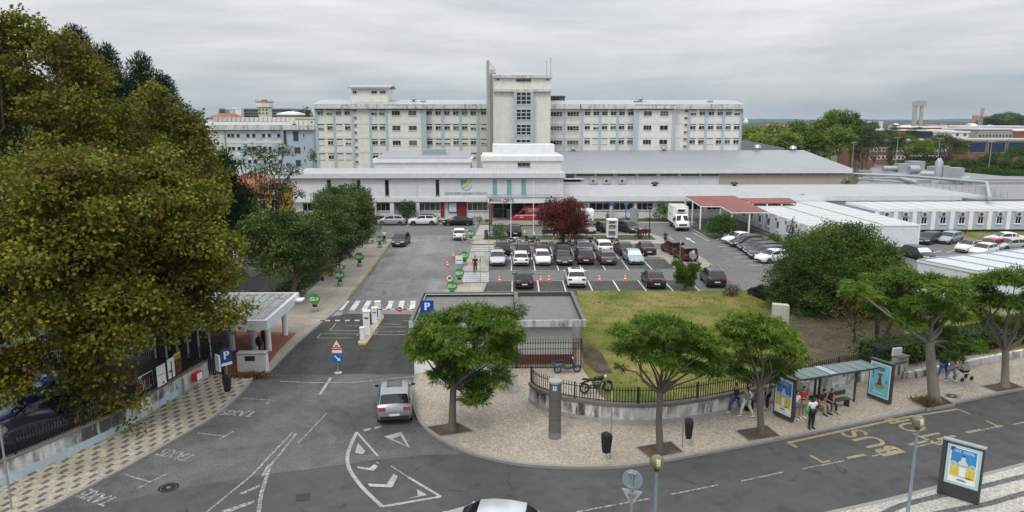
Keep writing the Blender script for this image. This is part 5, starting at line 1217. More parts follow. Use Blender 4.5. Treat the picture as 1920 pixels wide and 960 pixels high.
row('sedan', 'black saloon with upright chrome grille facing the camera in the front row', BK, 1058.5, 499.5, 181)
row('suv', 'dark grey SUV seen from the rear in the middle of the front row', DG, 1099, 498.5, -1)
row('wagon', 'brown-grey estate seen from the rear in the front row', paintm('brown_grey', (.11,.105,.10), .4), 1142, 498.5, 0)
row('sedan', 'blue-silver saloon with a bright sunshade behind its windscreen, front row', SB, 1194, 498, 181, shade=True)
row('hatch', 'black hatchback seen from the rear behind the gatehouse roof, between traffic cones', BK, 983, 544, 1)
row('suv', 'white SUV with roof rails seen from the rear behind the gatehouse roof', W_, 1083, 542, -2, rails=RAILS, sunroof=True)
row('sedan', 'black saloon at an angle left of the Y-shaped bush', BK, 1234, 543, -3, back=2.2)
row('suv', 'black SUV with silver roof rails beside the reddish round bush', NB, 1348, 541, -5, back=2.1, rails=RAILS)
p = P(1264, 478); car('jeep', 'dark red off-roader parked on the corner island, the one standing farther back', DR, (p.x, p.y+.9, 0), 8, dark_rear=True)
p = P(1287, 490); car('jeep', 'dark red off-roader with a spare wheel on its back door, on the corner island', DR, (p.x, p.y+.9, 0), 8, spare=True)
for st_, lb, pt, px, py in (('sedan','white saloon at the far end of the slanted row on the right',W_,1384,456),('wagon','dark estate with pale window trim second in the slanted row',DG,1398,462.5),('sedan','glossy black saloon third in the slanted row on the right',BK,1415,470),('wagon','charcoal hatchback fourth in the slanted row on the right',DG,1427,477.5),('wagon','black hatchback fifth in the slanted row, beside the nearest white one',NB,1437,485),('hatch','white hatchback nearest to the camera in the slanted row',W_,1447,492.5)):
    p = P(px, py); car(st_, lb, pt, (p.x+.2, p.y+.5, 0), 112, group='cars parked in the slanted row', shade=False)
p = P(1462, 568); car('hatch', 'black car half hidden by the big dark tree, behind the pale monolith', BK, (p.x-.6, p.y+1.2, 0), 20)
for st_, lb, pt, px, py, hd, kw in (('wagon','dark grey estate parked against the end of the white cabins',DG,1747,457,125,{}),('wagon','silver-grey hatchback parked next to the dark estate by the cabins',SB,1785,456,125,{}),
    ('sedan','white coupe parked on the grass side of the right car park',W_,1890,457,80,{}),('hatch','cream small car with a black roof in the right car park',CR,1822,473,120,dict(roof=BK)),('hatch','red hatchback behind the cream small car in the right car park',RD,1862,470,115,{}),('hatch','pale silver hatchback at the right edge of the right car park',SV,1898,470,100,{}),
    ('wagon','dark car with a bright sunshade just behind the nearest cabin roof',DG,1728,487,185,dict(shade=True)),('hatch','white car mostly hidden behind the nearest cabin roof, below the red one',W_,1850,480,120,{})):
    p = P(px, py); car(st_, lb, pt, (p.x, p.y+.6, 0), hd, group='cars in the right-hand car park', **kw)
for st_, lb, pt, px, py, hd in (('suv','black car behind the round bush, next to the red ambulance',BK,965,446,2),('hatch','dark car under the right side of the red-leaved tree',BK,1074,440,185),('hatch','silver-grey saloon facing the camera between the red-leaved tree and white kiosk',MG,1104,440,190),('hatch','dark red-black hatchback behind the white glass kiosk',paintm('black_red',(.03,.012,.014),.2),1133,437,20),('suv','black SUV facing the camera right of the white glass kiosk',DG,1184,440,200)):
    row(st_, lb, pt, px, py, hd)
for st_, lb, pt, px, py, hd in (('suv','dark SUV behind the white wall under the plane tree, at the left edge',NB,12,868,140),('wagon','dark blue car behind the wall fence below the plane tree',paintm('deep_blue',(.01,.02,.09),.2),50,806,140),('hatch','blue and white car hidden among the plane tree leaves',paintm('mid_blue',(.02,.05,.22),.2),118,735,140)):
    p = P(px, py); car(st_, lb, pt, (p.x, p.y+1, 0), hd)
def side_panel(x, y0, y1, z0, z1, th=.012):
    return MB().box(x-th, x+th, y0, y1, z0, z1)
def wheels(o, pts, r):
    tm, rm = wheel_meshes(r)
    for x, y in pts:
        w = add_mesh('wheel', tm, o, (x, y, r), 0 if x > 0 else math.pi); add_mesh('rim', rm, w)
def loft(mb, rings, m=0):
    n = len(rings[0]); vs = [p for r_ in rings for p in r_]
    fs = [(i*n+k,(i+1)*n+k,(i+1)*n+(k+1)%n,i*n+(k+1)%n) for i in range(len(rings)-1) for k in range(n)]
    return mb.add(vs, fs+[tuple(range(n)), tuple(range((len(rings)-1)*n,len(rings)*n))[::-1]], m)
def van(label, paint, pos, head, stripes, name='van', cat='van', L=5.9, Hh=2.6):
    o = thing(name, label, cat, pos, R(head)); hw = 1.0
    rings = []
    for f, zt, wf, tw in ((0,.85,.8,.9),(.02,1.05,.9,.88),(.13,1.32,.98,.86),(.20,1.5,1,.86),(.34,Hh-.12,1,.82),(.42,Hh,1,.84),(.97,Hh,1,.84),(1,Hh-.1,.97,.82)):
        y = L/2-f*L; w = hw*wf
        half = [(0,.38),(w*.94,.38),(w,.55),(w,min(1.1,zt-.1)),(w*.97 if zt > 1.6 else w*.96,max(zt-.25,min(1.12,zt-.06))),(w*tw,zt-.05),(w*tw*.85,zt),(0,zt+.02)]
        rings.append([(x,y,z) for x,z in half]+[(-x,y,z) for x,z in half[-2:0:-1]])
    loft(MB(), rings).build('body', paint, o, 40)
    y_ = lambda f: L/2-f*L
    MB().add([(-.80,y_(.205)+.02,1.54),(.80,y_(.205)+.02,1.54),(.70,y_(.33)+.02,Hh-.2),(-.70,y_(.33)+.02,Hh-.2)],[(0,1,2,3)]).build('windshield', CARG, o)
    for sg in (1,-1):
        pts = [(sg*1.012,y_(.235),1.42),(sg*1.012,y_(.40),1.42),(sg*.985,y_(.40),2.02),(sg*.985,y_(.32),2.05)]
        MB().add(pts,[(0,1,2,3) if sg < 0 else (3,2,1,0)]).build('side_window', CARG, o)
        MB().obox((sg*1.12,y_(.24),1.5),(.2,.1,.3)).build('mirror', TRIM, o)
        MB().obox((sg*.72,y_(.03),.98),(.34,.16,.22)).build('headlight', HEADL, o); MB().obox((sg*.9,y_(1.0),1.2),(.14,.05,.5)).build('taillight', TAILL, o)
        MB().box(sg*1.0-.016,sg*1.0+.016,y_(.97),y_(.22),.40,.62).build('sill_trim', TRIM if not stripes else plain('dark_red_trim',(.16,.015,.02),.5), o)
        if stripes:
            m_ = MB(); m_.box(sg*1.0-.018,sg*1.0+.018,y_(.96),y_(.13),1.22,1.34); m_.build('stripe', SIGNWHITE, o)
            for txt, yy, zz, sz in (('BOMBEIROS',y_(.60),2.22,.3),('AMBULÂNCIA',y_(.60),1.93,.26),('INEM',y_(.30),.98,.26)):
                m_ = MB(); put_text(m_, txt, sz, (sg*(1.025 if zz < 1.2 else .955 if zz > 2.1 else .985)+sg*.03, yy, zz), (0,sg,0), (0,0,1), bold=.01); m_.build('lettering', SIGNWHITE, o)
    MB().box(-.75,.75,L/2-.03,L/2+.03,.45,.62).build('bumper', TRIM, o); MB().box(-.5,.5,L/2-.16,L/2-.01,.66,.86).build('grille', TRIM, o); MB().box(-.26,.26,L/2+.0,L/2+.045,.64,.75).build('number_plate', PLATE, o)
    if stripes:
        m_ = MB(); m_.box(-.6,.6,y_(.38)-.12,y_(.38)+.12,Hh+.02,Hh+.14); m_.build('light_bar', plain('beacon_blue',(.05,.12,.5),.2), o)
    wheels(o, [(sg*.9,y) for sg in (1,-1) for y in (y_(.16),y_(.80))], .35)
    return o
p = P(989, 419); van('red fire brigade ambulance with a white stripe parked in front of the entrance porch', paintm('ambulance_red',(.50,.022,.025),0), (p.x+.3, p.y+1.0, 0), 90, True, 'ambulance', 'ambulance', 6.0, 2.75)
p = P(1084, 422); van('white van half hidden behind the red-leaved tree', W_, (p.x-.2, p.y+1.0, 0), 88, False, L=5.2, Hh=2.4)
p = P(1284, 434)
tr = thing('box_truck', 'white refrigerated box truck parked facing the camera beside the red canopy', 'truck', (p.x-.1, p.y+3.1, 0), R(176))
MB().box(-1.1,1.1,-3.3,1.05,.95,3.25).build('cargo_box', WHITE, tr); MB().box(-1.0,1.0,-3.2,2.6,.5,.7).build('chassis', TRIM, tr)
loft(MB(), [[(x*w_,y,z) for x,z in ((0,.45),(.97,.45),(1.0,.8),(1.0,zb),(.86,zt-.06),(.7,zt),(0,zt+.02),(-.7,zt),(-.86,zt-.06),(-1.0,zb),(-1.0,.8),(-.97,.45))] for y,zt,zb,w_ in ((3.25,1.15,.9,.86),(3.15,1.3,1.0,.98),(2.75,1.45,1.2,1),(2.15,2.2,1.5,1),(1.6,2.32,1.5,1),(1.12,2.32,1.5,1))]).build('cab', W_, tr, 40)
MB().add([(-.86,2.72,1.5),(.86,2.72,1.5),(.74,2.18,2.18),(-.74,2.18,2.18)],[(0,1,2,3)]).build('windshield', CARG, tr)
for sg in (1,-1):
    MB().add([(sg*1.012,2.45,1.42),(sg*1.012,1.4,1.42),(sg*.93,1.4,2.05),(sg*.93,2.05,2.05)],[(0,1,2,3) if sg < 0 else (3,2,1,0)]).build('side_window', CARG, tr)
    MB().obox((sg*1.2,2.35,1.65),(.2,.12,.42)).build('mirror', TRIM, tr); MB().obox((sg*.74,3.14,1.05),(.36,.2,.2)).build('headlight', HEADL, tr)
MB().box(-.55,.55,3.16,3.28,.82,1.08).build('grille', TRIM, tr); MB().box(-.92,.92,3.0,3.29,.42,.62).build('bumper', TRIM, tr); MB().box(-.26,.26,3.24,3.31,.64,.75).build('number_plate', PLATE, tr)
mb = MB(); mb.box(-.62,.62,1.06,1.5,2.55,3.1); mb.build('cooling_unit', SIGNWHITE, tr); MB().box(-.5,.5,1.5,1.53,2.62,2.98).build('cooling_grille', TRIM, tr)
m_ = MB(); m_.box(1.1,1.112,-2.6,-.2,1.9,2.2); m_.build('side_panel', plain('pale_grey_panel',(.5,.52,.54),.5), tr)
MB().box(-1.13,1.13,-3.32,1.07,3.252,3.3).build('box_roof', plain('truck_roof_beige',(.50,.46,.40),.6,var=.15), tr)
wheels(tr, [(sg*.88,y) for sg in (1,-1) for y in (2.35,-1.9)], .40)
_bw = {}
def bike_wheel(r=.3, w=.12):
    if (r,w) not in _bw:
        t_ = MB(); t_.lathe([(r*.70,-w*.4),(r*.92,-w/2),(r,-w*.25),(r,w*.25),(r*.92,w/2),(r*.70,w*.4),(r*.70,-w*.4)], 18, axis='x', cap=False, m=0)
        t_.lathe([(r*.70,-w*.2),(r*.64,-w*.2),(r*.64,w*.2),(r*.70,w*.2)], 18, axis='x', cap=False, m=1)
        for k in range(6):
            a = k*math.pi/3; t_.tube((0,0,0),(0,r*.66*math.cos(a),r*.66*math.sin(a)),.014,n=5,m=1)
        t_.lathe([(.05,-w*.6),(.05,w*.6)], 10, axis='x', m=1)
        _bw[(r,w)] = t_.mesh('wheel', [TYRE, GREY], 40)
    return _bw[(r,w)]
def motorcycle(label, paint, pos, head, box=False, group=None):
    o = thing('motorcycle', label, 'motorcycle', pos, R(head), group)
    for y in (.72,-.68): add_mesh('wheel', bike_wheel(.31,.13), o, (0,y,.31))
    mb = MB(); mb.path([(0,.1,.85),(0,-.2,.62),(0,-.15,.35),(0,.25,.32),(0,.42,.9)],.035,6); mb.tube((.07,-.2,.45),(.07,-.68,.31),.03); mb.tube((-.07,-.2,.45),(-.07,-.68,.31),.03); mb.build('frame', DARK, o, 60)
    mb = MB()
    for sg in (1,-1): mb.tube((sg*.09,.72,.31),(sg*.08,.42,1.0),.028)
    mb.build('fork', STEEL, o, 60)
    MB().ball((0,.17,.86),(.16,.30,.15),12,8).build('fuel_tank', paint, o, 60)
    mb = MB(); mb.ball((0,-.28,.80),(.14,.34,.08),10,6); mb.ball((0,-.66,.86),(.1,.2,.07),10,6); mb.build('seat', BLACK, o, 60)
    mb = MB(); mb.ball((0,.08,.45),(.17,.24,.2),10,8); mb.tube((.16,.1,.3),(.18,-.7,.42),.05); mb.build('engine', plain('engine_dark',(.07,.07,.07),.4,.4), o, 40)
    mb = MB(); mb.path([(-.36,.28,1.06),(-.15,.40,1.04),(.15,.40,1.04),(.36,.28,1.06)],.02,6); mb.tube((.28,.33,1.05),(.32,.36,1.22),.012); mb.tube((-.28,.33,1.05),(-.32,.36,1.22),.012); mb.ball((.33,.36,1.24),(.06,.02,.04),8,6); mb.ball((-.33,.36,1.24),(.06,.02,.04),8,6); mb.build('handlebar', DARK, o, 60)
    MB().ball((0,.56,.92),(.1,.09,.11),10,8).build('headlight', HEADL, o, 60)
    mb = MB(); mb.path([(0,.42,.60),(0,.60,.66),(0,.80,.66),(0,.98,.55)],.055,6); mb.path([(0,-.4,.70),(0,-.66,.70),(0,-.92,.6)],.05,6); mb.build('mudguard', paint, o, 60)
    if box: MB().obox((0,-.78,1.08),(.42,.36,.3)).build('top_box', BLACK, o); MB().obox((0,-.60,1.2),(.30,.012,.1)).build('box_label', SIGNWHITE, o)
    return o
def scooter(label, paint, pos, head, group=None, accent=None):
    o = thing('scooter', label, 'scooter', pos, R(head), group)
    for y in (.66,-.56): add_mesh('wheel', bike_wheel(.25,.13), o, (0,y,.25))
    loft(MB(), [[(x*w,y+dy*.0,z0+(z1-z0)*k) for x,k in ((0,0),(1,.1),(1,.8),(0,1),(-1,.8),(-1,.1))] for y,w,z0,z1,dy in ((-.95,.06,.62,.72,0),(-.75,.14,.42,.78,0),(-.35,.17,.36,.74,0),(-.12,.15,.24,.62,0),(-.02,.14,.24,.36,0),(.3,.14,.24,.34,0))]).build('body', paint, o, 50)
    loft(MB(), [[(x*w,y+o_,z) for x,o_ in ((1,0),(.6,.08),(-.6,.08),(-1,0),(-.6,-.05),(.6,-.05))] for y,w,z in ((.38,.17,.28),(.42,.2,.55),(.36,.19,.8),(.28,.10,1.0))]).build('leg_shield', paint, o, 50)
    MB().ball((0,-.42,.80),(.15,.42,.08),10,6).build('seat', BLACK, o, 60)
    mb = MB(); mb.tube((0,.62,.3),(0,.30,1.0),.035); mb.path([(-.33,.20,1.06),(-.12,.28,1.03),(.12,.28,1.03),(.33,.20,1.06)],.022,6); mb.tube((.25,.24,1.05),(.3,.3,1.25),.012); mb.tube((-.25,.24,1.05),(-.3,.3,1.25),.012); mb.ball((.31,.3,1.27),(.06,.02,.045),8,6); mb.ball((-.31,.3,1.27),(.06,.02,.045),8,6); mb.build('handlebar', DARK, o, 60)
    MB().ball((0,.36,.93),(.12,.07,.09),10,6).build('headlight', HEADL, o, 60); MB().ball((0,.66,.46),(.08,.28,.08),10,6).build('mudguard', paint, o, 60)
    if accent: MB().obox((0,-.55,.62),(.36,.4,.03),0,0,.25).build('side_flash', accent, o)
    return o
BG = 'motorbikes parked along the planted island'
for f, lb, pt, px, hd, kw in ((motorcycle,'white and blue naked motorcycle leftmost in the bike row',paintm('bike_white',(.5,.52,.56),.1),963,-95,{}),(motorcycle,'black touring motorcycle with a top box in the bike row',BK,998,-85,dict(box=True)),(scooter,'white scooter parked below the red-leaved tree',W_,1043,82,{}),(scooter,'black scooter right of the white scooter, by the parking sign',BK,1076,78,{}),(motorcycle,'dark motorcycle between the black scooter and the white kiosk',BK,1106,-100,{}),(motorcycle,'black motorcycle with pale engine rightmost in the bike row, by the kiosk',NB,1146,-95,{})):
    p = P(px, 459.5); f(lb, pt, (p.x, p.y+.2, .004), hd, group=BG, **kw)
p = P(1063, 705); scooter('grey-blue scooter with a mint flash parked inside the railings by the tall fence', paintm('scooter_slate',(.06,.075,.10),.2), (p.x, p.y+.25, .124), -84, accent=plain('mint_accent',(.2,.55,.48),.4))
p = P(1118, 744); motorcycle('black motorcycle parked close behind the railings of the curved wall', BK, (p.x, p.y+.3, .145), -80)
def leaf_obj(name, Pp, D, Nn, Lg, Wd, tint, mat, parent, kind=None):
    """diamond leaves from arrays: base point, long axis, face normal, length, width, hue value"""
    n = len(Pp)
    D = D/np.maximum(np.linalg.norm(D,axis=1,keepdims=True),1e-6)
    Sd = np.cross(D, Nn); Sd /= np.maximum(np.linalg.norm(Sd,axis=1,keepdims=True),1e-6)
    up = np.cross(Sd, D)
    V = np.empty((n,4,3), np.float32)
    V[:,0] = Pp; V[:,1] = Pp + D*(Lg*.5)[:,None] + Sd*(Wd*.5)[:,None] + up*(Wd*.12)[:,None]
    V[:,2] = Pp + D*Lg[:,None]; V[:,3] = Pp + D*(Lg*.5)[:,None] - Sd*(Wd*.5)[:,None] + up*(Wd*.12)[:,None]
    me = bpy.data.meshes.new(name)
    me.vertices.add(n*4); me.vertices.foreach_set('co', V.reshape(-1))
    me.loops.add(n*4); me.loops.foreach_set('vertex_index', np.arange(n*4, dtype=np.int32))
    me.polygons.add(n); me.polygons.foreach_set('loop_start', np.arange(n, dtype=np.int32)*4)
    try: me.polygons.foreach_set('loop_total', np.full(n,4,np.int32))
    except Exception: pass
    a = me.attributes.new('tint', 'FLOAT', 'FACE'); a.data.foreach_set('value', tint.astype(np.float32))
    me.materials.append(mat); me.update(); me.validate()
    o = bpy.data.objects.new(name, me); C.objects.link(o)
    if parent: o.parent = parent
    if kind: o['kind'] = kind
    return o
def rdir(n, zmin=-1.0):
    z = rng.uniform(zmin, 1, n); a = rng.uniform(0, 2*np.pi, n); r = np.sqrt(1-z*z)
    return np.stack([r*np.cos(a), r*np.sin(a), z], 1)
def cloud(lobes, per, L, Wr, droop=.3, jitter=.5, shell=(.72,1.05), flat=1.0, zmin=-.5, up=.6, tint0=None, tvar=.18, spray=None, outward=.7, sp=.3):
    """leaves on the shells of many lobes: lobes = (centre, radius xyz)"""
    Ps, Ds, Ns, Ls, Ts = [], [], [], [], []
    for i, (c, r) in enumerate(lobes):
        r = np.array(r, float); vol = float((r[0]*r[1]+r[1]*r[2]+r[0]*r[2])/3)
        n = max(8, int(per*vol))
        if spray:
            m_ = max(1, n//spray); d0 = rdir(m_, zmin); d = np.repeat(d0, spray, 0)
            rad = np.repeat(rng.uniform(*shell, m_), spray)
            p = np.array(c) + d*r*rad[:,None] + rng.normal(0, sp, (len(d),3))*np.array([1,1,.6])
        else:
            d = rdir(n, zmin); p = np.array(c) + d*r*rng.uniform(shell[0], shell[1], n)[:,None]
        n = len(d)
        D = d*np.array([1,1,flat])*outward + rng.normal(0, jitter, (n,3)); D[:,2] -= droop
        Nn = d*.5 + rng.normal(0, .5, (n,3)); Nn[:,2] += up
        Ps.append(p); Ds.append(D); Ns.append(Nn); Ls.append(L*rng.uniform(.65,1.3,n))
        tb = (tint0 if tint0 is not None else .5) + rng.normal(0, tvar*.7)
        tw = np.repeat(rng.normal(0, tvar*.7, n//spray+1), spray)[:n] if spray else 0
        Ts.append(np.clip(tb + tw + rng.normal(0, tvar*(.5 if spray else .9), n), 0, 1))
    Pp, D, Nn, Lg, Ti = map(np.concatenate, (Ps, Ds, Ns, Ls, Ts))
    return Pp, D, Nn, Lg, Lg*Wr*rng.uniform(.8,1.2,len(Lg)), Ti
def lobes_in(c, R3, n, lr, zmin=-.45, inner=.25, flat=.75, seed=None, rim=.78):
    g = np.random.default_rng(seed if seed is not None else int(abs(c[0]*31+c[1]*17)*10)); out = []
    k = 0
    for i in range(n):
        z = zmin + (1-zmin)*(i+.5)/n; a = i*2.39996+g.uniform(-.5,.5); r = math.sqrt(max(0,1-z*z))
        rad = rim*g.uniform(.8,1.08) if g.random() > inner else g.uniform(.25,.6)
        s = lr*g.uniform(.6,1.45)
        out.append(((c[0]+R3[0]*r*math.cos(a)*rad, c[1]+R3[1]*r*math.sin(a)*rad, c[2]+R3[2]*z*rad), (s*R3[0], s*R3[1], s*R3[2]*flat)))
    return out
def limbs(mb, base, fork, tips, r0, bend=.15, r1=.03, lk=.55, n=7):
    g = rnd; base = Vector(base); fork = Vector(fork)
    mid = base.lerp(fork,.5)+Vector((g.uniform(-1,1),g.uniform(-1,1),0))*bend
    mb.path([base-Vector((0,0,.05)), base.lerp(mid,.2), mid, fork],[r0*1.35, r0*1.05, r0*.9, r0*.8], 9)
    for t_ in tips:
        t_ = Vector(t_); l = (t_-fork).length
        a = fork.lerp(t_,.35)+Vector((g.uniform(-1,1),g.uniform(-1,1),g.uniform(-.2,.5)))*l*.12
        b_ = fork.lerp(t_,.7)+Vector((g.uniform(-1,1),g.uniform(-1,1),g.uniform(0,.6)))*l*.1
        mb.path([fork-Vector((0,0,.1)), a, b_, t_],[r0*lk, r0*lk*.66, r0*lk*.4, r1], n)
    return mb
BARK = stained('tree_bark', (.125,.11,.095), dirt=(.04,.035,.03), amount=.7, fine=3, vs=.4)
BARKP = stained('plane_bark', (.20,.185,.15), dirt=(.07,.065,.05), amount=.8, fine=2.2, vs=.5)
BARKD = stained('dark_bark', (.05,.042,.036), amount=.5, fine=3)
g3 = lambda *c: c
LPLANE = tinted('plane_leaves', [(0,(0.115,0.0626,0.0158)),(.22,(0.136,0.0977,0.0178)),(.42,(0.115,0.123,0.0178)),(.62,(0.142,0.17,0.0218)),(.82,(0.218,0.226,0.0296)),(1,(0.312,0.239,0.0317))], .5, .3)
LALB = tinted('feathery_leaves', [(0,(0.0388,0.0741,0.0103)),(.5,(0.0795,0.146,0.0154)),(.8,(0.142,0.215,0.0232)),(1,(0.229,0.249,0.0386))], .55, .18)
LLIG = tinted('glossy_leaves', [(0,(0.0224,0.0403,0.00672)),(.5,(0.056,0.0952,0.0112)),(.85,(0.118,0.174,0.0179)),(1,(0.157,0.202,0.0246))], .4, .25, .35)
LDARK = tinted('dark_leaves', [(0,(0.0343,0.0588,0.0142)),(.5,(0.0715,0.12,0.0219)),(.8,(0.122,0.167,0.0283)),(.95,(0.215,0.178,0.0386)),(1,(0.286,0.201,0.0386))], .5, .22)
LCON = tinted('conifer_needles', [(0,(0.0096,0.0216,0.00864)),(.6,(0.0216,0.0408,0.014)),(1,(0.0432,0.066,0.0216))], .6, .15)
LOLV = tinted('olive_leaves', [(0,(0.0406,0.0648,0.0244)),(.5,(0.0778,0.11,0.0421)),(1,(0.138,0.162,0.0728))], .6, .2)
LRED = tinted('red_leaves', [(0,(0.0517,0.044,0.0186)),(.4,(0.103,0.033,0.0259)),(.75,(0.197,0.044,0.0414)),(1,(0.279,0.0825,0.0776))], .5, .3)
LBUSH = tinted('bush_leaves', [(0,(0.0362,0.0725,0.0116)),(.5,(0.0725,0.138,0.0174)),(1,(0.145,0.217,0.029))], .5, .25)
LPINE = tinted('stone_pine_needles', [(0,(0.0263,0.0562,0.0118)),(.6,(0.0562,0.103,0.0203)),(1,(0.112,0.16,0.0304))], .6, .18)
LFAR = tinted('woodland_leaves', [(0,(0.044,0.0825,0.0158)),(.5,(0.11,0.182,0.0297)),(1,(0.242,0.308,0.0446))], .6, .25)
def tree(name, label, base, lobes, leaf, per, L, Wr, bark, r0, forkz, ntips=8, cat='tree', group=None, lean=(0,0), trunks=1, **kw):
    o = wthing(name, label, cat, (base[0],base[1],base[2] if len(base) > 2 else 0), group)
    b = Vector(base) if len(base) > 2 else Vector((base[0],base[1],0))
    mb = MB(); step = max(1, len(lobes)//ntips)
    for k in range(trunks):
        off = Vector((rnd.uniform(-.5,.5),rnd.uniform(-.4,.4),0)) if trunks > 1 else Vector()
        fork = Vector((b.x+lean[0]+off.x*2.2, b.y+lean[1]+off.y*2, b.z+forkz*rnd.uniform(.85,1.1) if trunks > 1 else b.z+forkz))
        limbs(mb, b+off*.6, fork, [c for c,_ in lobes[k::step]], r0)
    mb.build('trunk', bark, o, 60)
    data = list(cloud(lobes, per, L, Wr, **kw)); data[0] = data[0]-np.array(OFF[o.name])
    leaf_obj('crown', *data, leaf, o)
    return o
def crown_box(x0, y0, x1, y1, Y, depth=1.0):
    """ellipsoid that fills this pixel box at distance Y"""
    xa, za = Q(x0, (y0+y1)/2, Y); xb, _ = Q(x1, (y0+y1)/2, Y); zt = Q((x0+x1)/2, y0, Y)[1]; zb = Q((x0+x1)/2, y1, Y)[1]
    rx_ = (xb-xa)/2; return ((xa+xb)/2, Y, (zt+zb)/2), (rx_, rx_*depth, (zt-zb)/2)
def plane(label, boxes, base, n, per, seed, L=.25):
    lobes = []
    for i, (bx, Y, dp, k) in enumerate(boxes):
        c, r = crown_box(*bx, Y, dp); lobes += lobes_in(c, r, int(n*k*1.15), .16, -.75, .3, .85, seed+i, .92)
        g = np.random.default_rng(seed+40+i)
        for q in range(int(26*k)):   # ragged boughs poking out of the outline
            d_ = rdir(1, -.5)[0] if q else np.array((0,0,1.)); u = g.uniform(.92,1.16); lobes.append(((c[0]+r[0]*d_[0]*u, c[1]+r[1]*d_[1]*u, c[2]+r[2]*d_[2]*u), tuple(np.array(r)*g.uniform(.07,.14))))
    return tree('plane_tree', label, base, lobes, LPLANE, per, L, .85, BARKP, .38, 5.0, 26, shell=(.35,1.25), droop=.45, jitter=.6, zmin=-.9, up=.6, tint0=.5, tvar=.2, spray=26, sp=.3)
plane('nearest big plane tree with browning leaves, its boughs hanging over the white wall', [((-190,280,410,690),37,.8,1.0),((110,400,428,625),37.5,.7,.5),((-140,600,190,800),34.5,.6,.32),((135,660,262,832),33.4,.8,.14),((270,540,398,645),38,.7,.16),((90,300,300,470),35,.8,.3)], (-23.5,38,0), 70, 1350, 3, .2)
plane('tall plane tree at the top left corner, rising above the frame of rooftops', [((-170,28,205,420),50,.8,1.0),((-150,-10,70,250),49,.8,.4)], (-39,50,0), 56, 800, 13, .22)
plane('yellow-brown plane tree behind the nearest one, its right side thin against the sky', [((175,185,415,480),60,.8,1.0),((245,165,350,300),60,.8,.3),((330,300,430,430),58,.8,.25)], (-28.5,60,0), 50, 640, 23, .25)
def conifer(label, px, top, pw, base_py, Y, seed, name='conifer', nl=36):
    X, zt = Q(px, top, Y); g = np.random.default_rng(seed); lobes = []; zb = max(1.5, Q(px, base_py, Y)[1]); w = pw/F*Y/2
    for i in range(nl):
        f = (i+.5)/nl; a = i*2.4; rr = w*(1-f)**.6*g.uniform(.35,.9); s = w*(.42*(1-f)+.15)
        lobes.append(((X+rr*math.cos(a), Y+rr*math.sin(a), zb+(zt-zb)*f-.1), (s, s, s*1.25)))
    return tree(name, label, (X,Y,0), lobes, LCON, 420, .5, .15, BARKD, .28, max(zb,3), 8, group='dark conifers behind the plane trees', droop=-.5, jitter=.45, shell=(.3,1.1), zmin=-.8, tint0=.5, tvar=.2)
for a in (('dark conifer with the tallest pointed top, right of the plane crowns',262,108,135,330,84,1),('dark conifer just left of the tallest pointed one',196,92,150,330,82,2),('broad dark conifer leftmost of the group behind the plane trees',140,58,170,330,80,3),('lower dark conifer right of the tallest pointed one',306,146,120,330,86,4),('small pointed dark conifer in front of the annexe solar panels',374,208,36,330,92,5),('dense dark conifer with a bare lower trunk right of the plane crown',418,285,96,425,72,7),('dark conifer low between the plane tree and the ochre house',395,330,60,470,70,8)):
    conifer(*a)
lo = []
for (x,y,r) in ((470,285,18),(497,292,22),(528,285,18),(552,320,18),(515,318,24),(480,325,20),(540,350,22),(505,352,24),(470,362,20),(560,365,12),(455,305,12),(525,380,18),(490,385,18)):
    p_ = Q(x,y,73); s = r/F*73; lo.append(((p_[0],73+rnd.uniform(-1.5,1.5),p_[1]),(s,s,s*.75)))
tree('ash_tree', 'open airy tree with several bare stems in front of the orange tiled roof', (Q(505,430,73)[0],73,0), lo, LOLV, 330, .36, .28, BARKD, .13, 4.2, 13, trunks=3, shell=(.3,1.1), droop=.5, jitter=.7, tint0=.35)
RG = 'rounded trees in a row along the left pavement'
for i, (bx, Y, bxp, lb) in enumerate((((443,380,618,548),60,(528,562),'nearest rounded tree of the row along the left pavement'),((545,366,680,502),70,(600,512),'second rounded tree of the left pavement row, bright green on top'),((600,346,708,482),80,(655,478),'third rounded tree of the left pavement row, beside the seated people'),((588,345,672,430),92,(640,448),'darker rounded tree at the back of the left row under the slot windows'),((640,348,706,440),89,(684,450),'last rounded tree of the left row, next to the frontage road'))):
    c, r = crown_box(*bx, Y, .9); b_ = P(*bxp)
    tree('privet_tree', lb, (c[0]+.3, Y, 0), lobes_in(c, r, 34, .30, -.6, .2, .8, 50+i, .78), LLIG if i not in (3,) else LDARK, 950-70*i, .21, .5, BARK, .2, c[2]-r[2]*.7, 8, group=RG, shell=(.4,1.15), droop=.1, jitter=.6, tint0=.5, tvar=.18, trunks=2, spray=12, sp=.2)
lo = []
for k in range(46):
    f = k/45; p_ = P(548+f*134+rnd.uniform(-8,4), 566-f*112+rnd.uniform(-9,2)); s = rnd.uniform(.55,.95); lo.append(((p_.x-.7,p_.y,.55),(s,s,s*.85)))
o = wthing('hedge', 'leafy undergrowth hedge along the inner edge of the left pavement', 'hedge', P(610,500)); d = list(cloud(lo, 420, .24, .5, droop=.3, jitter=.6, shell=(.4,1.1), tint0=.42)); d[0] = d[0]-np.array(OFF[o.name]); leaf_obj('foliage', *d, LLIG, o)
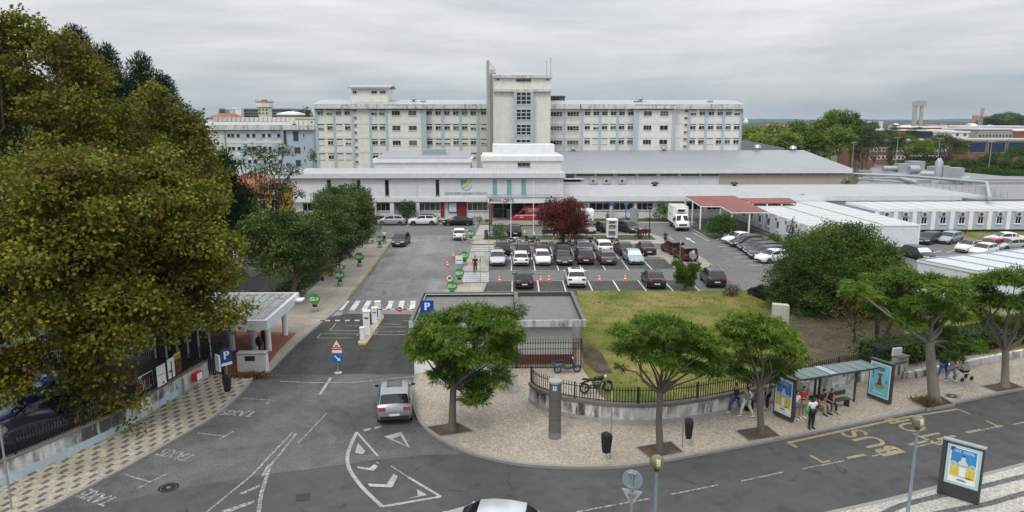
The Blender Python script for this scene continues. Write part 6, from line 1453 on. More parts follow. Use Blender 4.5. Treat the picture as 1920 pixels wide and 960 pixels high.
def street_tree(label, base_px, fork, clumps, seed, r0=.2, lean=(0,0), spread=1.0):
    b = P(*base_px, .13); Y = b.y; lo = []
    for (x,y,r) in clumps:
        dy = rnd.uniform(-1.3,1.3)*spread; p_ = Q(x,y,Y+dy); s = r/F*Y; lo.append(((p_[0],Y+dy,p_[1]),(s,s,s*.46)))
        for k in range(4):
            a = rnd.uniform(0,6.28); q = rnd.uniform(.6,1.05); lo.append(((p_[0]+s*q*math.cos(a),Y+dy+s*q*1.2*math.sin(a),p_[1]+rnd.uniform(-.4,.3)*s),(s*.55,s*.55,s*.34)))
    fx_, fz_ = Q(*fork, Y)
    o = wthing('street_tree', label, 'tree', b, 'street trees in square pits')
    limbs(MB(), b, (fx_, Y+lean[1], fz_), [(c[0],c[1],c[2]-r[2]*.3) for c,r in lo[::5]], r0, .12, .02, .42).build('trunk', BARK if seed < 4 else BARKP, o, 60)
    d = list(cloud(lo, 2700, .27, .16, droop=.45, jitter=.3, shell=(.6,1.1), flat=.6, zmin=-.08, up=1.2, tint0=.55, tvar=.17, outward=1.0, spray=9, sp=.07)); d[0] = d[0]-np.array(OFF[o.name]); leaf_obj('crown', *d, LALB, o); return o
street_tree('leafiest street tree, standing in front of the gatehouse on the cobbled corner', (848,806), (850,722), [(815,605,36),(880,590,36),(935,600,36),(790,632,26),(845,632,40),(910,630,40),(955,625,28),(800,668,30),(855,672,40),(915,668,38),(945,665,24),(875,715,34),(835,700,24),(925,705,26),(885,748,22),(780,655,18),(900,735,24)], 1)
street_tree('open street tree with bare lower limbs in front of the curved wall railings', (1238,845), (1238,735), [(1180,625,26),(1215,612,28),(1255,608,28),(1295,622,26),(1330,640,24),(1170,650,22),(1205,645,28),(1250,640,30),(1300,655,28),(1340,668,22),(1255,672,26),(1290,690,24),(1330,695,22),(1215,665,20),(1163,690,9)], 2, .17)
street_tree('street tree just left of the bus shelter, beside the walking couple', (1428,812), (1425,722), [(1375,612,24),(1405,602,28),(1440,610,28),(1475,630,24),(1370,640,22),(1415,640,32),(1455,650,26),(1490,660,22),(1395,675,26),(1435,680,26),(1475,690,20),(1365,692,24),(1400,708,20),(1440,708,20),(1500,672,12)], 3, .17)
street_tree('leaning pale-barked street tree right of the bus shelter with tufts at its foot', (1752,752), (1742,640), [(1620,555,28),(1655,530,30),(1690,520,32),(1735,528,34),(1775,545,32),(1640,580,24),(1685,565,32),(1730,570,34),(1775,590,30),(1600,540,20),(1800,570,22),(1700,600,24),(1745,608,20),(1787,668,16),(1770,625,20),(1830,650,16)], 4, .3, (0,0), 1.4)
street_tree('rightmost street tree with pale spreading limbs at the right edge', (1884,724), (1885,655), [(1830,535,26),(1865,525,30),(1905,520,32),(1945,530,32),(1840,570,26),(1880,565,30),(1925,575,34),(1965,560,30),(1855,600,20),(1905,610,26),(1950,605,28),(1815,560,16)], 5, .22, (0,0), 1.3)
c, r = crown_box(1438,420,1690,640,56,.85)
lo = lobes_in(c, r, 60, .26, -.75, .25, .8, 90, .80); c2, r2 = crown_box(1500,408,1660,520,57,.8); lo += lobes_in(c2, r2, 22, .3, -.3, .2, .7, 91)
tree('evergreen_tree', 'big dark dome-shaped evergreen between the car park and the bus shelter', (c[0]+.5,54,.14), lo, LDARK, 900, .19, .45, BARKD, .38, 2.6, 12, trunks=3, shell=(.4,1.15), droop=.25, jitter=.6, tint0=.46, tvar=.17, spray=14, sp=.22)
c, r = crown_box(1655,495,1722,610,52,.9)
tree('evergreen_tree', 'smaller tree with some orange leaves on the right flank of the big dark evergreen', (P(1660,655).x,P(1660,655).y+1,.14), lobes_in(c, r, 24, .32, -.6, .2, .8, 92), LDARK, 520, .20, .45, BARKD, .14, 3.2, 8, trunks=2, shell=(.4,1.1), tint0=.68, tvar=.18)
lo = [((Q(x,y,47)[0],47,Q(x,y,47)[1]),(.8,.8,.8)) for x,y in ((1590,560),(1605,585),(1590,610),(1620,600),(1575,585))]
tree('autumn_shrub', 'thin shrub with yellowing leaves around the trunk of the big dark evergreen', (Q(1600,630,47)[0],47,.14), lo, tinted('yellow_leaves', [(0,(0.05,0.04,0.01)),(.6,(0.11,0.085,0.02)),(1,(0.17,0.11,0.02))], .6, .3), 90, .26, .5, BARKD, .08, 1.0, 5, cat='shrub', shell=(.2,1.1))
h0, h1 = P(1655,700,.12), P(1990,640,.12); lo = []
for k in range(60):
    f = k/59; p_ = h0.lerp(h1,f); 
    for q in range(2): s = rnd.uniform(.7,.95); lo.append(((p_.x+rnd.uniform(-.3,.3),p_.y+1.0+q*1.0,rnd.uniform(.55,1.2)),(s,s,s*.85)))
o = wthing('hedge', 'dark tall clipped hedge behind the low white wall on the right', 'hedge', (h0+h1)/2); d = list(cloud(lo, 420, .17, .5, shell=(.5,1.08), jitter=.6, tint0=.3, tvar=.12)); d[0] = d[0]-np.array(OFF[o.name]); leaf_obj('foliage', *d, LDARK, o)
mb = MB(); mid = (h0+h1)/2; mb.obox((mid.x,mid.y+1.6,.75),((h1-h0).length,1.7,1.3), math.atan2(h1.y-h0.y,h1.x-h0.x)); mb.build('dark_core', plain('hedge_core', (.012,.014,.008), .9), o)  # solid near-black block filling the inside of the hedge
def bush(name, label, bx, Y, leaf, n=14, per=200, L=.2, Wr=.5, lr=.36, ground=True, cat='bush', **kw):
    c, r = crown_box(*bx, Y, .9)
    o = wthing(name, label, cat, (c[0],Y,0)); kw.setdefault('tint0',.5)
    d = list(cloud(lobes_in(c, r, n, lr, -.8, .25, .9), per*3.2, L*.8, Wr, shell=(.3,1.08), jitter=.6, **kw)); d[0] = d[0]-np.array(OFF[o.name]); leaf_obj('foliage', *d, leaf, o)
    mb = MB(); limbs(mb, (c[0],Y,0), (c[0],Y,max(.25,c[2]-r[2]*.6)), [(c[0]+r[0]*.5*math.cos(a),Y+r[1]*.5*math.sin(a),c[2]+r[2]*.2) for a in (0,1.3,2.6,3.9,5.2)], .05+.02*r[0], .05); mb.build('stem', BARKD, o, 60); return o
c, r = crown_box(1010,361,1104,456,88,.9)
tree('red_leaved_tree', 'rounded dark red leaved tree on the planted island in front of the entrance', (c[0],88,.13), lobes_in(c, r, 44, .3, -.98, .25, .85, 70), LRED, 520, .22, .5, BARKD, .22, 1.6, 8, shell=(.35,1.1), droop=.2, jitter=.6, tint0=.52, tvar=.2)
bush('bush', 'neat round green bush at the left end of the planted island', (921,418,951,449), P(935,448).y, LBUSH, 20, 200, .2)
bush('bush', 'big rounded bush on the grass verge in front of the red canopy post', (1326,400,1383,447), P(1352,447).y, LBUSH, 24, 160, .26, tint0=.35)
bush('bush', 'round green bush against the low row left of the refrigerated truck', (1226,377,1260,418), 109, LBUSH, 18, 120, .28, tint0=.35)
bush('bush', 'yellowish round bush beside the left wall of the cabin block', (1436,434,1468,458), P(1452,458).y, LBUSH, 16, 140, .22, tint0=.6)
bush('bush', 'reddish brown round bush on the lawn edge by the black SUV', (1357,530,1390,559), P(1373,558).y, tinted('bronze_leaves', [(0,(.04,.035,.015)),(.5,(.085,.045,.03)),(1,(.13,.09,.035))], .6, .2), 16, 260, .14)
bush('bush', 'small pinkish bush near the right end of the planted island', (1190,435,1207,449), P(1198,449).y, LRED, 10, 200, .2, tint0=.3)
bush('bush', 'dark olive-like bush against the facade between two parked cars', (744,376,782,417), 109, LOLV, 20, 150, .25, tint0=.35)
bush('bush', 'small round bush by the red post of the entrance porch', (893,405,906,417), 107.5, LBUSH, 10, 160, .2)
bush('bush', 'low spreading bush left of the entrance steps', (905,410,919,417), 107.5, LBUSH, 8, 160, .2, tint0=.35)
bush('bush', 'wispy bush in front of the poster case', (806,402,828,416), 108.5, LOLV, 8, 90, .3, .25)
bush('bush', 'low dark bush behind the black scooter on the island', (1075,438,1100,449), P(1088,449).y, LBUSH, 8, 160, .2, tint0=.3)
bush('bush', 'bare twiggy reddish bush on the grass by the long cabin block', (1800,425,1822,439), P(1811,439).y, LRED, 8, 50, .25, .2)
bush('bush', 'small bush growing by the wall of the tan hall, near the air conditioners', (1575,336,1594,349), 135, LOLV, 8, 60, .4)
bush('bush', 'small dark bush between the ward wing and the annexe', (578,280,595,308), 150, LDARK, 10, 50, .5)
bush('bush', 'bush in front of the boundary wall at the right edge', (1880,357,1912,374), P(1896,382).y-4, LOLV, 12, 60, .35)
for k, x in enumerate((1150,1175,1215,1010)): bush('low_shrub', ['low flowering shrub against the low row, leftmost','low flowering shrub second along the low row','low flowering shrub next to the round bush by the truck','low shrub in the bed right of the ambulance'][k], (x-9,405,x+10,416), 110, LBUSH, 7, 120, .22)
lo = []
for k in range(52):
    f = k/51; a = rnd.uniform(0,6.28); p_ = P(1284,545); top = .5+1.9*rnd.random(); rr = .35+.30*top*rnd.random()
    lo.append(((p_.x+rr*math.cos(a)*1.15, p_.y+rr*math.sin(a), top),(.33,.33,.5)))
o = wthing('shrub', 'upright leafy shrub spreading like a vase at the edge of the lawn', 'shrub', P(1284,545)); d = list(cloud(lo, 1300, .2, .32, droop=-.7, jitter=.3, shell=(.2,1.1), tint0=.6)); d[0] = d[0]-np.array(OFF[o.name]); leaf_obj('foliage', *d, LBUSH, o)
mb = MB(); p_ = P(1284,545); limbs(mb, p_, p_+Vector((0,0,.3)), [p_+Vector((math.cos(a)*.6,math.sin(a)*.6,1.6)) for a in (0,1.2,2.5,3.8,5)], .05); mb.build('stem', BARKD, o)
X, zt = Q(1487,425,P(1487,455).y); lo = [((X,P(1487,455).y,.3+2.6*k/9),(.75*(1-k/10.5),.75*(1-k/10.5),.5)) for k in range(10)]
o = wthing('cypress', 'small dark cone-shaped cypress beside the cabin block', 'tree', (X,P(1487,455).y,0)); d = list(cloud(lo, 260, .28, .25, droop=-.8, jitter=.3, shell=(.5,1.05), tint0=.4)); d[0] = d[0]-np.array(OFF[o.name]); leaf_obj('crown', *d, LCON, o); MB().tube((X,P(1487,455).y,0),(X,P(1487,455).y,2),.08).build('trunk', BARKD, o)
FG_ = 'trees beyond the hospital on the right'
far = [(1390,238,1440,285,200,'pale green tree right beside the end of the ward wing'),(1425,232,1480,285,205,'pale green tree second from the ward wing end'),(1470,228,1530,285,200,'mid green tree third from the ward wing end'),(1520,206,1600,285,210,'tallest bright green tree on the right skyline'),(1575,212,1622,290,214,'tall dark green tree right of the tallest one'),(1545,235,1605,290,190,'yellow-green tree in front of the tallest one'),(1500,248,1552,292,192,'dull green tree low in front of the tall group'),(1398,250,1452,290,188,'yellow-green tree low at the end of the ward wing'),(1448,246,1506,290,189,'bushy yellow-green tree low in the middle of the group'),(1600,226,1642,292,212,'slender dark green tree at the right end of the tall group')]
for i, (x0,y0,x1,y1,Y,lb) in enumerate(far):
    c, r = crown_box(x0,y0,x1,y1,Y,.9)
    tree('broadleaf_tree', lb, (c[0],Y,0), lobes_in(c, r, 30, .28, -.6, .2, .8, 200+i, .82), LFAR, 110, .6, .6, BARK, .3, max(2,c[2]-r[2]), 5, group=FG_, shell=(.3,1.12), jitter=.7, tint0=(.75,.7,.45,.6,.3,.7,.3,.8,.7,.3)[i], tvar=.13)
thin = [(1600,236,1662,300,1632,'thin airy tree with slim stems left of the brick building'),(1636,236,1700,306,1668,'thin airy tree second in front of the brick building'),(1668,252,1728,314,1695,'leafier tree third in front of the brick building'),(1700,258,1760,316,1728,'small airy tree beside the lamp mast before the brick building'),(1728,246,1822,318,1772,'widest thin airy tree in front of the brick building'),(1592,268,1620,312,1606,'small dark tree at the corner of the grey-roofed hall')]
for i, (x0,y0,x1,y1,bx,lb) in enumerate(thin):
    Y = 190+6*(i%3); c, r = crown_box(x0,y0,x1,y1-14,Y,.9)
    tree('airy_tree', lb, (Q(bx,310,Y)[0],Y,0), lobes_in(c, r, 24, .24, -.5, .3, .7, 230+i, .85), LFAR if i in (2,3) else LOLV if i != 5 else LDARK, 170, .5, .4, BARK, .18, 4.5, 9, group=FG_, trunks=2, shell=(.2,1.15), jitter=.8, tint0=.55)
pine = [(1664,296,1745,340,190),(1715,300,1800,346,182),(1775,298,1850,345,188),(1830,282,1905,345,185),(1880,292,1960,352,180),(1790,312,1870,352,176),(1850,316,1930,355,174),(1900,262,1980,310,205),(1705,290,1770,325,200),(1700,238,1745,262,300)]
plab = ['leftmost of the dense dark pines behind the plant roof','dense dark pine behind the silver tank','dense dark pine in the middle of the row before the blue glass','tallest dense dark pine in front of the blue glass building','dense dark pine at the right edge behind the boundary wall','front dense pine just above the solar frames','front dense pine nearest the right edge','dark pine beside the blue glass at the far right edge','low dark pine between the lamp mast and thin trees','dark round tree between the brick buildings under the water tower']
for i, (x0,y0,x1,y1,Y) in enumerate(pine):
    c, r = crown_box(x0,y0,x1,y1,Y,.9)
    tree('pine_tree', plab[i], (c[0],Y,0), lobes_in(c, r, 30, .28, -.4, .2, .65, 260+i, .82), LPINE, 130, .5, .35, BARKD, .22, max(1.5,c[2]-r[2]*.7), 6, group='dense dark pines behind the plant roof', shell=(.4,1.1), jitter=.6, tint0=.5, tvar=.16)
for i, (x0,y0,x1,y1,Y,lb) in enumerate(((558,203,592,232,300,'dark green tree on the skyline left of the ward wing'),(1846,212,1925,246,520,'dark rounded wooded crown behind the crane'),(1890,216,1990,248,560,'dark wooded crown at the right edge of the skyline'),(1625,228,1650,244,420,'small dark tree on the skyline left of the concrete water tower'))):
    c, r = crown_box(x0,y0,x1,y1,Y,.8)
    tree('skyline_tree', lb, (c[0],Y,0), lobes_in(c, r, 24, .32, -.7, .2, .8, 300+i), LPINE, 40, .8, .5, BARKD, .4, max(1,c[2]-r[2]), 4, shell=(.4,1.1))
def ridge(name, Y, px0, px1, prof, thick, mat, seed):
    g = np.random.default_rng(seed); n = 160; vs = []; x0, x1 = Q(px0,230,Y)[0], Q(px1,230,Y)[0]
    hs = np.interp(np.linspace(0,1,n), np.linspace(0,1,len(prof)), prof)
    wob = sum(np.sin(np.linspace(0,1,n)*f*math.pi+g.uniform(0,6))*a for f,a in ((17,1.2),(37,1.0),(71,.9),(120,.8)))
    zs = [Q(960, h+w*.8, Y)[1] for h, w in zip(hs, wob)]
    mb = MB(); rows = 5
    for j in range(rows):
        f = j/(rows-1)
        for i in range(n):
            k = math.sin(math.pi*f) if f < .5 else 1.0
            vs.append((x0+(x1-x0)*i/(n-1)*(1), Y+thick*(f-.5)*2, max(-.2, zs[i]*math.sin(math.pi*f))-.1))
    fs = [(j*n+i,j*n+i+1,(j+1)*n+i+1,(j+1)*n+i) for j in range(rows-1) for i in range(n-1)]
    return struct(name, mb.add(vs, fs), mat, 180)
HILL = plain('wooded_hill', (.016,.026,.016), .95, var=.5, scale=.02)
ridge('hill', 5200, -900, 2900, [226,225,227,226,225,226,224,223,224.5,222,224,223,225,223.5,225,224,226], 800, HILL, 1)
ridge('hill', 3000, -900, 2900, [229,228,229,227.5,228.5,228,227,228,226.5,227.5,226.5,228,227,228.5,227.5,229], 500, HILL, 2)
ridge('hill', 1700, 1300, 2900, [232,230,231,229.5,231,230,232,230.5,231.5], 250, plain('nearer_wooded_hill', (.018,.032,.014), .95, var=.5, scale=.04), 3)
def woods(label, x0, x1, Y0, Y1, n, hmin, hmax, seed, leaf):
    g = np.random.default_rng(seed); lo = []
    for k in range(n):
        Y = g.uniform(Y0,Y1); x = Q(g.uniform(x0,x1),240,Y)[0]; h = g.uniform(hmin,hmax); w = h*g.uniform(.35,.6)
        lo.append(((x,Y,h*.55),(w,w,h*.5)))
    d = cloud(lo, 3.5, 1.8, .7, shell=(.6,1.05), jitter=.7, zmin=-.3, tint0=.4, tvar=.15)
    return tag(leaf_obj('woods', *d, leaf, None), label, 'woods', kind='stuff')
woods('mass of trees filling the plain beyond the campus', 1390, 2100, 950, 2600, 520, 5, 10, 5, LFAR)
woods('mass of trees on the plain left of the hospital', -600, 620, 380, 1200, 260, 6, 13, 6, LFAR)
woods('tree mass right of the ward wing behind the single trees', 1388, 1640, 240, 400, 60, 7, 11, 7, LFAR)
hcols = [WALLW, CREAM, TAN, BRICK]
g = np.random.default_rng(44)
TILE2 = plain('distant_tile_roof', (.30,.13,.08), .9, var=.2)
HLAB = ['white','cream','sandy','brick red']
for k in range(90):
    px = g.uniform(1400, 1915) if k < 84 else g.uniform(380, 440); Y = g.uniform(520, 1500); x = Q(px,232,Y)[0]; w, dd, h = g.uniform(9,20), g.uniform(9,14), g.uniform(5,9.5); ci = int(g.integers(0,4))
    o = wthing('distant_house', 'tiny far-off house with %s walls and a %s roof on the plain' % (HLAB[ci], 'tiled' if k%3 else 'white'), 'house', (x,Y,0), 'far-off houses with %s walls and a %s roof' % (HLAB[ci], 'tiled' if k%3 else 'white'))
    MB().box(x-w/2,x+w/2,Y,Y+dd,0,h).build('wall', hcols[ci], o); hip_roof(MB(), x-w/2,x+w/2,Y,Y+dd,h+.01,h+3,3).build('roof', TILE2 if k%3 else SIGNWHITE, o)
c_ = Q(1400,222,1900); o = wthing('church', 'tiny white church with a pointed spire on the far horizon', 'church', (c_[0],1900,0)); MB().box(c_[0]-5,c_[0]+5,1900,1910,0,16).build('tower', WALLW, o); MB().add([(c_[0]-5,1900,16),(c_[0]+5,1900,16),(c_[0]+5,1910,16),(c_[0]-5,1910,16),(c_[0],1905,c_[1]+3)],[(0,1,4),(1,2,4),(2,3,4),(3,0,4),(3,2,1,0)]).build('spire', SIGNWHITE, o); MB().box(c_[0]+5.1,c_[0]+30,1900,1912,0,9).build('nave', WALLW, o)
n = 900; p0 = np.array(P(466,704,.14)); pp = p0+np.stack([rng.normal(0,.75,n),rng.normal(0,.22,n),np.abs(rng.normal(0,.06,n))],1)
d = (pp, rng.normal(0,1,(n,3))*np.array([1,1,.3]), rng.normal(0,.4,(n,3))+np.array([0,0,1]), np.full(n,.13)*rng.uniform(.6,1.3,n), np.full(n,.09), rng.uniform(0,1,n))
tag(leaf_obj('leaves', *d, tinted('fallen_leaves', [(0,(.07,.03,.015)),(.6,(.16,.065,.03)),(1,(.25,.12,.05))], .8, .1), None), 'heap of fallen brown leaves swept against the white kerb block', 'leaf litter', kind='stuff')
n = 260; pp = np.array(P(1738,758,.14))+np.stack([rng.normal(0,.35,n),rng.normal(0,.25,n),np.zeros(n)],1)
d = (pp, rng.normal(0,.5,(n,3))+np.array([0,0,1.2]), rng.normal(0,1,(n,3)), .5*rng.uniform(.5,1.2,n), np.full(n,.04), rng.uniform(0,1,n))
tag(leaf_obj('grass', *d, tinted('dry_grass', [(0,(.06,.055,.02)),(1,(.2,.16,.07))], .8, .2), None), 'dry grass tufts at the foot of the leaning street tree', 'grass', kind='stuff')
def inpoly(px, py, poly):
    ins = np.zeros(len(px), bool); n = len(poly); j = n-1
    for i in range(n):
        xi, yi, xj, yj = poly[i][0], poly[i][1], poly[j][0], poly[j][1]
        c_ = ((yi > py) != (yj > py)) & (px < (xj-xi)*(py-yi)/(yj-yi+1e-9)+xi); ins ^= c_; j = i
    return ins
LP = [p[:2] for p in PL(lawn, .14)]
n = 60000; gx = rng.uniform(5, 45, n); gy = rng.uniform(34, 68, n); k = inpoly(gx, gy, LP); gx, gy = gx[k], gy[k]; n = len(gx)
dens = np.sin(gx*.7+np.sin(gy*.5)*2)*np.sin(gy*.6+gx*.2)
d = (np.stack([gx,gy,np.full(n,.138)],1), rng.normal(0,.6,(n,3))+np.array([0,0,1]), rng.normal(0,1,(n,3)), .07*rng.uniform(.5,1.3,n), np.full(n,.045), np.clip(.56+.22*dens+rng.normal(0,.2,n),0,1))
k = 5000; cx_ = rng.integers(0, n, 300); ii = rng.integers(0, 300, k); gx2 = gx[cx_][ii]+rng.normal(0,.28,k); gy2 = gy[cx_][ii]+rng.normal(0,.28,k); e_ = (np.stack([gx2,gy2,np.full(k,.138)],1), rng.normal(0,.5,(k,3))+np.array([0,0,1.2]), rng.normal(0,1,(k,3)), .13*rng.uniform(.5,1.3,k), np.full(k,.05), np.clip(.2+rng.normal(0,.15,k),0,1)); kk = inpoly(gx2, gy2, LP); d = tuple(np.concatenate([a_, b_[kk]]) for a_, b_ in zip(d, e_))
tag(leaf_obj('grass', *d, tinted('lawn_blades', [(0,(0.0751,0.135,0.0203)),(.45,(0.16,0.196,0.0372)),(.7,(0.281,0.269,0.076)),(1,(0.45,0.394,0.135))], .8, .25), None), 'patchy short grass of the lawn, partly dried yellow', 'grass', kind='stuff')
IRON = plain('black_iron', (.012,.012,.013), .5, var=.2)
WALLST = stained('weathered_white_wall', (.62,.62,.605), dirt=(.05,.048,.045), amount=.95, fine=1.6, dens=(.42,.54), vs=.28)
WALLCAP = stained('mossy_wall_cap', (.17,.155,.135), dirt=(.05,.045,.04), amount=.7, fine=3, vs=1)
WALLPALE = plain('pale_blue_wall_base', (.42,.52,.57), .8, var=.1)
def wall_line(name, label, px, z0, h, th, mat, cap=None, caph=.16, base=None, baseh=.3, smooth=4, side=1):
    line = [tuple(p[:2]) for p in PL(px, z0)]
    if smooth: line = smooth_line(line, smooth)
    m_ = line[len(line)//2]; o = wthing(name, label, 'wall', (m_[0],m_[1],z0))
    strip(MB(), line, 0, th*side, z0-.1, z0+h).build('wall_face', mat, o)
    if cap: strip(MB(), line, -.05*side, (th+.05)*side, z0+h+.002, z0+h+caph).build('cap', cap, o)
    if base: strip(MB(), line, -.03*side, -.001*side, z0-.1, z0+baseh).build('base_course', base, o)
    return line
def railing(name, label, line, z0, h, gap=.13, post_gap=2.6, cat='railing', top=.18, rails=(.1,), m=None, spike=True):
    o = wthing(name, label, cat, (line[len(line)//2][0],line[len(line)//2][1],z0)); m = m or IRON
    seg = [0.0]
    for a, b_ in zip(line, line[1:]): seg.append(seg[-1]+math.hypot(b_[0]-a[0],b_[1]-a[1]))
    def at(s_):
        for i in range(len(line)-1):
            if s_ <= seg[i+1]+1e-6:
                f = (s_-seg[i])/max(seg[i+1]-seg[i],1e-6); a, b_ = line[i], line[i+1]; return (a[0]+(b_[0]-a[0])*f, a[1]+(b_[1]-a[1])*f)
        return line[-1]
    L_ = seg[-1]; mb = MB(); k = 0
    while k*gap < L_:
        x, y = at(k*gap); mb.box(x-.018,x+.018,y-.018,y+.018,z0+.03,z0+h); k += 1
    mb.build('bars', m, o)
    for r in list(rails)+[h-top]:
        mb = MB(); mb.path([(p[0],p[1],z0+r) for p in line], .026, 4); mb.build('rail', m, o)
    n = max(1, int(L_/post_gap))
    for k in range(n+1):
        x, y = at(min(L_, L_*k/n)); MB().box(x-.04,x+.04,y-.04,y+.04,z0,z0+h+.04).build('post', m, o)
    return o
WR = [(992,751),(1008,764),(1060,781),(1150,794),(1240,794),(1330,781),(1450,756),(1580,730),(1698,707)]
l = wall_line('curved_wall', 'low curved concrete wall streaked with black mould beside the cobbled corner', WR, .12, .92, .22, WALLST, WALLCAP, .17, stained('grey_wall_base', (.36,.36,.35), amount=.4, fine=2), .24)
railing('railing', 'dark iron railings on top of the curved mouldy wall', offset_line(l, .11)[:-2], 1.21, .88, .15, 3.2, m=plain('brown_black_iron', (.022,.017,.013), .6))
wall_line('garden_wall', 'low whitewashed wall under the dark hedge at right', [(1700,712),(1800,692),(1920,668),(2100,632)], .12, .42, .25, WALLST, None)
p = P(1690,706,.12); MB_ = wthing('wall_pillar', 'white end pillar of the curved wall, with a small pale box on top', 'pillar', p); MB().obox((p.x,p.y+.3,.7),(.9,.5,1.2),.4).build('shaft', WALLST, MB_); MB().obox((p.x,p.y+.3,1.33),(1.0,.6,.08),.4).build('cap', WALLCAP, MB_); MB().obox((p.x-.25,p.y+.3,1.62),(.62,.12,.48),.2).build('box', SIGNWHITE, MB_)
wall_line('stub_wall', 'short stained concrete wall running out over the cobbles beneath the leafiest street tree', [(885,702),(963,737)], .12, .95, .3, WALLST, WALLCAP, .06, smooth=0)
wall_line('low_wall', 'low plain white wall at the right mouth of the drive', [(777,699),(838,697)], .12, .72, .25, WHITE, None, smooth=0)
WLp = [(391,706),(300,762),(230,806),(120,858),(0,911),(-160,975),(-320,1040)]
l2 = wall_line('boundary_wall', 'long white wall with a pale blue foot beside the chequered pavement', WLp, .12, .98, .3, WALLST, WALLCAP, .06, WALLPALE, .36, smooth=3, side=-1)
railing('railing', 'black iron railings on top of the long white wall under the plane tree', offset_line(l2, -.15), 1.17, 1.0, .14, 3.0)
a, b_ = P(382,703,.12), P(419,703,.12)
railing('iron_gate', 'tall black iron gate between the long white wall and the white kerb block', [(a.x+.1,a.y),(b_.x,b_.y)], .12, 2.1, .13, 3, 'gate', .15, (.1,1.5))
a, b_ = P(250,668,.12), P(388,668,.12)
railing('iron_fence', 'black iron fence behind the banners, left of the reception canopy', [(a.x-6,a.y-1.5),(a.x,a.y),(b_.x,b_.y)], .12, 2.0, .14, 2.5, 'fence', .15, (.1,1.4))
a, b_ = P(800,692,.12), P(1089,690,.12)
railing('iron_fence', 'tall black iron fence across the front of the gatehouse', [(a.x+1.6,a.y),(b_.x,b_.y)], .12, 1.95, .16, 3.6, 'fence', .28, (.06,1.28))
p0, p1 = P(446,699,.12), P(499,699,.12)
o = wthing('meter_housing', 'white rendered meter block with a small dark hatch at the left mouth of the drive', 'utility block', (p0+p1)/2)
MB().box(p0.x,p1.x,p0.y,p0.y+.55,.0,1.3).build('housing', plain('block_white', (.62,.63,.64), .7, var=.08), o); MB().box(p0.x-.03,p1.x+.03,p0.y-.03,p0.y+.58,1.302,1.38).build('cap', CONC, o)
xm_ = p0.x+(p1.x-p0.x)*.28; MB().box(xm_, xm_+.62, p0.y-.012, p0.y+.02, .88, 1.2).build('hatch', DARK, o)
for px, py, h, lb in ((487,662,1.1,'black hooded machine behind the white meter block'),(497,657,1.45,'taller black oval machine against the canopy column')):
    p = P(px,py,.126); o = wthing('waste_bin', lb, 'bin', p); MB().tube((p.x,p.y,.126),(p.x,p.y,h*.6),.06).build('post', IRON, o); MB().ball((p.x,p.y,h*.85),(.24,.18,h*.34),12,8).build('drum', IRON, o, 60)
def on_wall(px, py, z):   # outer face of the long wall
    return P(px,py,z)
wd = Vector((l2[0][0]-l2[-1][0], l2[0][1]-l2[-1][1],0)); wd = (P(391,706,.12)-P(230,806,.12)).normalized(); wn = Vector((wd.y,-wd.x,0)); wang2 = math.atan2(wd.y,wd.x)
p = P(371,714,.45); o = wthing('fire_box', 'red box with a white door fixed to the long white wall', 'box', p); MB().obox((p.x,p.y,.75),(.62,.3,.5),wang2).build('box_shell', RED, o); q_ = p+wn*.155; MB().obox((q_.x,q_.y,.75),(.5,.012,.4),wang2).build('box_door', SIGNWHITE, o)
p = P(345,738,.12); o = wthing('bollard', 'grey metal bollard standing against the long white wall', 'bollard', p); MB().box(p.x-.06,p.x+.06,p.y-.05,p.y+.05,.12,1.0).build('shaft', GREY, o); MB().box(p.x-.07,p.x+.07,p.y-.06,p.y+.06,1.002,1.04).build('cap', STEEL, o)
def banner(label, px, py, w, h, base, bits):
    z = 1.25; p = P(px, py, z); o = wthing('banner', label, 'banner', p)
    M = Matrix.Translation(p)@Matrix.Rotation(wang2,4,'Z')
    MB().box(-w/2,w/2,-.02,.0,0,h).xf(M).build('sheet', base, o)
    for (x0,x1,z0,z1,m_) in bits: MB().box(x0*w-w/2,x1*w-w/2,-.026,-.021,z0*h,z1*h).xf(M).build('print', m_, o)
ORA = plain('banner_orange', (.55,.10,.03), .6); AMB = plain('banner_amber', (.58,.36,.03), .6); TEA = plain('banner_teal', (.05,.32,.32), .6); DKG = plain('banner_grey', (.06,.06,.06), .6)
banner('colourful banner with orange and grey print on the railings of the white wall', 273, 733, 1.35, .95, SIGNWHITE, ((.0,1,.0,.1,TEA),(.05,.3,.15,.6,ORA),(.55,.75,.15,.7,ORA),(.35,.95,.75,.95,DKG),(.78,.97,.2,.7,DKG)))
banner('white banner with a black spot on the railings, right of the colourful one', 304, 722, .75, 1.15, SIGNWHITE, ((.1,.9,.52,.55,DKG),(.55,.75,.05,.15,DKG)))
banner('white banner part hidden by leaves, between the spotted and yellow ones', 322, 708, .6, 1.15, SIGNWHITE, ((.15,.6,.3,.4,DKG),))
banner('yellow banner highest on the railings of the white wall', 334, 699, .62, 1.2, AMB, ((.3,.7,.2,.42,ORA),(.1,.9,.8,.86,DKG)))
def disc(mb, c, r, n=24, y0=0, y1=.03, m=0, r0=0):
    """disc facing -y in local space"""
    if r0:
        a = [(c[0]+r*math.cos(2*math.pi*k/n), y0, c[1]+r*math.sin(2*math.pi*k/n)) for k in range(n)]; b_ = [(c[0]+r0*math.cos(2*math.pi*k/n), y0, c[1]+r0*math.sin(2*math.pi*k/n)) for k in range(n)]
        return mb.add(a+b_, [(k,(k+1)%n,n+(k+1)%n,n+k) for k in range(n)], m)
    a = [(c[0]+r*math.cos(2*math.pi*k/n), y, c[1]+r*math.sin(2*math.pi*k/n)) for y in (y0,y1) for k in range(n)]
    return mb.add(a, [tuple(range(n)),tuple(range(n,2*n))[::-1]]+[(k,n+k,n+(k+1)%n,(k+1)%n) for k in range(n)], m)
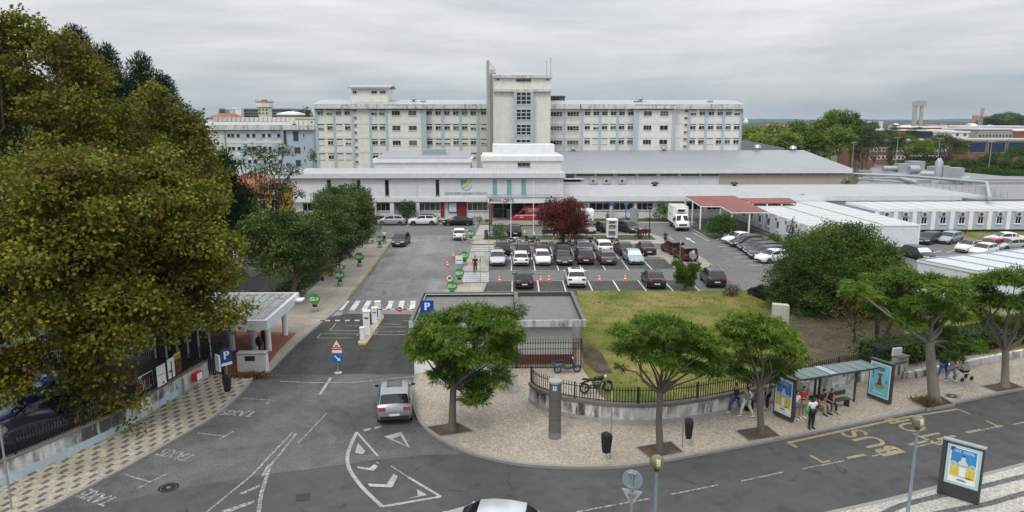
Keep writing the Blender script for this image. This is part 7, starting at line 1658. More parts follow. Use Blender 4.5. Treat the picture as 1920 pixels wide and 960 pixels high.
SGREEN = plain('sign_green', (.03,.30,.035), .5, var=.05); POT = stained('planter_concrete', (.42,.38,.33), amount=.5, fine=4); SRED = plain('sign_red', (.45,.02,.02), .4, var=.03); SBLUE = plain('sign_blue', (.01,.06,.30), .4, var=.03)
def green_sign(label, px, py, z0=.12):
    p = P(px,py,z0); o = thing('no_smoking_sign', label, 'sign', p, 0, 'round green no smoking signs in planters')
    MB().lathe([(.24,0),(.30,.08),(.30,.40),(.26,.42),(.26,.36)], 16).build('planter', POT, o, 40)
    MB().box(-.18,.18,-.05,.05,.36,.70).build('stand', DARK, o)
    f = MB(); disc(f, (0,1.08), .47, 32, -.07, -.03); f = f.build('disc', SGREEN, o)
    mb = MB(); put_text(mb, 'NÃO', .18, (-.16,-.075,1.15), (1,0,0), (0,0,1), bold=.012); put_text(mb, 'FUMAR', .16, (-.16,-.075,.98), (1,0,0), (0,0,1), bold=.012, wide=.9); mb.build('lettering', SIGNWHITE, f)
    mb = MB(); disc(mb, (.22,1.08), .165, 20, -.074, -.071, 0); disc(mb, (.22,1.08), .17, 24, -.078, 0, 1, .128)
    mb.add([(.10,-.08,1.17),(.13,-.08,1.2),(.34,-.08,.99),(.31,-.08,.96)],[(0,1,2,3)],1); mb.add([(.12,-.077,1.055),(.32,-.077,1.055),(.32,-.077,1.095),(.12,-.077,1.095)],[(0,1,2,3)],2); mb.build('pictogram', [SIGNWHITE, SRED, DARK], f)
for lb, px, py in (('green no smoking sign nearest the camera on the left pavement',591,584),('green no smoking sign second along the left pavement, near the hydrant',638,536),('green no smoking sign third along the left pavement',674.5,499.5),('farthest green no smoking sign on the left pavement, by the grey people carrier',712.5,464.5),('green no smoking sign at the nose of the planted island',883,452.5),('green no smoking sign on the slab island beside the walking man',871.5,497),('green no smoking sign just above the speed limit sign',861.5,532),('lowest green no smoking sign, right behind the gatehouse roof edge',848,558)):
    green_sign(lb, px, py)
def post_sign(name, label, px, py, h, cat='sign', z0=.004, r=.03, rot=0, m=None):
    p = P(px,py,z0); o = thing(name, label, cat, p, R(rot)); MB().lathe([(r,0),(r,h)], 8).build('pole', m or STEEL, o, 60); return o
def zof(px, py, base):  # height above ground of a pixel straight above a ground pixel
    return Q(px, py, P(*base).y)[1]
o = post_sign('parking_sign', 'blue P sign with a white strip on a thin pole by the chequered pavement', 429, 740, 2.75, z0=.12, rot=48)
MB().box(-.32,.32,-.06,-.03,1.95,2.75).build('panel', SBLUE, o); mb = MB(); put_text(mb, 'P', .66, (0,-.064,2.36), (1,0,0), (0,0,1), bold=.02); mb.build('lettering', SIGNWHITE, o); MB().box(-.32,.32,-.062,-.032,1.78,1.94).build('strip', SIGNWHITE, o); MB().box(-.45,-.36,-.05,.4,1.5,2.45).build('side_plate', SIGNWHITE, o)
def bin_on(label, px, py, z0, zb, post=None, rot=0):
    p = P(px,py,z0); o = thing('litter_bin', label, 'bin', p, R(rot), 'black litter bins hung on poles')
    loft(MB(), [[(x*w,y*d-.27,z) for x,y in ((-1,-.6),(-.6,-1),(.6,-1),(1,-.6),(1,1),(-1,1))] for z,w,d in ((zb,.15,.13),(zb+.12,.17,.15),(zb+.72,.22,.19),(zb+.78,.22,.19))]).build('body', BLACK, o)
    loft(MB(), [[(x*w,y*d-.27,z) for x,y in ((-1,-.6),(-.6,-1),(.6,-1),(1,-.6),(1,1),(-1,1))] for z,w,d in ((zb+.80,.23,.20),(zb+.92,.2,.17),(zb+.98,.1,.09))]).build('lid', BLACK, o)
    if post: MB().lathe([(.03,0),(.03,post)], 8).build('post', STEEL, o)
    return o
bin_on('black litter bin on the pole of the blue P sign by the chequered pavement', 429.5, 741, .12, .35, None, 8)
bin_on('black litter bin on the tall thin pole in the middle of the cobbled corner', 1144, 861, .12, .42, None, -60)
bin_on('black litter bin on its own short post right of the open street tree', 1279, 840, .12, .55, 1.3, 80)
p = P(1144, 861, .12); o = thing('sign_pole', 'tall thin pole on the cobbled corner with a sign turned edge-on', 'sign', p, 0)
hT = zof(1151,735,(1144,861)); MB().lathe([(.03,0),(.03,hT)],8).build('pole', STEEL, o); mb = MB(); disc(mb, (0,hT-.35), .33, 20, -.02, .02); mb.xf(Matrix.Rotation(R(80),4,'Z')).build('round_plate', GREY, o)
p = P(22,955,.12); o = thing('sign_pole', 'thin grey pole at the lower left corner rising into the plane leaves', 'pole', p); MB().lathe([(.04,0),(.04,3.6)],8).build('pole', GREY, o)
p = P(634,700,.012); o = thing('road_sign', 'red triangle warning sign over a blue keep-right disc in the middle of the drive mouth', 'sign', p)
hT = zof(633,637,(634,700)); k_ = hT/2.3
MB().lathe([(.25,0),(.25,.06),(.04,.1),(.03,hT-.1)],12).build('pole', STEEL, o)
zc_ = zof(634,671,(634,700)); f = MB(); disc(f,(0,zc_),.31,28,-.06,-.03); f = f.build('blue_disc', plain('mandatory_blue',(.01,.12,.42),.4,var=.03), o)
mb = MB(); mb.add([(x,-.065,zc_+z) for x,z in ((-.19,.14),(-.14,.19),(.10,-.03),(.17,.05),(.19,-.17),(-.04,-.15),(.04,-.09))],[(0,1,2,6),(2,3,4,5,6)]); mb.build('arrow', SIGNWHITE, f)
zt0, zt1 = zof(634,651,(634,700)), hT; 
def tri(s_, c, y): return [(c[0]-s_*.5, y, c[1]-s_*.29), (c[0]+s_*.5, y, c[1]-s_*.29), (c[0], y, c[1]+s_*.577)]
cz = zt0+(zt1-zt0)*.36; f = MB(); a = tri(.72,(0,cz),-.06); b3 = tri(.72,(0,cz),-.03); f.add(a+b3,[(0,1,2),(5,4,3),(0,3,4,1),(1,4,5,2),(2,5,3,0)]); f = f.build('triangle', SRED, o)
MB().add(tri(.5,(0,cz),-.064),[(0,1,2)]).build('triangle_face', SIGNWHITE, f); mb = MB(); mb.box(-.1,.1,-.07,-.065,cz-.1,cz-.02); mb.build('car_symbol', DARK, f)
f = MB().box(-.31,.31,-.06,-.03,zc_+.34,cz-.24).build('plate', SIGNWHITE, o); MB().box(-.31,.31,-.064,-.061,cz-.34,cz-.26).build('plate_band', SRED, f)
z5p = lambda x,y,z: P(580+x/5.335, 540+y/5.335, z)
isl = [z5p(x,y,.15)[:2] for x,y in ((485,541),(500,552),(560,552),(582,535),(745,285),(738,266),(712,264))]
o = wthing('barrier_island', 'narrow yellow-edged kerb island carrying the parking barriers', 'traffic island', z5p(600,420,0)); MB().prism(isl, -.02, .15).build('kerb_edge', YELLOW, o)
cxm = sum(p_[0] for p_ in isl)/7; cym = sum(p_[1] for p_ in isl)/7
MB().prism([(cxm+(x-cxm)*.86, cym+(y-cym)*.96) for x,y in isl], .151, .156).build('island_top', CONC, o)
def cabinet(name, label, px, py, w, d, h, cat, screen=True):
    p = P(px,py,.15); o = wthing(name, label, cat, p); MB().box(p.x-w/2,p.x+w/2,p.y,p.y+d,.156,h).build('housing', SIGNWHITE, o); MB().box(p.x-w/2-.02,p.x+w/2+.02,p.y-.03,p.y+d+.02,h+.002,h+.05).build('cap', SIGNWHITE, o)
    if screen: MB().box(p.x+w*.5+.001,p.x+w*.5+.02,p.y+.05,p.y+d-.05,h*.45,h*.95).build('panel', DARK, o); MB().box(p.x-w*.3,p.x+w*.3,p.y-.012,p.y+.0,h*.72,h*.78).build('slot', DARK, o)
    return p
cabinet('ticket_pillar', 'short white pillar at the near end of the yellow barrier island', 679, 636, .32, .3, .95, 'pillar', False)
pT = cabinet('ticket_machine', 'white ticket machine with a dark side panel on the yellow barrier island', 688, 627, .5, .45, 1.85, 'ticket machine')
pA = cabinet('barrier_cabinet', 'white barrier cabinet in the middle of the yellow island', 702.5, 605.5, .42, .4, 1.3, 'barrier cabinet')
pB = cabinet('barrier_cabinet', 'white barrier cabinet at the far end of the yellow island', 708, 597, .42, .4, 1.45, 'barrier cabinet', False)
BARM = plain('arm_dull_red', (.20,.05,.045), .5)
def arm(label, p0, x1, y, z, disc_at=None):
    o = wthing('parking_barrier', label, 'barrier', (p0,y,z)); n = 10
    for k in range(n):
        MB().box(p0+(x1-p0)*k/n, p0+(x1-p0)*(k+1)/n, y-.03, y+.03, z, z+.075).build('segment', SIGNWHITE if k%2 else BARM, o)
    if disc_at is not None:
        f = MB(); disc(f,(disc_at,z+.05),.2,20,y-.07,y-.04); f = f.build('stop_disc', SRED, o); MB().box(disc_at-.13,disc_at+.13,y-.076,y-.071,z+.02,z+.08).build('bar', SIGNWHITE, f)
zA = 1.0; xL = P(591,606,zA).x
arm('red and white barrier arm closing the left lane', pT.x-.26, P(592,602,zA).x, P(640,602,zA).y, zA); 
arm('red and white barrier arm with a round stop disc closing the right lane', pB.x+.24, P(786,581,1.05).x, P(740,581,1.05).y, 1.05, P(749,582,1.05).x)
o = post_sign('road_sign', 'back of a round and a triangular sign on a pole beyond the barriers', 721.5, 582, zof(720,541,(721.5,582)), z0=.01)
hT = zof(720,541,(721.5,582)); mb = MB(); disc(mb,(0,zof(721,568,(721.5,582))),.33,20,-.03,.0); mb.build('round_plate', GREY, o); MB().add(tri(.6,(0,hT-.35),-.03)+tri(.6,(0,hT-.35),0),[(0,1,2),(5,4,3),(0,3,4,1),(1,4,5,2),(2,5,3,0)]).build('triangle_plate', GREY, o)
Yp_ = 45.0; xc_, zb_ = Q(801,592,Yp_); zt_ = Q(801,563.5,Yp_)[1]; o = wthing('parking_board', 'large blue P board with a red strip beside the gatehouse roof', 'sign', (xc_,Yp_,.004)); hw = Q(813,575,Yp_)[0]-xc_
MB().box(xc_-.06,xc_+.06,Yp_+.06,Yp_+.18,0,zt_-.1).build('pole', STEEL, o); MB().box(xc_-hw,xc_+hw,Yp_,Yp_+.055,zb_-.05,zt_).build('panel', SBLUE, o)
mb = MB(); put_text(mb,'P',.72,(xc_,Yp_-.006,zt_-.42),(1,0,0),(0,0,1),bold=.03); mb.build('lettering', SIGNWHITE, o); MB().box(xc_-hw*.9,xc_+hw*.9,Yp_-.008,Yp_-.002,zb_-.02,zb_+.12).build('strip', RED, o)
o = post_sign('speed_sign', 'round speed limit sign reading 30 behind the gatehouse roof', 843.5, 556, zof(843,515,(843.5,556)), z0=.01)
zc_ = zof(843,521.5,(843.5,556)); f = MB(); disc(f,(0,zc_),.36,28,-.06,-.03); f = f.build('disc', SIGNWHITE, o); mb = MB(); disc(mb,(0,zc_),.36,32,-.064,0,0,.28); mb.build('ring', SRED, f); mb = MB(); put_text(mb,'30',.38,(0,-.066,zc_),(1,0,0),(0,0,1),bold=.02); mb.build('lettering', DARK, f)
o = post_sign('notice_board', 'small white notice board on a pole between two green signs', 861, 512, 1.8, z0=.12); f = MB().box(-.36,.36,-.05,-.03,1.0,1.85).build('panel', SIGNWHITE, o); MB().box(-.3,.3,-.054,-.051,1.28,1.42).build('print', GREY, f)
for lb, px, py, top, z0 in (('thin pole with an edge-on sign on the road side of the slab island',868,490,444,.12),('thin pole with a crossbar beside the zebra crossing and the walking man',900.5,529,481,.12),('thin pole at the left end of the planted island by the zebra crossing',917,471,435,.12),('pole with an edge-on white sign on the corner island, left of the spare wheel',1274,501,452,.12)):
    h = zof(px,top,(px,py)); o = post_sign('sign_pole', lb, px, py, h, z0=z0); mb = MB(); disc(mb,(0,h-.3),.3,20,-.02,.02); mb.xf(Matrix.Rotation(R(78),4,'Z')).build('round_plate', STEEL, o); MB().box(-.3,.3,-.015,.015,h-.05,h).build('bracket', STEEL, o)
o = post_sign('sign_pole', 'pole with a round grey sign back beside the spare wheel on the corner island', 1299, 503, zof(1298,470,(1299,503)), z0=.12); mb = MB(); disc(mb,(0,zof(1300,481,(1299,503))),.33,20,-.03,0); mb.build('round_plate', GREY, o); MB().box(-.1,.1,-.03,.0,zof(1298,476,(1299,503)),zof(1298,470,(1299,503))).build('white_plate', SIGNWHITE, o)
o = post_sign('parking_sign', 'small blue P sign on a pole in front of the red-leaved tree', 1067, 449, zof(1067,411,(1067,449)), z0=.13); hT = zof(1067,411,(1067,449)); MB().box(-.40,.40,-.05,-.03,hT-.75,hT).build('panel', SBLUE, o); mb = MB(); put_text(mb,'P',.7,(0,-.055,hT-.37),(1,0,0),(0,0,1),bold=.02); mb.build('lettering', SIGNWHITE, o); MB().box(-.2,.2,-.05,-.03,hT-1.0,hT-.77).build('tab', SIGNWHITE, o)
for lb, px, top, base, m_, r in (('white flagpole in front of the entrance porch, left one',958,378,449,SIGNWHITE,.06),('taller white flagpole in front of the red ambulance',1000,344,442,SIGNWHITE,.06)):
    h = zof(px,top,(px,base)); p = P(px,base,.12); o = thing('flagpole', lb, 'flagpole', p); MB().lathe([(r,0),(r*.6,h)],8).build('pole', m_, o, 60); MB().ball((0,0,h+.06),.09,8,6).build('finial', m_, o); MB().lathe([(.16,0),(.16,.08)],10).build('base_plate', GREY, o)
def t_lamp(label, px, base, top, m_=GREY):
    h = zof(px,top,(px,base)); p = P(px,base,.1); o = thing('lamp_post', label, 'street lamp', p); MB().lathe([(.08,0),(.05,h)],8).build('pole', m_, o, 60); MB().box(-.55,.55,-.2,.2,h,h+.1).build('lamp_head', m_, o); MB().box(-.5,.5,-.16,.16,h-.03,h-.002).build('lens', SIGNWHITE, o)
t_lamp('T-shaped lamp post beside the side road left of the pavement trees', 504, 548, 487); t_lamp('dark T-shaped lamp post at the right end of the planted island', 1217, 447, 389, DARK); t_lamp('dark thin lamp post beside the round island bush', 918, 447, 388, DARK)
o = post_sign('bus_stop_sign', 'small blue T-shaped sign by the low row, left of the blue pole', 1147, 411, 2.4, z0=.12); MB().box(-.5,.5,-.04,.04,2.2,2.5).build('panel', SBLUE, o)
o = post_sign('blue_pole', 'plain bright blue pole in front of the low row windows', 1173, 414, 2.8, 'pole', .12, .09, 0, plain('sky_blue_pole',(.05,.22,.45),.4)); MB().box(-.3,.3,-.04,.04,2.5,2.8).build('panel', MATS['sky_blue_pole'], o)
p = P(1188,418,.12); o = thing('info_pillar', 'grey metal information pillar on the frontage pavement', 'sign', p); MB().box(-.55,.55,-.1,.1,0,2.3).build('shaft', GREY, o); MB().box(-.5,.5,-.106,-.101,.9,2.2).build('panel', STEEL, o)
p = P(1148,446,.13); o = wthing('glass_kiosk', 'white-framed glass kiosk like a phone booth on the planted island', 'kiosk', p); x, y = p.x, p.y; hk = zof(1148,413,(1148,446)); wk = .62
for sx in (-1,1):
    for sy in (0,1): MB().box(x+sx*wk-.07,x+sx*wk+.07,y+sy*1.1-.07,y+sy*1.1+.07,.13,hk).build('corner_post', SIGNWHITE, o)
MB().box(x-wk-.1,x+wk+.1,y-.1,y+1.2,hk+.002,hk+.22).build('roof', SIGNWHITE, o); MB().box(x-wk+.07,x+wk-.07,y+1.05,y+1.1,.3,hk).build('back_pane', plain('kiosk_glass',(.25,.3,.3),.15), o)
for z in (.2,1.1,1.9): MB().box(x-wk+.071,x+wk-.071,y+.02,y+1.04,z,z+.08).build('shelf', SIGNWHITE, o)
MB().box(x-.35,x+.3,y+.3,y+.8,1.19,1.75).build('device', GREY, o)
MRED = plain('dark_red_bench', (.075,.012,.018), .5)
def bench(label, px, py):
    p = P(px,py,.13); o = thing('bench', label, 'bench', p, 0, 'dark red benches on the planted island')
    MB().box(-.9,.9,.1,.55,.42,.47).build('seat', MRED, o); MB().box(-.95,.95,.0,.06,.42,.95).build('backrest', MRED, o)
    for sx in (-1,1): MB().box(sx*.75-.04,sx*.75+.04,.05,.5,0,.418).build('leg', DARK, o)
bench('dark red bench right of the round bush, backed by a parked car', 964, 443); bench('dark red bench just left of the red-leaved tree, with someone sitting on it', 1029, 443.5); bench('dark red bench right of the red-leaved tree', 1090, 443.5); bench('dark red bench at the right end of the planted island', 1207, 443)
for lb, px, py, w, h, m_ in (('tall dark litter bin on the island beside the round bush',912,447.5,.55,1.15,plain('bin_brown_grey',(.055,.05,.05),.6)),('grey square planter box by the black saloon on the frontage',891,417,.8,.75,GREY),('dark waste container at the left end of the frontage row',707,420,1.6,1.0,DARK)):
    p = P(px,py,.13); o = thing('litter_bin', lb, 'bin', p); MB().box(-w/2,w/2,0,w,0,h).build('body', m_, o); MB().box(-w/2-.03,w/2+.03,-.03,w+.03,h+.002,h+.08).build('lid', m_ if w > .6 else STEEL, o)
CONE = plain('cone_orange', (.75,.09,.02), .5, var=.05)
CL = ['traffic cone on the yard road beside the middle green sign','traffic cone lower on the yard road, left of the notice board','traffic cone left of the black hatchback in the near bays','left one of the two traffic cones right of the black hatchback','right one of the two traffic cones right of the black hatchback','traffic cone right of the white SUV','traffic cone second right of the white SUV','traffic cone peeping out left of the leafiest street tree']
for lb, (px,py) in zip(CL, ((850,482.5),(839,500.5),(936.5,529),(1013.5,528),(1029.5,528),(1124,527.5),(1172,527),(768,637))):
    p = P(px,py,.01); o = thing('traffic_cone', lb, 'traffic cone', p, 0, 'orange and white traffic cones')
    MB().box(-.2,.2,-.2,.2,0,.05).build('base', CONE, o)
    for z0,z1,m_ in ((.05,.22,CONE),(.22,.36,SIGNWHITE),(.36,.5,CONE),(.5,.62,SIGNWHITE),(.62,.76,CONE)): MB().lathe([(.17-.19*z0,z0),(.17-.19*z1,z1)],14).build('band', m_, o, 60)
p = P(605,526,.12); o = thing('fire_hydrant', 'red fire hydrant with a black foot on the left pavement', 'hydrant', p); MB().lathe([(.14,0),(.14,.35)],12).build('foot', DARK, o); MB().lathe([(.12,.35),(.12,.8),(.17,.84),(.15,.98),(.03,1.05)],12).build('barrel', RED, o, 40)
for sx in (-1,1): MB().lathe([(.07,sx*.1),(.07,sx*.22)],8,(0,0,.68),axis='x').build('outlet', RED, o)
p = P(1461,617,.14); o = wthing('stone_monolith', 'pale upright stone monolith in front of the big dark evergreen', 'monument', p); MB().add([(p.x+x,p.y+y,z) for x,y,z in ((-.55,0,.1),(.6,-.25,.1),(.7,.35,.1),(-.4,.6,.1),(-.62,0,2.05),(.55,-.25,2.0),(.68,.35,2.0),(-.45,.6,2.05))],[(0,3,2,1),(4,5,6,7),(0,1,5,4),(1,2,6,5),(2,3,7,6),(3,0,4,7)]).build('stone', stained('pale_stone',(.46,.43,.39),amount=.35,fine=2), o)
p = P(1040,820,.12); hT = zof(1040,713,(1040,820)); o = thing('advertising_column', 'tall grey metal cylinder column with a blue square sign on the cobbled corner', 'column', p)
COL = plain('column_metal', (.16,.15,.14), .45, .35, .08)
MB().lathe([(.31,0),(.31,.35)],24).build('foot', plain('column_foot',(.24,.23,.22),.5,.3), o, 40)
for z0,z1 in ((.36,1.02),(1.04,2.0),(2.02,hT-.12)): MB().lathe([(.31,z0),(.31,z1)],24).build('drum', COL, o, 40)
MB().lathe([(.345,hT-.12),(.345,hT-.02),(.27,hT)],24).build('cap', CONC, o, 40)
f = MB().add([(.318*math.sin(a),-.318*math.cos(a),z) for z in (hT-.48,hT-.18) for a in [R(-32+12*k) for k in range(5)]],[(k,k+1,6+k,5+k) for k in range(4)]).build('sign', plain('sign_cyan',(.03,.28,.42),.4), o)
mb = MB()
for kx_ in (-24,-6):
    for zz in (hT-.43,hT-.31): mb.add([(.324*math.sin(R(kx_+d)),-.324*math.cos(R(kx_+d)),zz+e) for d,e in ((0,0),(11,0),(11,.08),(0,.08))],[(0,1,2,3)])
mb.build('pictogram', SIGNWHITE, f)
mb = MB(); mb.lathe([(.55,.0),(.55,.003)],24,(p.x,p.y,.122)); struct('mortar_ring', mb, stained('mortar_pale',(.40,.37,.33),amount=.5,fine=5,vs=1))
SKYB = plain('poster_sky', (.03,.24,.55), .4, var=.15, scale=1.2); PYEL = plain('poster_yellow', (.68,.50,.03), .4, var=.05); PWH = plain('poster_white', (.62,.68,.70), .35, var=.05); PAQ = plain('poster_aqua', (.14,.46,.56), .4, var=.15); PMINT = plain('poster_mint', (.42,.58,.58), .3, var=.04)
BOT = plain('bottle_pale', (.55,.60,.66), .3, var=.15, scale=9); GRN = plain('lime_green', (.35,.48,.20), .4, var=.2, scale=12); DKB = plain('poster_navy', (.03,.05,.13), .5); BRN = plain('poster_brown', (.16,.07,.04), .5); OLV = plain('poster_olive', (.25,.24,.05), .5)
MUPI = plain('stand_grey', (.055,.055,.055), .45, .2, .1)
def poster_art(kind, M, w, z0, z1, par):
    h = z1-z0; u = lambda x: (x-.5)*w; v_ = lambda y: z0+y*h
    face = MB().box(-w/2,w/2,-.02,.0,z0,z1).xf(M).build('poster', PMINT if kind == 'big' else PWH, par)
    dep = [0]
    def pc(nm, pts, m_):
        dep[0] += 1; y = -.021-.0006*dep[0]; MB().add([(u(x),y,v_(yy)) for x,yy in pts],[tuple(range(len(pts)))]).xf(M).build(nm, m_, face)
    sq = lambda x0,x1,y0,y1: [(x0,y0),(x1,y0),(x1,y1),(x0,y1)]
    el = lambda cx,cy,rx,ry,n=14: [(cx+rx*math.cos(2*math.pi*k/n),cy+ry*math.sin(2*math.pi*k/n)) for k in range(n)]
    if kind in ('big','bottle'):
        a, b_ = (.1,.9) if kind == 'big' else (.02,.98)
        pc('sheet', sq(a,b_,.07,.95), SIGNWHITE); pc('sky', sq(a+.03,b_-.03,.55,.93), SKYB); pc('ground', [(a+.03,.22),(b_-.03,.20),(b_-.03,.53),(.5,.56),(a+.03,.58)], PYEL)
        pc('corner_flag', [(a,.95),(a+.16,.95),(a,.84)], DKB)
        pc('shadow', el(.62,.235,.2,.018), DKB)
        pc('bottle', [(.39,.22),(.61,.22),(.61,.50),(.64,.53),(.64,.59),(.56,.66),(.56,.74),(.44,.74),(.44,.66),(.36,.59),(.36,.53),(.39,.50)], BOT)
        pc('bottle_label', sq(.41,.59,.26,.46), SIGNWHITE); pc('bottle_cap', sq(.45,.55,.74,.79), DKB); pc('bottle_neck_band', sq(.33,.67,.515,.525), DKB)
        for cx in (.22,.78):
            pc('glass_stem', sq(cx-.008,cx+.008,.26,.46), BOT); pc('glass_foot', el(cx,.26,.06,.012), BOT); pc('glass_bowl', el(cx,.52,.1,.08), BOT); pc('lime', el(cx,.53,.07,.05), GRN)
        for r_, (x0,x1) in ((.885,(.25,.78)),(.85,(.22,.82))):
            n = 9
            for k in range(n): 
                if k != 3: pc('headline', sq(x0+(x1-x0)*k/n, x0+(x1-x0)*(k+.62)/n, r_-.009, r_+.009), SIGNWHITE)
        pc('logo_bar', sq(.36,.64,.13,.15), DKB); pc('logo_bar', sq(.40,.60,.165,.175), GREY)
    else:
        pc('sheet', sq(.04,.96,.03,.97), PAQ); pc('title', sq(.28,.72,.84,.89), BRN); pc('title', sq(.34,.70,.785,.825), BRN)
        for k in range(4): pc('caption', sq(.2+.16*k,.32+.16*k,.12+.0*k,.135), SIGNWHITE)
        pc('mound', el(.52,.33,.26,.09), OLV); pc('figure', [(.42,.36),(.62,.36),(.60,.5),(.56,.6),(.46,.6),(.42,.5)], BRN); pc('figure', el(.51,.63,.07,.045), BRN); pc('figure_hat', el(.51,.67,.13,.035), plain('poster_dark_red',(.2,.05,.05),.5)); pc('rock', el(.5,.40,.12,.04), DKB)
        for cx,cy in ((.18,.55),(.84,.5),(.16,.68)): pc('far_figure', [(cx-.02,cy-.05),(cx+.02,cy-.05),(cx+.03,cy+.04),(cx-.03,cy+.05)], DKB)
        pc('badge', sq(.1,.18,.89,.92), SBLUE)
def poster_stand(label, pa, pb, zb, h, foot, kind, th=.2, name='poster_stand'):
    a, b_ = Vector(pa), Vector(pb); d = b_-a; L_ = Vector((d.x,d.y,0)).length; ang = math.atan2(d.y,d.x); c = (a+b_)/2
    o = wthing(name, label, 'advertising stand', (c.x,c.y,zb)); M = Matrix.Translation((c.x,c.y,0))@Matrix.Rotation(ang,4,'Z')
    MB().box(-L_/2,L_/2,0,th,zb+(.08 if not foot else .02),zb+h).xf(M).build('case', MUPI, o)
    MB().box(-L_/2-.02,L_/2+.02,-.02,th+.02,zb+h+.002,zb+h+.06).xf(M).build('top_cap', MUPI if kind != 'big' else GREY, o)
    if foot: MB().box(-L_/2-.01,-L_/2+.14,-.05,-.002,zb+.02,zb+h).xf(M).build('side_rail', MUPI, o)
    poster_art(kind, M@Matrix.Translation((.05 if foot else 0,-.004,0)), L_-(.26 if foot else .16), zb+(foot or .3), zb+h-.09, o)
    return o
poster_stand('large freestanding poster stand at lower right with a bottle advert on blue and yellow', P(1757,924,.124), P(1834,948,.124), .12, 2.42, .62, 'big', .24)
poster_stand('bottle advert case closing the left end of the bus shelter', P(1449,778,.12), P(1484,794,.12), .12, 2.32, 0, 'bottle', .2)
poster_stand('pale blue film poster case closing the right end of the bus shelter', P(1625,745,.12), P(1667,761,.12), .12, 2.32, 0, 'film', .2)
zr = 2.5
BL, BR_, FR_, FL_ = P(1493,693,zr), P(1632,672,zr), P(1664,683,zr), P(1483,717,zr)
ax_ = (BR_-BL); ax_.z = 0; Ls = ax_.length; ax_.normalize(); ay_ = Vector((-ax_.y,ax_.x,0)); dep_ = abs((FL_-BL).dot(ay_)); dep_ = (dep_+abs((FR_-BR_).dot(ay_)))/2
org = (FL_+FR_)/2; org = org - ax_*Ls/2; org.z = 0; ang = math.atan2(ax_.y,ax_.x)
M = Matrix.Translation((org.x,org.y,.12))@Matrix.Rotation(ang,4,'Z')
o = wthing('bus_shelter', 'bus shelter with a greenish glass roof and slim dark posts by the kerb', 'bus shelter', (org.x+ax_.x*3,org.y+ax_.y*3,.12))
m_, t, b = nt('tinted_roof_glass'); b.inputs['Base Color'].default_value = (.13,.19,.18,1); b.inputs['Roughness'].default_value = .12; b.inputs['Transmission Weight'].default_value = .0; b.inputs['Alpha'].default_value = .8; RGL = m_
m_, t, b = nt('clear_panel_glass'); b.inputs['Base Color'].default_value = (.5,.58,.56,1); b.inputs['Roughness'].default_value = .05; b.inputs['Alpha'].default_value = .22; CGL = m_
hS = zr-.12
MB().box(0,Ls,0,dep_,hS-.03,hS).xf(M).build('roof_glass', RGL, o)
for k in range(9): x = Ls*k/8; MB().box(x-.02,x+.02,0,dep_,hS+.002,hS+.03).xf(M).build('roof_rib', STEEL, o)
MB().box(Ls*3/8+.021,Ls*3/8+.42,0,dep_,hS+.002,hS+.02).xf(M).build('roof_plate', STEEL, o)
for y in (.02,dep_-.06): MB().box(0,Ls,y,y+.05,hS-.12,hS-.031).xf(M).build('roof_beam', MUPI, o)
for x in (.25,Ls*.40,Ls*.46,Ls-.25): MB().box(x-.05,x+.05,dep_-.12,dep_-.03,0,hS-.12).xf(M).build('post', MUPI, o)
for x0,x1 in ((.32,Ls*.39),(Ls*.47,Ls-.32)): MB().box(x0,x1,dep_-.085,dep_-.075,.25,hS-.2).xf(M).build('glass_panel', CGL, o); MB().box(x0,x1,dep_-.1,dep_-.06,.17,.23).xf(M).build('bottom_rail', STEEL, o)
f = MB().box(Ls*.62,Ls*.80,dep_-.12,dep_-.09,1.2,2.05).xf(M).build('route_map', PWH, o); MB().box(Ls*.71,Ls*.755,dep_-.126,dep_-.121,1.75,2.0).xf(M).build('map_print', SKYB, f); MB().box(Ls*.76,Ls*.79,dep_-.126,dep_-.121,1.6,1.78).xf(M).build('map_print', RED, f); MB().box(Ls*.63,Ls*.70,dep_-.126,dep_-.121,1.35,1.9).xf(M).build('map_print', plain('map_pale',(.5,.52,.5),.5), f)
sh_at = lambda x, y, z=0: M@Vector((x,y,z))
ob = wthing('bench', 'slim dark bench inside the bus shelter', 'bench', sh_at(Ls*.55,dep_-.45,0)); MB().box(Ls*.28,Ls*.80,dep_-.62,dep_-.25,.44,.49).xf(M).build('seat', MUPI, ob); MB().box(Ls*.28,Ls*.80,dep_-.2,dep_-.16,.62,.85).xf(M).build('backrest', MUPI, ob)
for x in (Ls*.30,Ls*.54,Ls*.78): MB().box(x-.04,x+.04,dep_-.6,dep_-.28,0,.438).xf(M).build('leg', MUPI, ob)
def globe_lamp(label, px, py, Y):
    x, zc_ = Q(px,py,Y); o = thing('globe_lamp', label, 'street lamp', (x,Y,.12), 0, 'globe street lamps in the foreground'); zc_ -= .12
    MB().lathe([(.10,0),(.10,.5),(.065,.55),(.05,zc_-.28)],12).build('pole', plain('lamp_blue_grey',(.22,.28,.31),.45,.3), o, 60)
    MB().lathe([(.08,zc_-.3),(.11,zc_-.2)],12).build('collar', DARK, o)
    g_ = MB().ball((0,0,zc_),.235,20,14).build('globe', plain('smoked_globe',(.15,.135,.075),.12,var=.08,spec=.6), o, 170)
    mb = MB(); mb.add([(.24*math.cos(R(e))*math.sin(R(a)),-.24*math.cos(R(e))*math.cos(R(a)),zc_+.24*math.sin(R(e))) for e in (-15,0,15,30,42) for a in (-17,-6,6,17)],[(j*4+i,j*4+i+1,j*4+i+5,j*4+i+4) for j in range(4) for i in range(3)]); mb.build('lens', plain('lamp_lens_cream',(.52,.48,.27),.3,var=.25,scale=30), g_)  # lit ribbed lens inside the globe, painted as a pale patch on it
globe_lamp('globe lamp in the foreground centre beside the sign backs', 1232, 866, 20.4); globe_lamp('globe lamp in the foreground right beside the big poster stand', 1722, 790, 23.6)
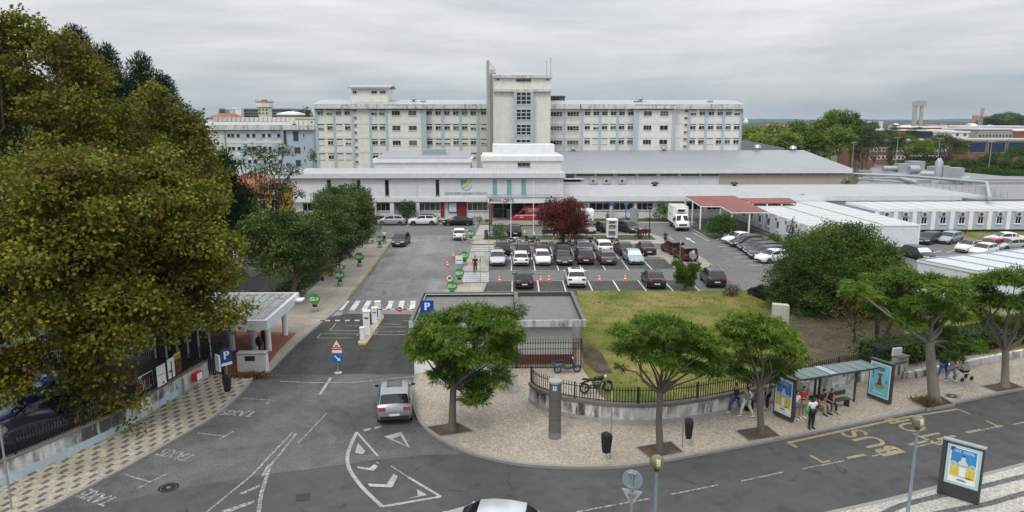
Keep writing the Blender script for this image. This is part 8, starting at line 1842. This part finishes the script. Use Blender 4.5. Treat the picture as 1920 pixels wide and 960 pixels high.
Ys = 20.6; x, zc_ = Q(1185,901,Ys); o = thing('road_sign', 'backs of a round and a triangular sign on a pole at the bottom edge', 'sign', (x,Ys,.12), R(-22)); zc_ -= .12
MB().lathe([(.04,0),(.04,zc_+.3)],10).build('pole', STEEL, o); SBK = plain('sign_back_grey',(.30,.36,.41),.45,.3,.08)
mb = MB(); disc(mb,(0,zc_),.33,28,.05,.08); mb.build('round_plate', SBK, o); z2 = zc_-.36
MB().add([(-.33,.05,z2),(.33,.05,z2),(0,.05,z2-.55),(-.33,.08,z2),(.33,.08,z2),(0,.08,z2-.55)],[(0,1,2),(5,4,3),(0,3,4,1),(1,4,5,2),(2,5,3,0)]).build('triangle_plate', plain('sign_back_pale',(.44,.46,.47),.45,.2,.06), o)
for z in (zc_+.24,zc_-.24,z2-.1): MB().box(-.13,.13,-.045,.048,z-.025,z+.025).build('bracket', STEEL, o)
SKIN = {'light': plain('skin_light',(.50,.30,.22),.55,var=.06), 'tan': plain('skin_tan',(.36,.20,.13),.55,var=.06), 'dark': plain('skin_dark',(.05,.028,.02),.5,var=.1)}
def cloth(name, rgb): return plain('cloth_'+name, rgb, .85, var=.2, scale=9)
def skin_mesh(name, verts, edges, radii, mats, root=0, sub=1):
    me = bpy.data.meshes.new(name); me.from_pydata([tuple(v) for v in verts], edges, [])
    o = bpy.data.objects.new(name, me); C.objects.link(o)
    md = o.modifiers.new('skin','SKIN'); md.use_smooth_shade = True; md.branch_smoothing = .3
    if not me.skin_vertices: me.skin_vertices.new()
    for i, sv in enumerate(me.skin_vertices[0].data): r = radii[i]; sv.radius = (r,r) if not isinstance(r,tuple) else r; sv.use_root = (i == root)
    s_ = o.modifiers.new('sub','SUBSURF'); s_.levels = sub; s_.render_levels = sub
    bpy.context.view_layer.update()
    ev = o.evaluated_get(bpy.context.evaluated_depsgraph_get()); out = bpy.data.meshes.new_from_object(ev)
    vs = [tuple(v.co) for v in out.vertices]; fs = [tuple(p.vertices) for p in out.polygons]
    bpy.data.objects.remove(o); bpy.data.meshes.remove(me); bpy.data.meshes.remove(out)
    return vs, fs
def pose_joints(pose):
    """local joints: x right, y forward, z up, pelvis first; a 1.72 m figure"""
    J = dict(pel=(0,0,.95), sp=(0,.0,1.15), ch=(0,.0,1.36), nk=(0,.0,1.48), hd=(0,.03,1.60))
    for s, n in ((1,'R'),(-1,'L')):
        J['sh'+n] = (s*.185,0,1.41); J['hip'+n] = (s*.095,0,.91)
        if pose == 'stand': a = dict(el=(s*.25,-.03,1.13), wr=(s*.25,.05,.90), kn=(s*.10,.02,.50), an=(s*.10,-.02,.09), to=(s*.12,.15,.04))
        elif pose == 'walk': q = s; a = dict(el=(s*.24,-.10*q,1.14), wr=(s*.24,-.05*q+.04,.92), kn=(s*.10,.20*q+.04,.52), an=(s*.10,.34*q-.06,.10), to=(s*.11,.34*q+.10,.05))
        elif pose == 'fold': a = dict(el=(s*.25,.02,1.14), wr=(s*.02,.22,1.12), kn=(s*.10,.02,.50), an=(s*.10,-.02,.09), to=(s*.13,.15,.04))
        elif pose == 'push': a = dict(el=(s*.24,.10,1.16), wr=(s*.20,.36,1.05), kn=(s*.10,.16*s+.02,.51), an=(s*.10,.28*s-.05,.10), to=(s*.11,.28*s+.11,.05))
        elif pose == 'phone': a = dict(el=(s*.23,.04,1.15), wr=(s*.06,.26,1.20), kn=(s*.10,.02,.50), an=(s*.10,-.02,.09), to=(s*.13,.15,.04))
        elif pose == 'sit': a = dict(el=(s*.23,.10,.68), wr=(s*.06,.33,.62), kn=(s*.15,.47,.50), an=(s*.17,.46,.09), to=(s*.19,.63,.04))
        for k, v in a.items(): J[k+n] = v
    if pose == 'sit':
        for k in ('pel','sp','ch','nk','hd','shR','shL','hipR','hipL'):
            x,y,z = J[k]; J[k] = (x, y+max(0,(z-.95))*.22, z-.42)
        J['hd'] = (0, J['hd'][1]+.05, J['hd'][2]-.02)
    return J
def person(label, pos, head, pose='stand', skin='light', top=None, bottom=None, hair=(.02,.015,.012), hairlen=0, shoes=(.6,.6,.6), sleeves='short', legs='long', height=1.72, slim=1.0, coat=False, hat=None, girl=False, mirror=False):
    o = thing('person', label, 'person', pos, R(head)); k = height/1.72; o.scale = (k,k,k)
    J = pose_joints(pose); V = lambda n: Vector(J[n])
    sk = SKIN[skin]
    names = ['pel','sp','ch','nk','hd']; ed = [(0,1),(1,2),(2,3),(3,4)]; rad = [(.115*slim,.10),(.105*slim,.095),(.13*slim,.10),.05,.06]
    for s in 'RL':
        i = len(names); names += ['sh'+s,'el'+s,'wr'+s,'pm'+s]; ed += [(2,i),(i,i+1),(i+1,i+2),(i+2,i+3)]; rad += [.062,.043,.028,(.036,.02)]
        d = (V('wr'+s)-V('el'+s)).normalized(); J['pm'+s] = tuple(V('wr'+s)+d*.085)
        i = len(names); names += ['hip'+s,'kn'+s,'an'+s,'to'+s]; ed += [(0,i),(i,i+1),(i+1,i+2),(i+2,i+3)]; rad += [.085,.055,.038,.036]
    pts = [V(n) for n in names]
    vs, fs = skin_mesh('body', pts, ed, rad, None)
    mb = MB(); mb.add(vs, fs)
    for s, sg in (('R',1),('L',-1)):
        pm = V('pm'+s); d = (pm-V('wr'+s)).normalized(); side = d.cross(Vector((0,1,0)) if abs(d.y) < .8 else Vector((0,0,1))).normalized(); nrm = side.cross(d).normalized()
        for q, (off, ln) in enumerate(((-.027,.060),(-.009,.074),(.009,.070),(.026,.055))):
            a = pm+side*off-d*.01; b_ = a+d*ln*.55; c_ = b_+d*ln*.38+nrm*.02; mb.path([a,b_,c_],[.0095,.009,.007],5)
        a = pm-d*.05+side*.03; mb.path([a,a+side*.03+d*.03,a+side*.035+d*.06],[.011,.0105,.008],5)
    hc = V('hd')+Vector((0,.015,.045)); 
    mb.ball(hc, (.076,.095,.115), 14, 10); mb.ball(hc+Vector((0,.094,-.012)),(.014,.022,.022),6,5)
    for sg in (1,-1): mb.ball(hc+Vector((sg*.077,-.005,-.01)),(.012,.022,.032),6,5)
    b_ = mb.build('body', sk, o, 170)
    mb = MB()
    for sg in (1,-1): mb.ball(hc+Vector((sg*.030,.086,.012)),(.014,.008,.008),6,5)
    mb.build('eyes', plain('eye_dark',(.03,.025,.02),.3), b_); MB().ball(hc+Vector((0,.088,-.055)),(.024,.008,.007),6,5).build('mouth', plain('lip',(.25,.09,.08),.5), b_)
    hm = cloth('hair_%02d%02d%02d' % tuple(int(c*99) for c in hair), hair)
    mb = MB(); mb.ball(hc+Vector((0,-.018,.030)),(.086,.100,.106),14,10)
    if hairlen: mb.ball(hc+Vector((0,-.075,-.02-hairlen*.45)),(.07,.04,.08+hairlen*.5),10,8)
    mb.build('hair', hm, o, 170)
    if hat: mb = MB(); mb.ball(hc+Vector((0,-.01,.07)),(.092,.105,.075),14,8); mb.ball(hc+Vector((0,.1,.05)),(.075,.075,.012),10,5); mb.build('cap', cloth('hat_%02d%02d%02d' % tuple(int(c*99) for c in hat), hat), o, 60)
    def cl(nm, nms, eds, rds, m_, root=0):
        vs_, fs_ = skin_mesh(nm, [V(n) if isinstance(n,str) else n for n in nms], eds, rds, None, root); MB().add(vs_,fs_).build(nm, m_, o, 170)
    g = 1.25
    tn = ['pel','sp','ch',V('ch').lerp(V('nk'),.75)]; te = [(0,1),(1,2),(2,3)]; tr = [(.125*slim*g,.11*g),(.118*slim*g,.108*g),(.145*slim*g,.12*g),.085]
    if coat: tn = [V('pel')+Vector((0,0,-.30))]+tn; te = [(0,1),(1,2),(2,3),(3,4)]; tr = [(.17*slim,.15)]+tr
    ci = tn.index('ch') if 'ch' in tn else 2
    for s in 'RL':
        i = len(tn); tn += ['sh'+s]; te += [(ci,i)]; tr += [.09]
        if sleeves == 'long': tn += ['el'+s, V('el'+s).lerp(V('wr'+s),.92)]; te += [(i,i+1),(i+1,i+2)]; tr += [.068,.055]
        elif sleeves == 'short': tn += [V('sh'+s).lerp(V('el'+s),.65)]; te += [(i,i+1)]; tr += [.074]
    cl('shirt', tn, te, tr, top, ci)
    bn = ['pel']; be = []; br = [(.128*slim*g,.112*g)]
    for s in 'RL':
        i = len(bn); bn += ['hip'+s]; be += [(0,i)]; br += [.11]
        if legs == 'long': bn += ['kn'+s, V('kn'+s).lerp(V('an'+s),.93)]; be += [(i,i+1),(i+1,i+2)]; br += [.08,.064]
        elif legs == 'shorts': bn += [V('hip'+s).lerp(V('kn'+s),.9)]; be += [(i,i+1)]; br += [.088]
        elif legs == 'short': bn += [V('hip'+s).lerp(V('kn'+s),.4)]; be += [(i,i+1)]; br += [.095]
    cl('trousers' if legs == 'long' else 'shorts', bn, be, br, bottom)
    sm = cloth('shoe_%02d%02d%02d' % tuple(int(c*99) for c in shoes), shoes)
    for s in 'RL':
        a, t_ = V('an'+s), V('to'+s); d = (t_-a); d.z = 0; d.normalize(); mb = MB(); mb.path([a-d*.07+Vector((0,0,-.03)), a+Vector((0,0,-.025)), a.lerp(t_,.6)+Vector((0,0,-.01)), t_+d*.05+Vector((0,0,0))],[.040,.052,.048,.028],8); mb.build('shoe', sm, o, 60)
    return o
CW, CBK, CRD, CKH, CDN, CDN2, CGY, CNV, CTN = cloth('white',(.66,.66,.66)), cloth('black',(.014,.014,.016)), cloth('red',(.38,.02,.03)), cloth('khaki',(.30,.26,.19)), cloth('denim',(.06,.11,.20)), cloth('pale_denim',(.16,.23,.33)), cloth('grey',(.24,.23,.21)), cloth('navy',(.02,.03,.06)), cloth('tan',(.33,.28,.20))
fp = lambda x, y, z=.12: P(x,y,z)
person('person in a black hooded jacket and jeans walking left beside the curved wall', fp(1378,776), 95, 'walk', 'light', CBK, CDN, (.015,.012,.01), .1, (.6,.62,.62), 'long')
person('person in a long grey coat and white trousers walking with a backpack', fp(1399,782), 100, 'walk', 'tan', CGY, CW, (.015,.012,.01), .25, (.65,.65,.65), 'long', coat=True, slim=.95, height=1.66)
p = fp(1405,757); bp = thing('backpack', 'white and dark backpack worn by the person in the long grey coat', 'backpack', fp(1399,782)+Vector((.18,.16,1.05)), R(10)); MB().ball((0,0,.1),(.13,.17,.22),12,8).build('bag', CW, bp, 60); MB().ball((.07,0,.02),(.08,.13,.12),10,6).build('pocket', CNV, bp, 60)
p = fp(1400,771); o = thing('suitcase', 'black wheeled suitcase beside the walking couple', 'suitcase', p+Vector((.15,.1,0)), R(15)); MB().box(-.2,.2,-.12,.12,.08,.62).build('shell', BLACK, o)
for sx in (-1,1): MB().lathe([(.05,sx*.15-.02),(.05,sx*.15+.02)],10,(0,0,.05),axis='x').build('wheel', TYRE, o); MB().tube((sx*.12,.08,.6),(sx*.12,.1,.95),.012).build('handle_rod', GREY, o)
person('person in a grey hoodie and striped dark trousers half hidden by the street tree trunk', fp(1438,768), 60, 'stand', 'light', CGY, CBK, (.1,.07,.04), .0, (.55,.5,.48), 'long')
person('woman in a white top and denim shorts waiting beside the bottle advert', fp(1490,788), 200, 'fold', 'light', CW, CDN2, (.02,.015,.012), .2, (.65,.65,.65), 'short', 'short', 1.62, .88)
person('man in a red shirt and khaki shorts waiting at the bus shelter', fp(1503,784), 195, 'phone', 'light', CRD, CKH, (.06,.04,.03), 0, (.65,.65,.65), 'short', 'shorts', 1.74, 1.1)
o_ = person('person in a white shirt and black trousers standing at the kerb with a green bag', fp(1520,803), 190, 'fold', 'dark', CW, CBK, (.012,.01,.01), .15, (.03,.03,.03), 'short', 'long', 1.68, .95)
b_ = thing('shoulder_bag', 'bright green bag carried by the person at the kerb', 'bag', fp(1520,803)+Vector((-.26,-.05,.92)), R(20)); MB().ball((0,0,.1),(.12,.08,.2),10,8).build('bag', plain('bag_green',(.03,.42,.10),.6), b_, 60); MB().path([(-.08,0,.2),(0,.05,.45),(.08,0,.2)],.012,5).build('strap', plain('bag_green',(.03,.42,.10),.6), b_)
seat = sh_at(Ls*.40,dep_-.50,0); person('man in a black shirt and khaki trousers sitting on the shelter bench', (seat.x,seat.y,.12), 180+math.degrees(ang)+8, 'sit', 'tan', CBK, CKH, (.015,.012,.01), 0, (.02,.02,.02), 'short', 'long', 1.78, 1.1)
seat = sh_at(Ls*.52,dep_-.50,0); person('person in a black vest sitting on the shelter bench looking down at a phone', (seat.x,seat.y,.12), 180+math.degrees(ang)-12, 'sit', 'tan', CBK, CBK, (.015,.012,.01), .1, (.28,.2,.14), 'none', 'long', 1.7, .95)
for lb, x_, y_, t_, h_, ht in (('person with a red cap standing behind the shelter glass', .24, .35, CTN, (.1,.06,.04), (.45,.03,.04)), ('person in black and white standing behind the shelter glass under the roof', .33, .30, CW, (.02,.015,.012), (.68,.68,.68))):
    q_ = sh_at(Ls*x_, dep_+y_, 0); person(lb, (q_.x,q_.y,.12), 190, 'stand', 'light', t_, CBK, h_, 0, (.1,.1,.1), 'short', 'long', 1.78, 1.05, hat=ht)
person('woman in a pink top and jeans pushing the black pushchair', fp(1782,716), -75, 'push', 'light', cloth('pink_orange',(.42,.20,.22)), CDN2, (.08,.05,.03), .25, (.65,.65,.65), 'short', 'long', 1.68, .95)
person('person in dark clothes and jeans beside the pushchair, behind the leaning tree', fp(1766,711), -60, 'walk', 'light', CNV, CDN, (.02,.015,.01), .2, (.6,.6,.62), 'long')
p = fp(1806,712); o = thing('pushchair', 'black pushchair with a grey hood on the right pavement', 'pushchair', p, R(-75)); 
MB().ball((0,.02,.62),(.24,.34,.16),12,8).build('seat', BLACK, o, 60); loft(MB(), [[(.27*math.cos(a),y,.70+r_*math.sin(a)) for a in [math.pi*k/8 for k in range(9)]] for y,r_ in ((-.32,.18),(-.2,.36),(0,.42),(.12,.34))]).build('hood', CGY, o, 60)
mb = MB()
for sx in (-1,1): mb.path([(sx*.24,-.55,1.02),(sx*.24,-.25,.66),(sx*.22,.42,.15)],.018,6); mb.path([(sx*.23,.1,.5),(sx*.26,-.38,.15)],.018,6)
mb.tube((-.24,-.55,1.02),(.24,-.55,1.02),.02); mb.build('frame', DARK, o, 60)
for x,y in ((-.26,-.38),(.26,-.38),(-.2,.42),(.2,.42)): MB().lathe([(.12,x-.03),(.13,x),(.12,x+.03)],14,(0,y,.13),axis='x').build('wheel', TYRE, o)
person('man in black walking over the zebra crossing beside the slab island', fp(891,512,.02), 182, 'walk', 'tan', CBK, CBK, (.02,.015,.012), 0, (.4,.4,.4), 'short', 'long', 1.80)
person('man in dark shorts and shirt standing near the red off-roaders looking at a phone', fp(1247,459.5), 160, 'phone', 'tan', CBK, CNV, (.02,.015,.012), 0, (.05,.05,.05), 'short', 'shorts', 1.76)
person('person in a pale shirt standing by the farthest left-hand green sign', fp(721,456.5), 170, 'stand', 'light', CW, CBK, (.05,.04,.03), 0, (.1,.1,.1))
person('person in blue hospital scrubs at the glass entrance doors', P(954,410,.5)+Vector((0,.4,-.02)), 0, 'stand', 'light', cloth('scrub_blue',(.30,.36,.50)), cloth('scrub_blue',(.30,.36,.50)), (.02,.015,.01), .1, (.5,.5,.5))
person('person in a white tunic at the entrance behind the ambulance', P(969,408,.5)+Vector((0,.4,-.02)), 0, 'stand', 'light', cloth('tunic_white',(.52,.62,.62)), CW, (.02,.015,.01), 0, (.5,.5,.5))
person('person in a brown jacket standing on the frontage pavement left of the kiosk', fp(1139,418.5), 170, 'stand', 'tan', cloth('brown',(.14,.08,.05)), CBK, (.02,.015,.01), 0, (.1,.1,.1), 'long')
person('person in black by the grey information pillar', fp(1193,417), 185, 'stand', 'tan', CBK, CBK, (.02,.015,.01), 0, (.1,.1,.1), 'long')
q_ = P(1024,443.5,.13); person('person in a pale shirt sitting on the dark red bench left of the red-leaved tree', (q_.x,q_.y+.42,.13), 0, 'sit', 'tan', CTN, CBK, (.02,.015,.01), 0, (.1,.1,.1))
q_ = P(1211,444,.13); person('dark-clothed person sitting on the right-end island bench', (q_.x,q_.y+.42,.13), 0, 'sit', 'tan', CBK, CBK, (.02,.015,.01), 0, (.1,.1,.1))
o = thing('bench', 'low concrete bench under the left pavement trees, with seated people', 'bench', P(632,504,.12), 0); MB().box(-.9,.9,0,.4,.36,.44).build('seat', CONC, o)
for sx in (-1,1): MB().box(sx*.7-.1,sx*.7+.1,.05,.35,0,.358).build('leg', CONC, o)
q_ = P(632,504,.12); person('dark-clothed person sitting under the left pavement trees beside the red umbrella', (q_.x,q_.y+.2,.12), 200, 'sit', 'light', CBK, CNV, (.03,.02,.02), 0, (.5,.5,.5), 'long')
p = P(617,502,.12); o = thing('umbrella', 'open red umbrella resting on the ground beside the hedge', 'umbrella', p+Vector((0,.2,0)), 0); m_ = MB()
m_.lathe([(.55,.25),(.42,.5),(.22,.66),(.03,.72)],10,cap=False); m_.xf(Matrix.Translation((0,0,.1))@Matrix.Rotation(R(35),4,'X')).build('canopy', plain('umbrella_red',(.36,.015,.04),.6), o, 60); MB().tube((0,.1,.1),(0,-.25,.6),.012).build('shaft', DARK, o)
o = thing('bench', 'small bench at the far end of the left pavement tree row', 'bench', P(688,456,.12), 0); MB().box(-.9,.9,0,.4,.36,.44).build('seat', CONC, o)
for sx in (-1,1): MB().box(sx*.7-.1,sx*.7+.1,.05,.35,0,.358).build('leg', CONC, o)
q_ = P(686,456,.12); person('person in white sitting at the far end of the left pavement trees', (q_.x,q_.y+.2,.12), 190, 'sit', 'light', CW, CGY, (.3,.28,.25), 0, (.5,.5,.5))
for lb, px, top, base, Y in (('slim pale lamp mast left of the leafier thin tree, before the brick building',1684,258,306,180),('slim pale lamp mast in front of the widest thin tree',1763,260,306,182),('slim pale lamp mast standing before the blue glass building',1860,266,306,180),('slim pale lamp mast at the corner of the grey-roofed hall',1601,268,312,185)):
    x, z = Q(px,top,Y); o = thing('lamp_mast', lb, 'street lamp', (x,Y,0)); MB().lathe([(.11,0),(.07,z)],8).build('pole', STEEL, o); MB().box(-.9,.9,-.15,.15,z,z+.15).build('lamp_head', GREY, o)
HZ = bpy.data.materials.new('haze_air'); HZ.use_nodes = True; t = HZ.node_tree; t.nodes.clear()
pv = N(t, 'ShaderNodeVolumePrincipled'); pv.inputs['Density'].default_value = .00007; pv.inputs['Color'].default_value = (.66,.79,.97,1); pv.inputs['Anisotropy'].default_value = .3
t.links.new(pv.outputs[0], N(t, 'ShaderNodeOutputMaterial').inputs['Volume'])
tag(MB().box(-9500,9500,-300,14500,-1.5,75).build('haze', HZ), 'thin bluish haze in the air over the whole scene', 'haze', kind='stuff')
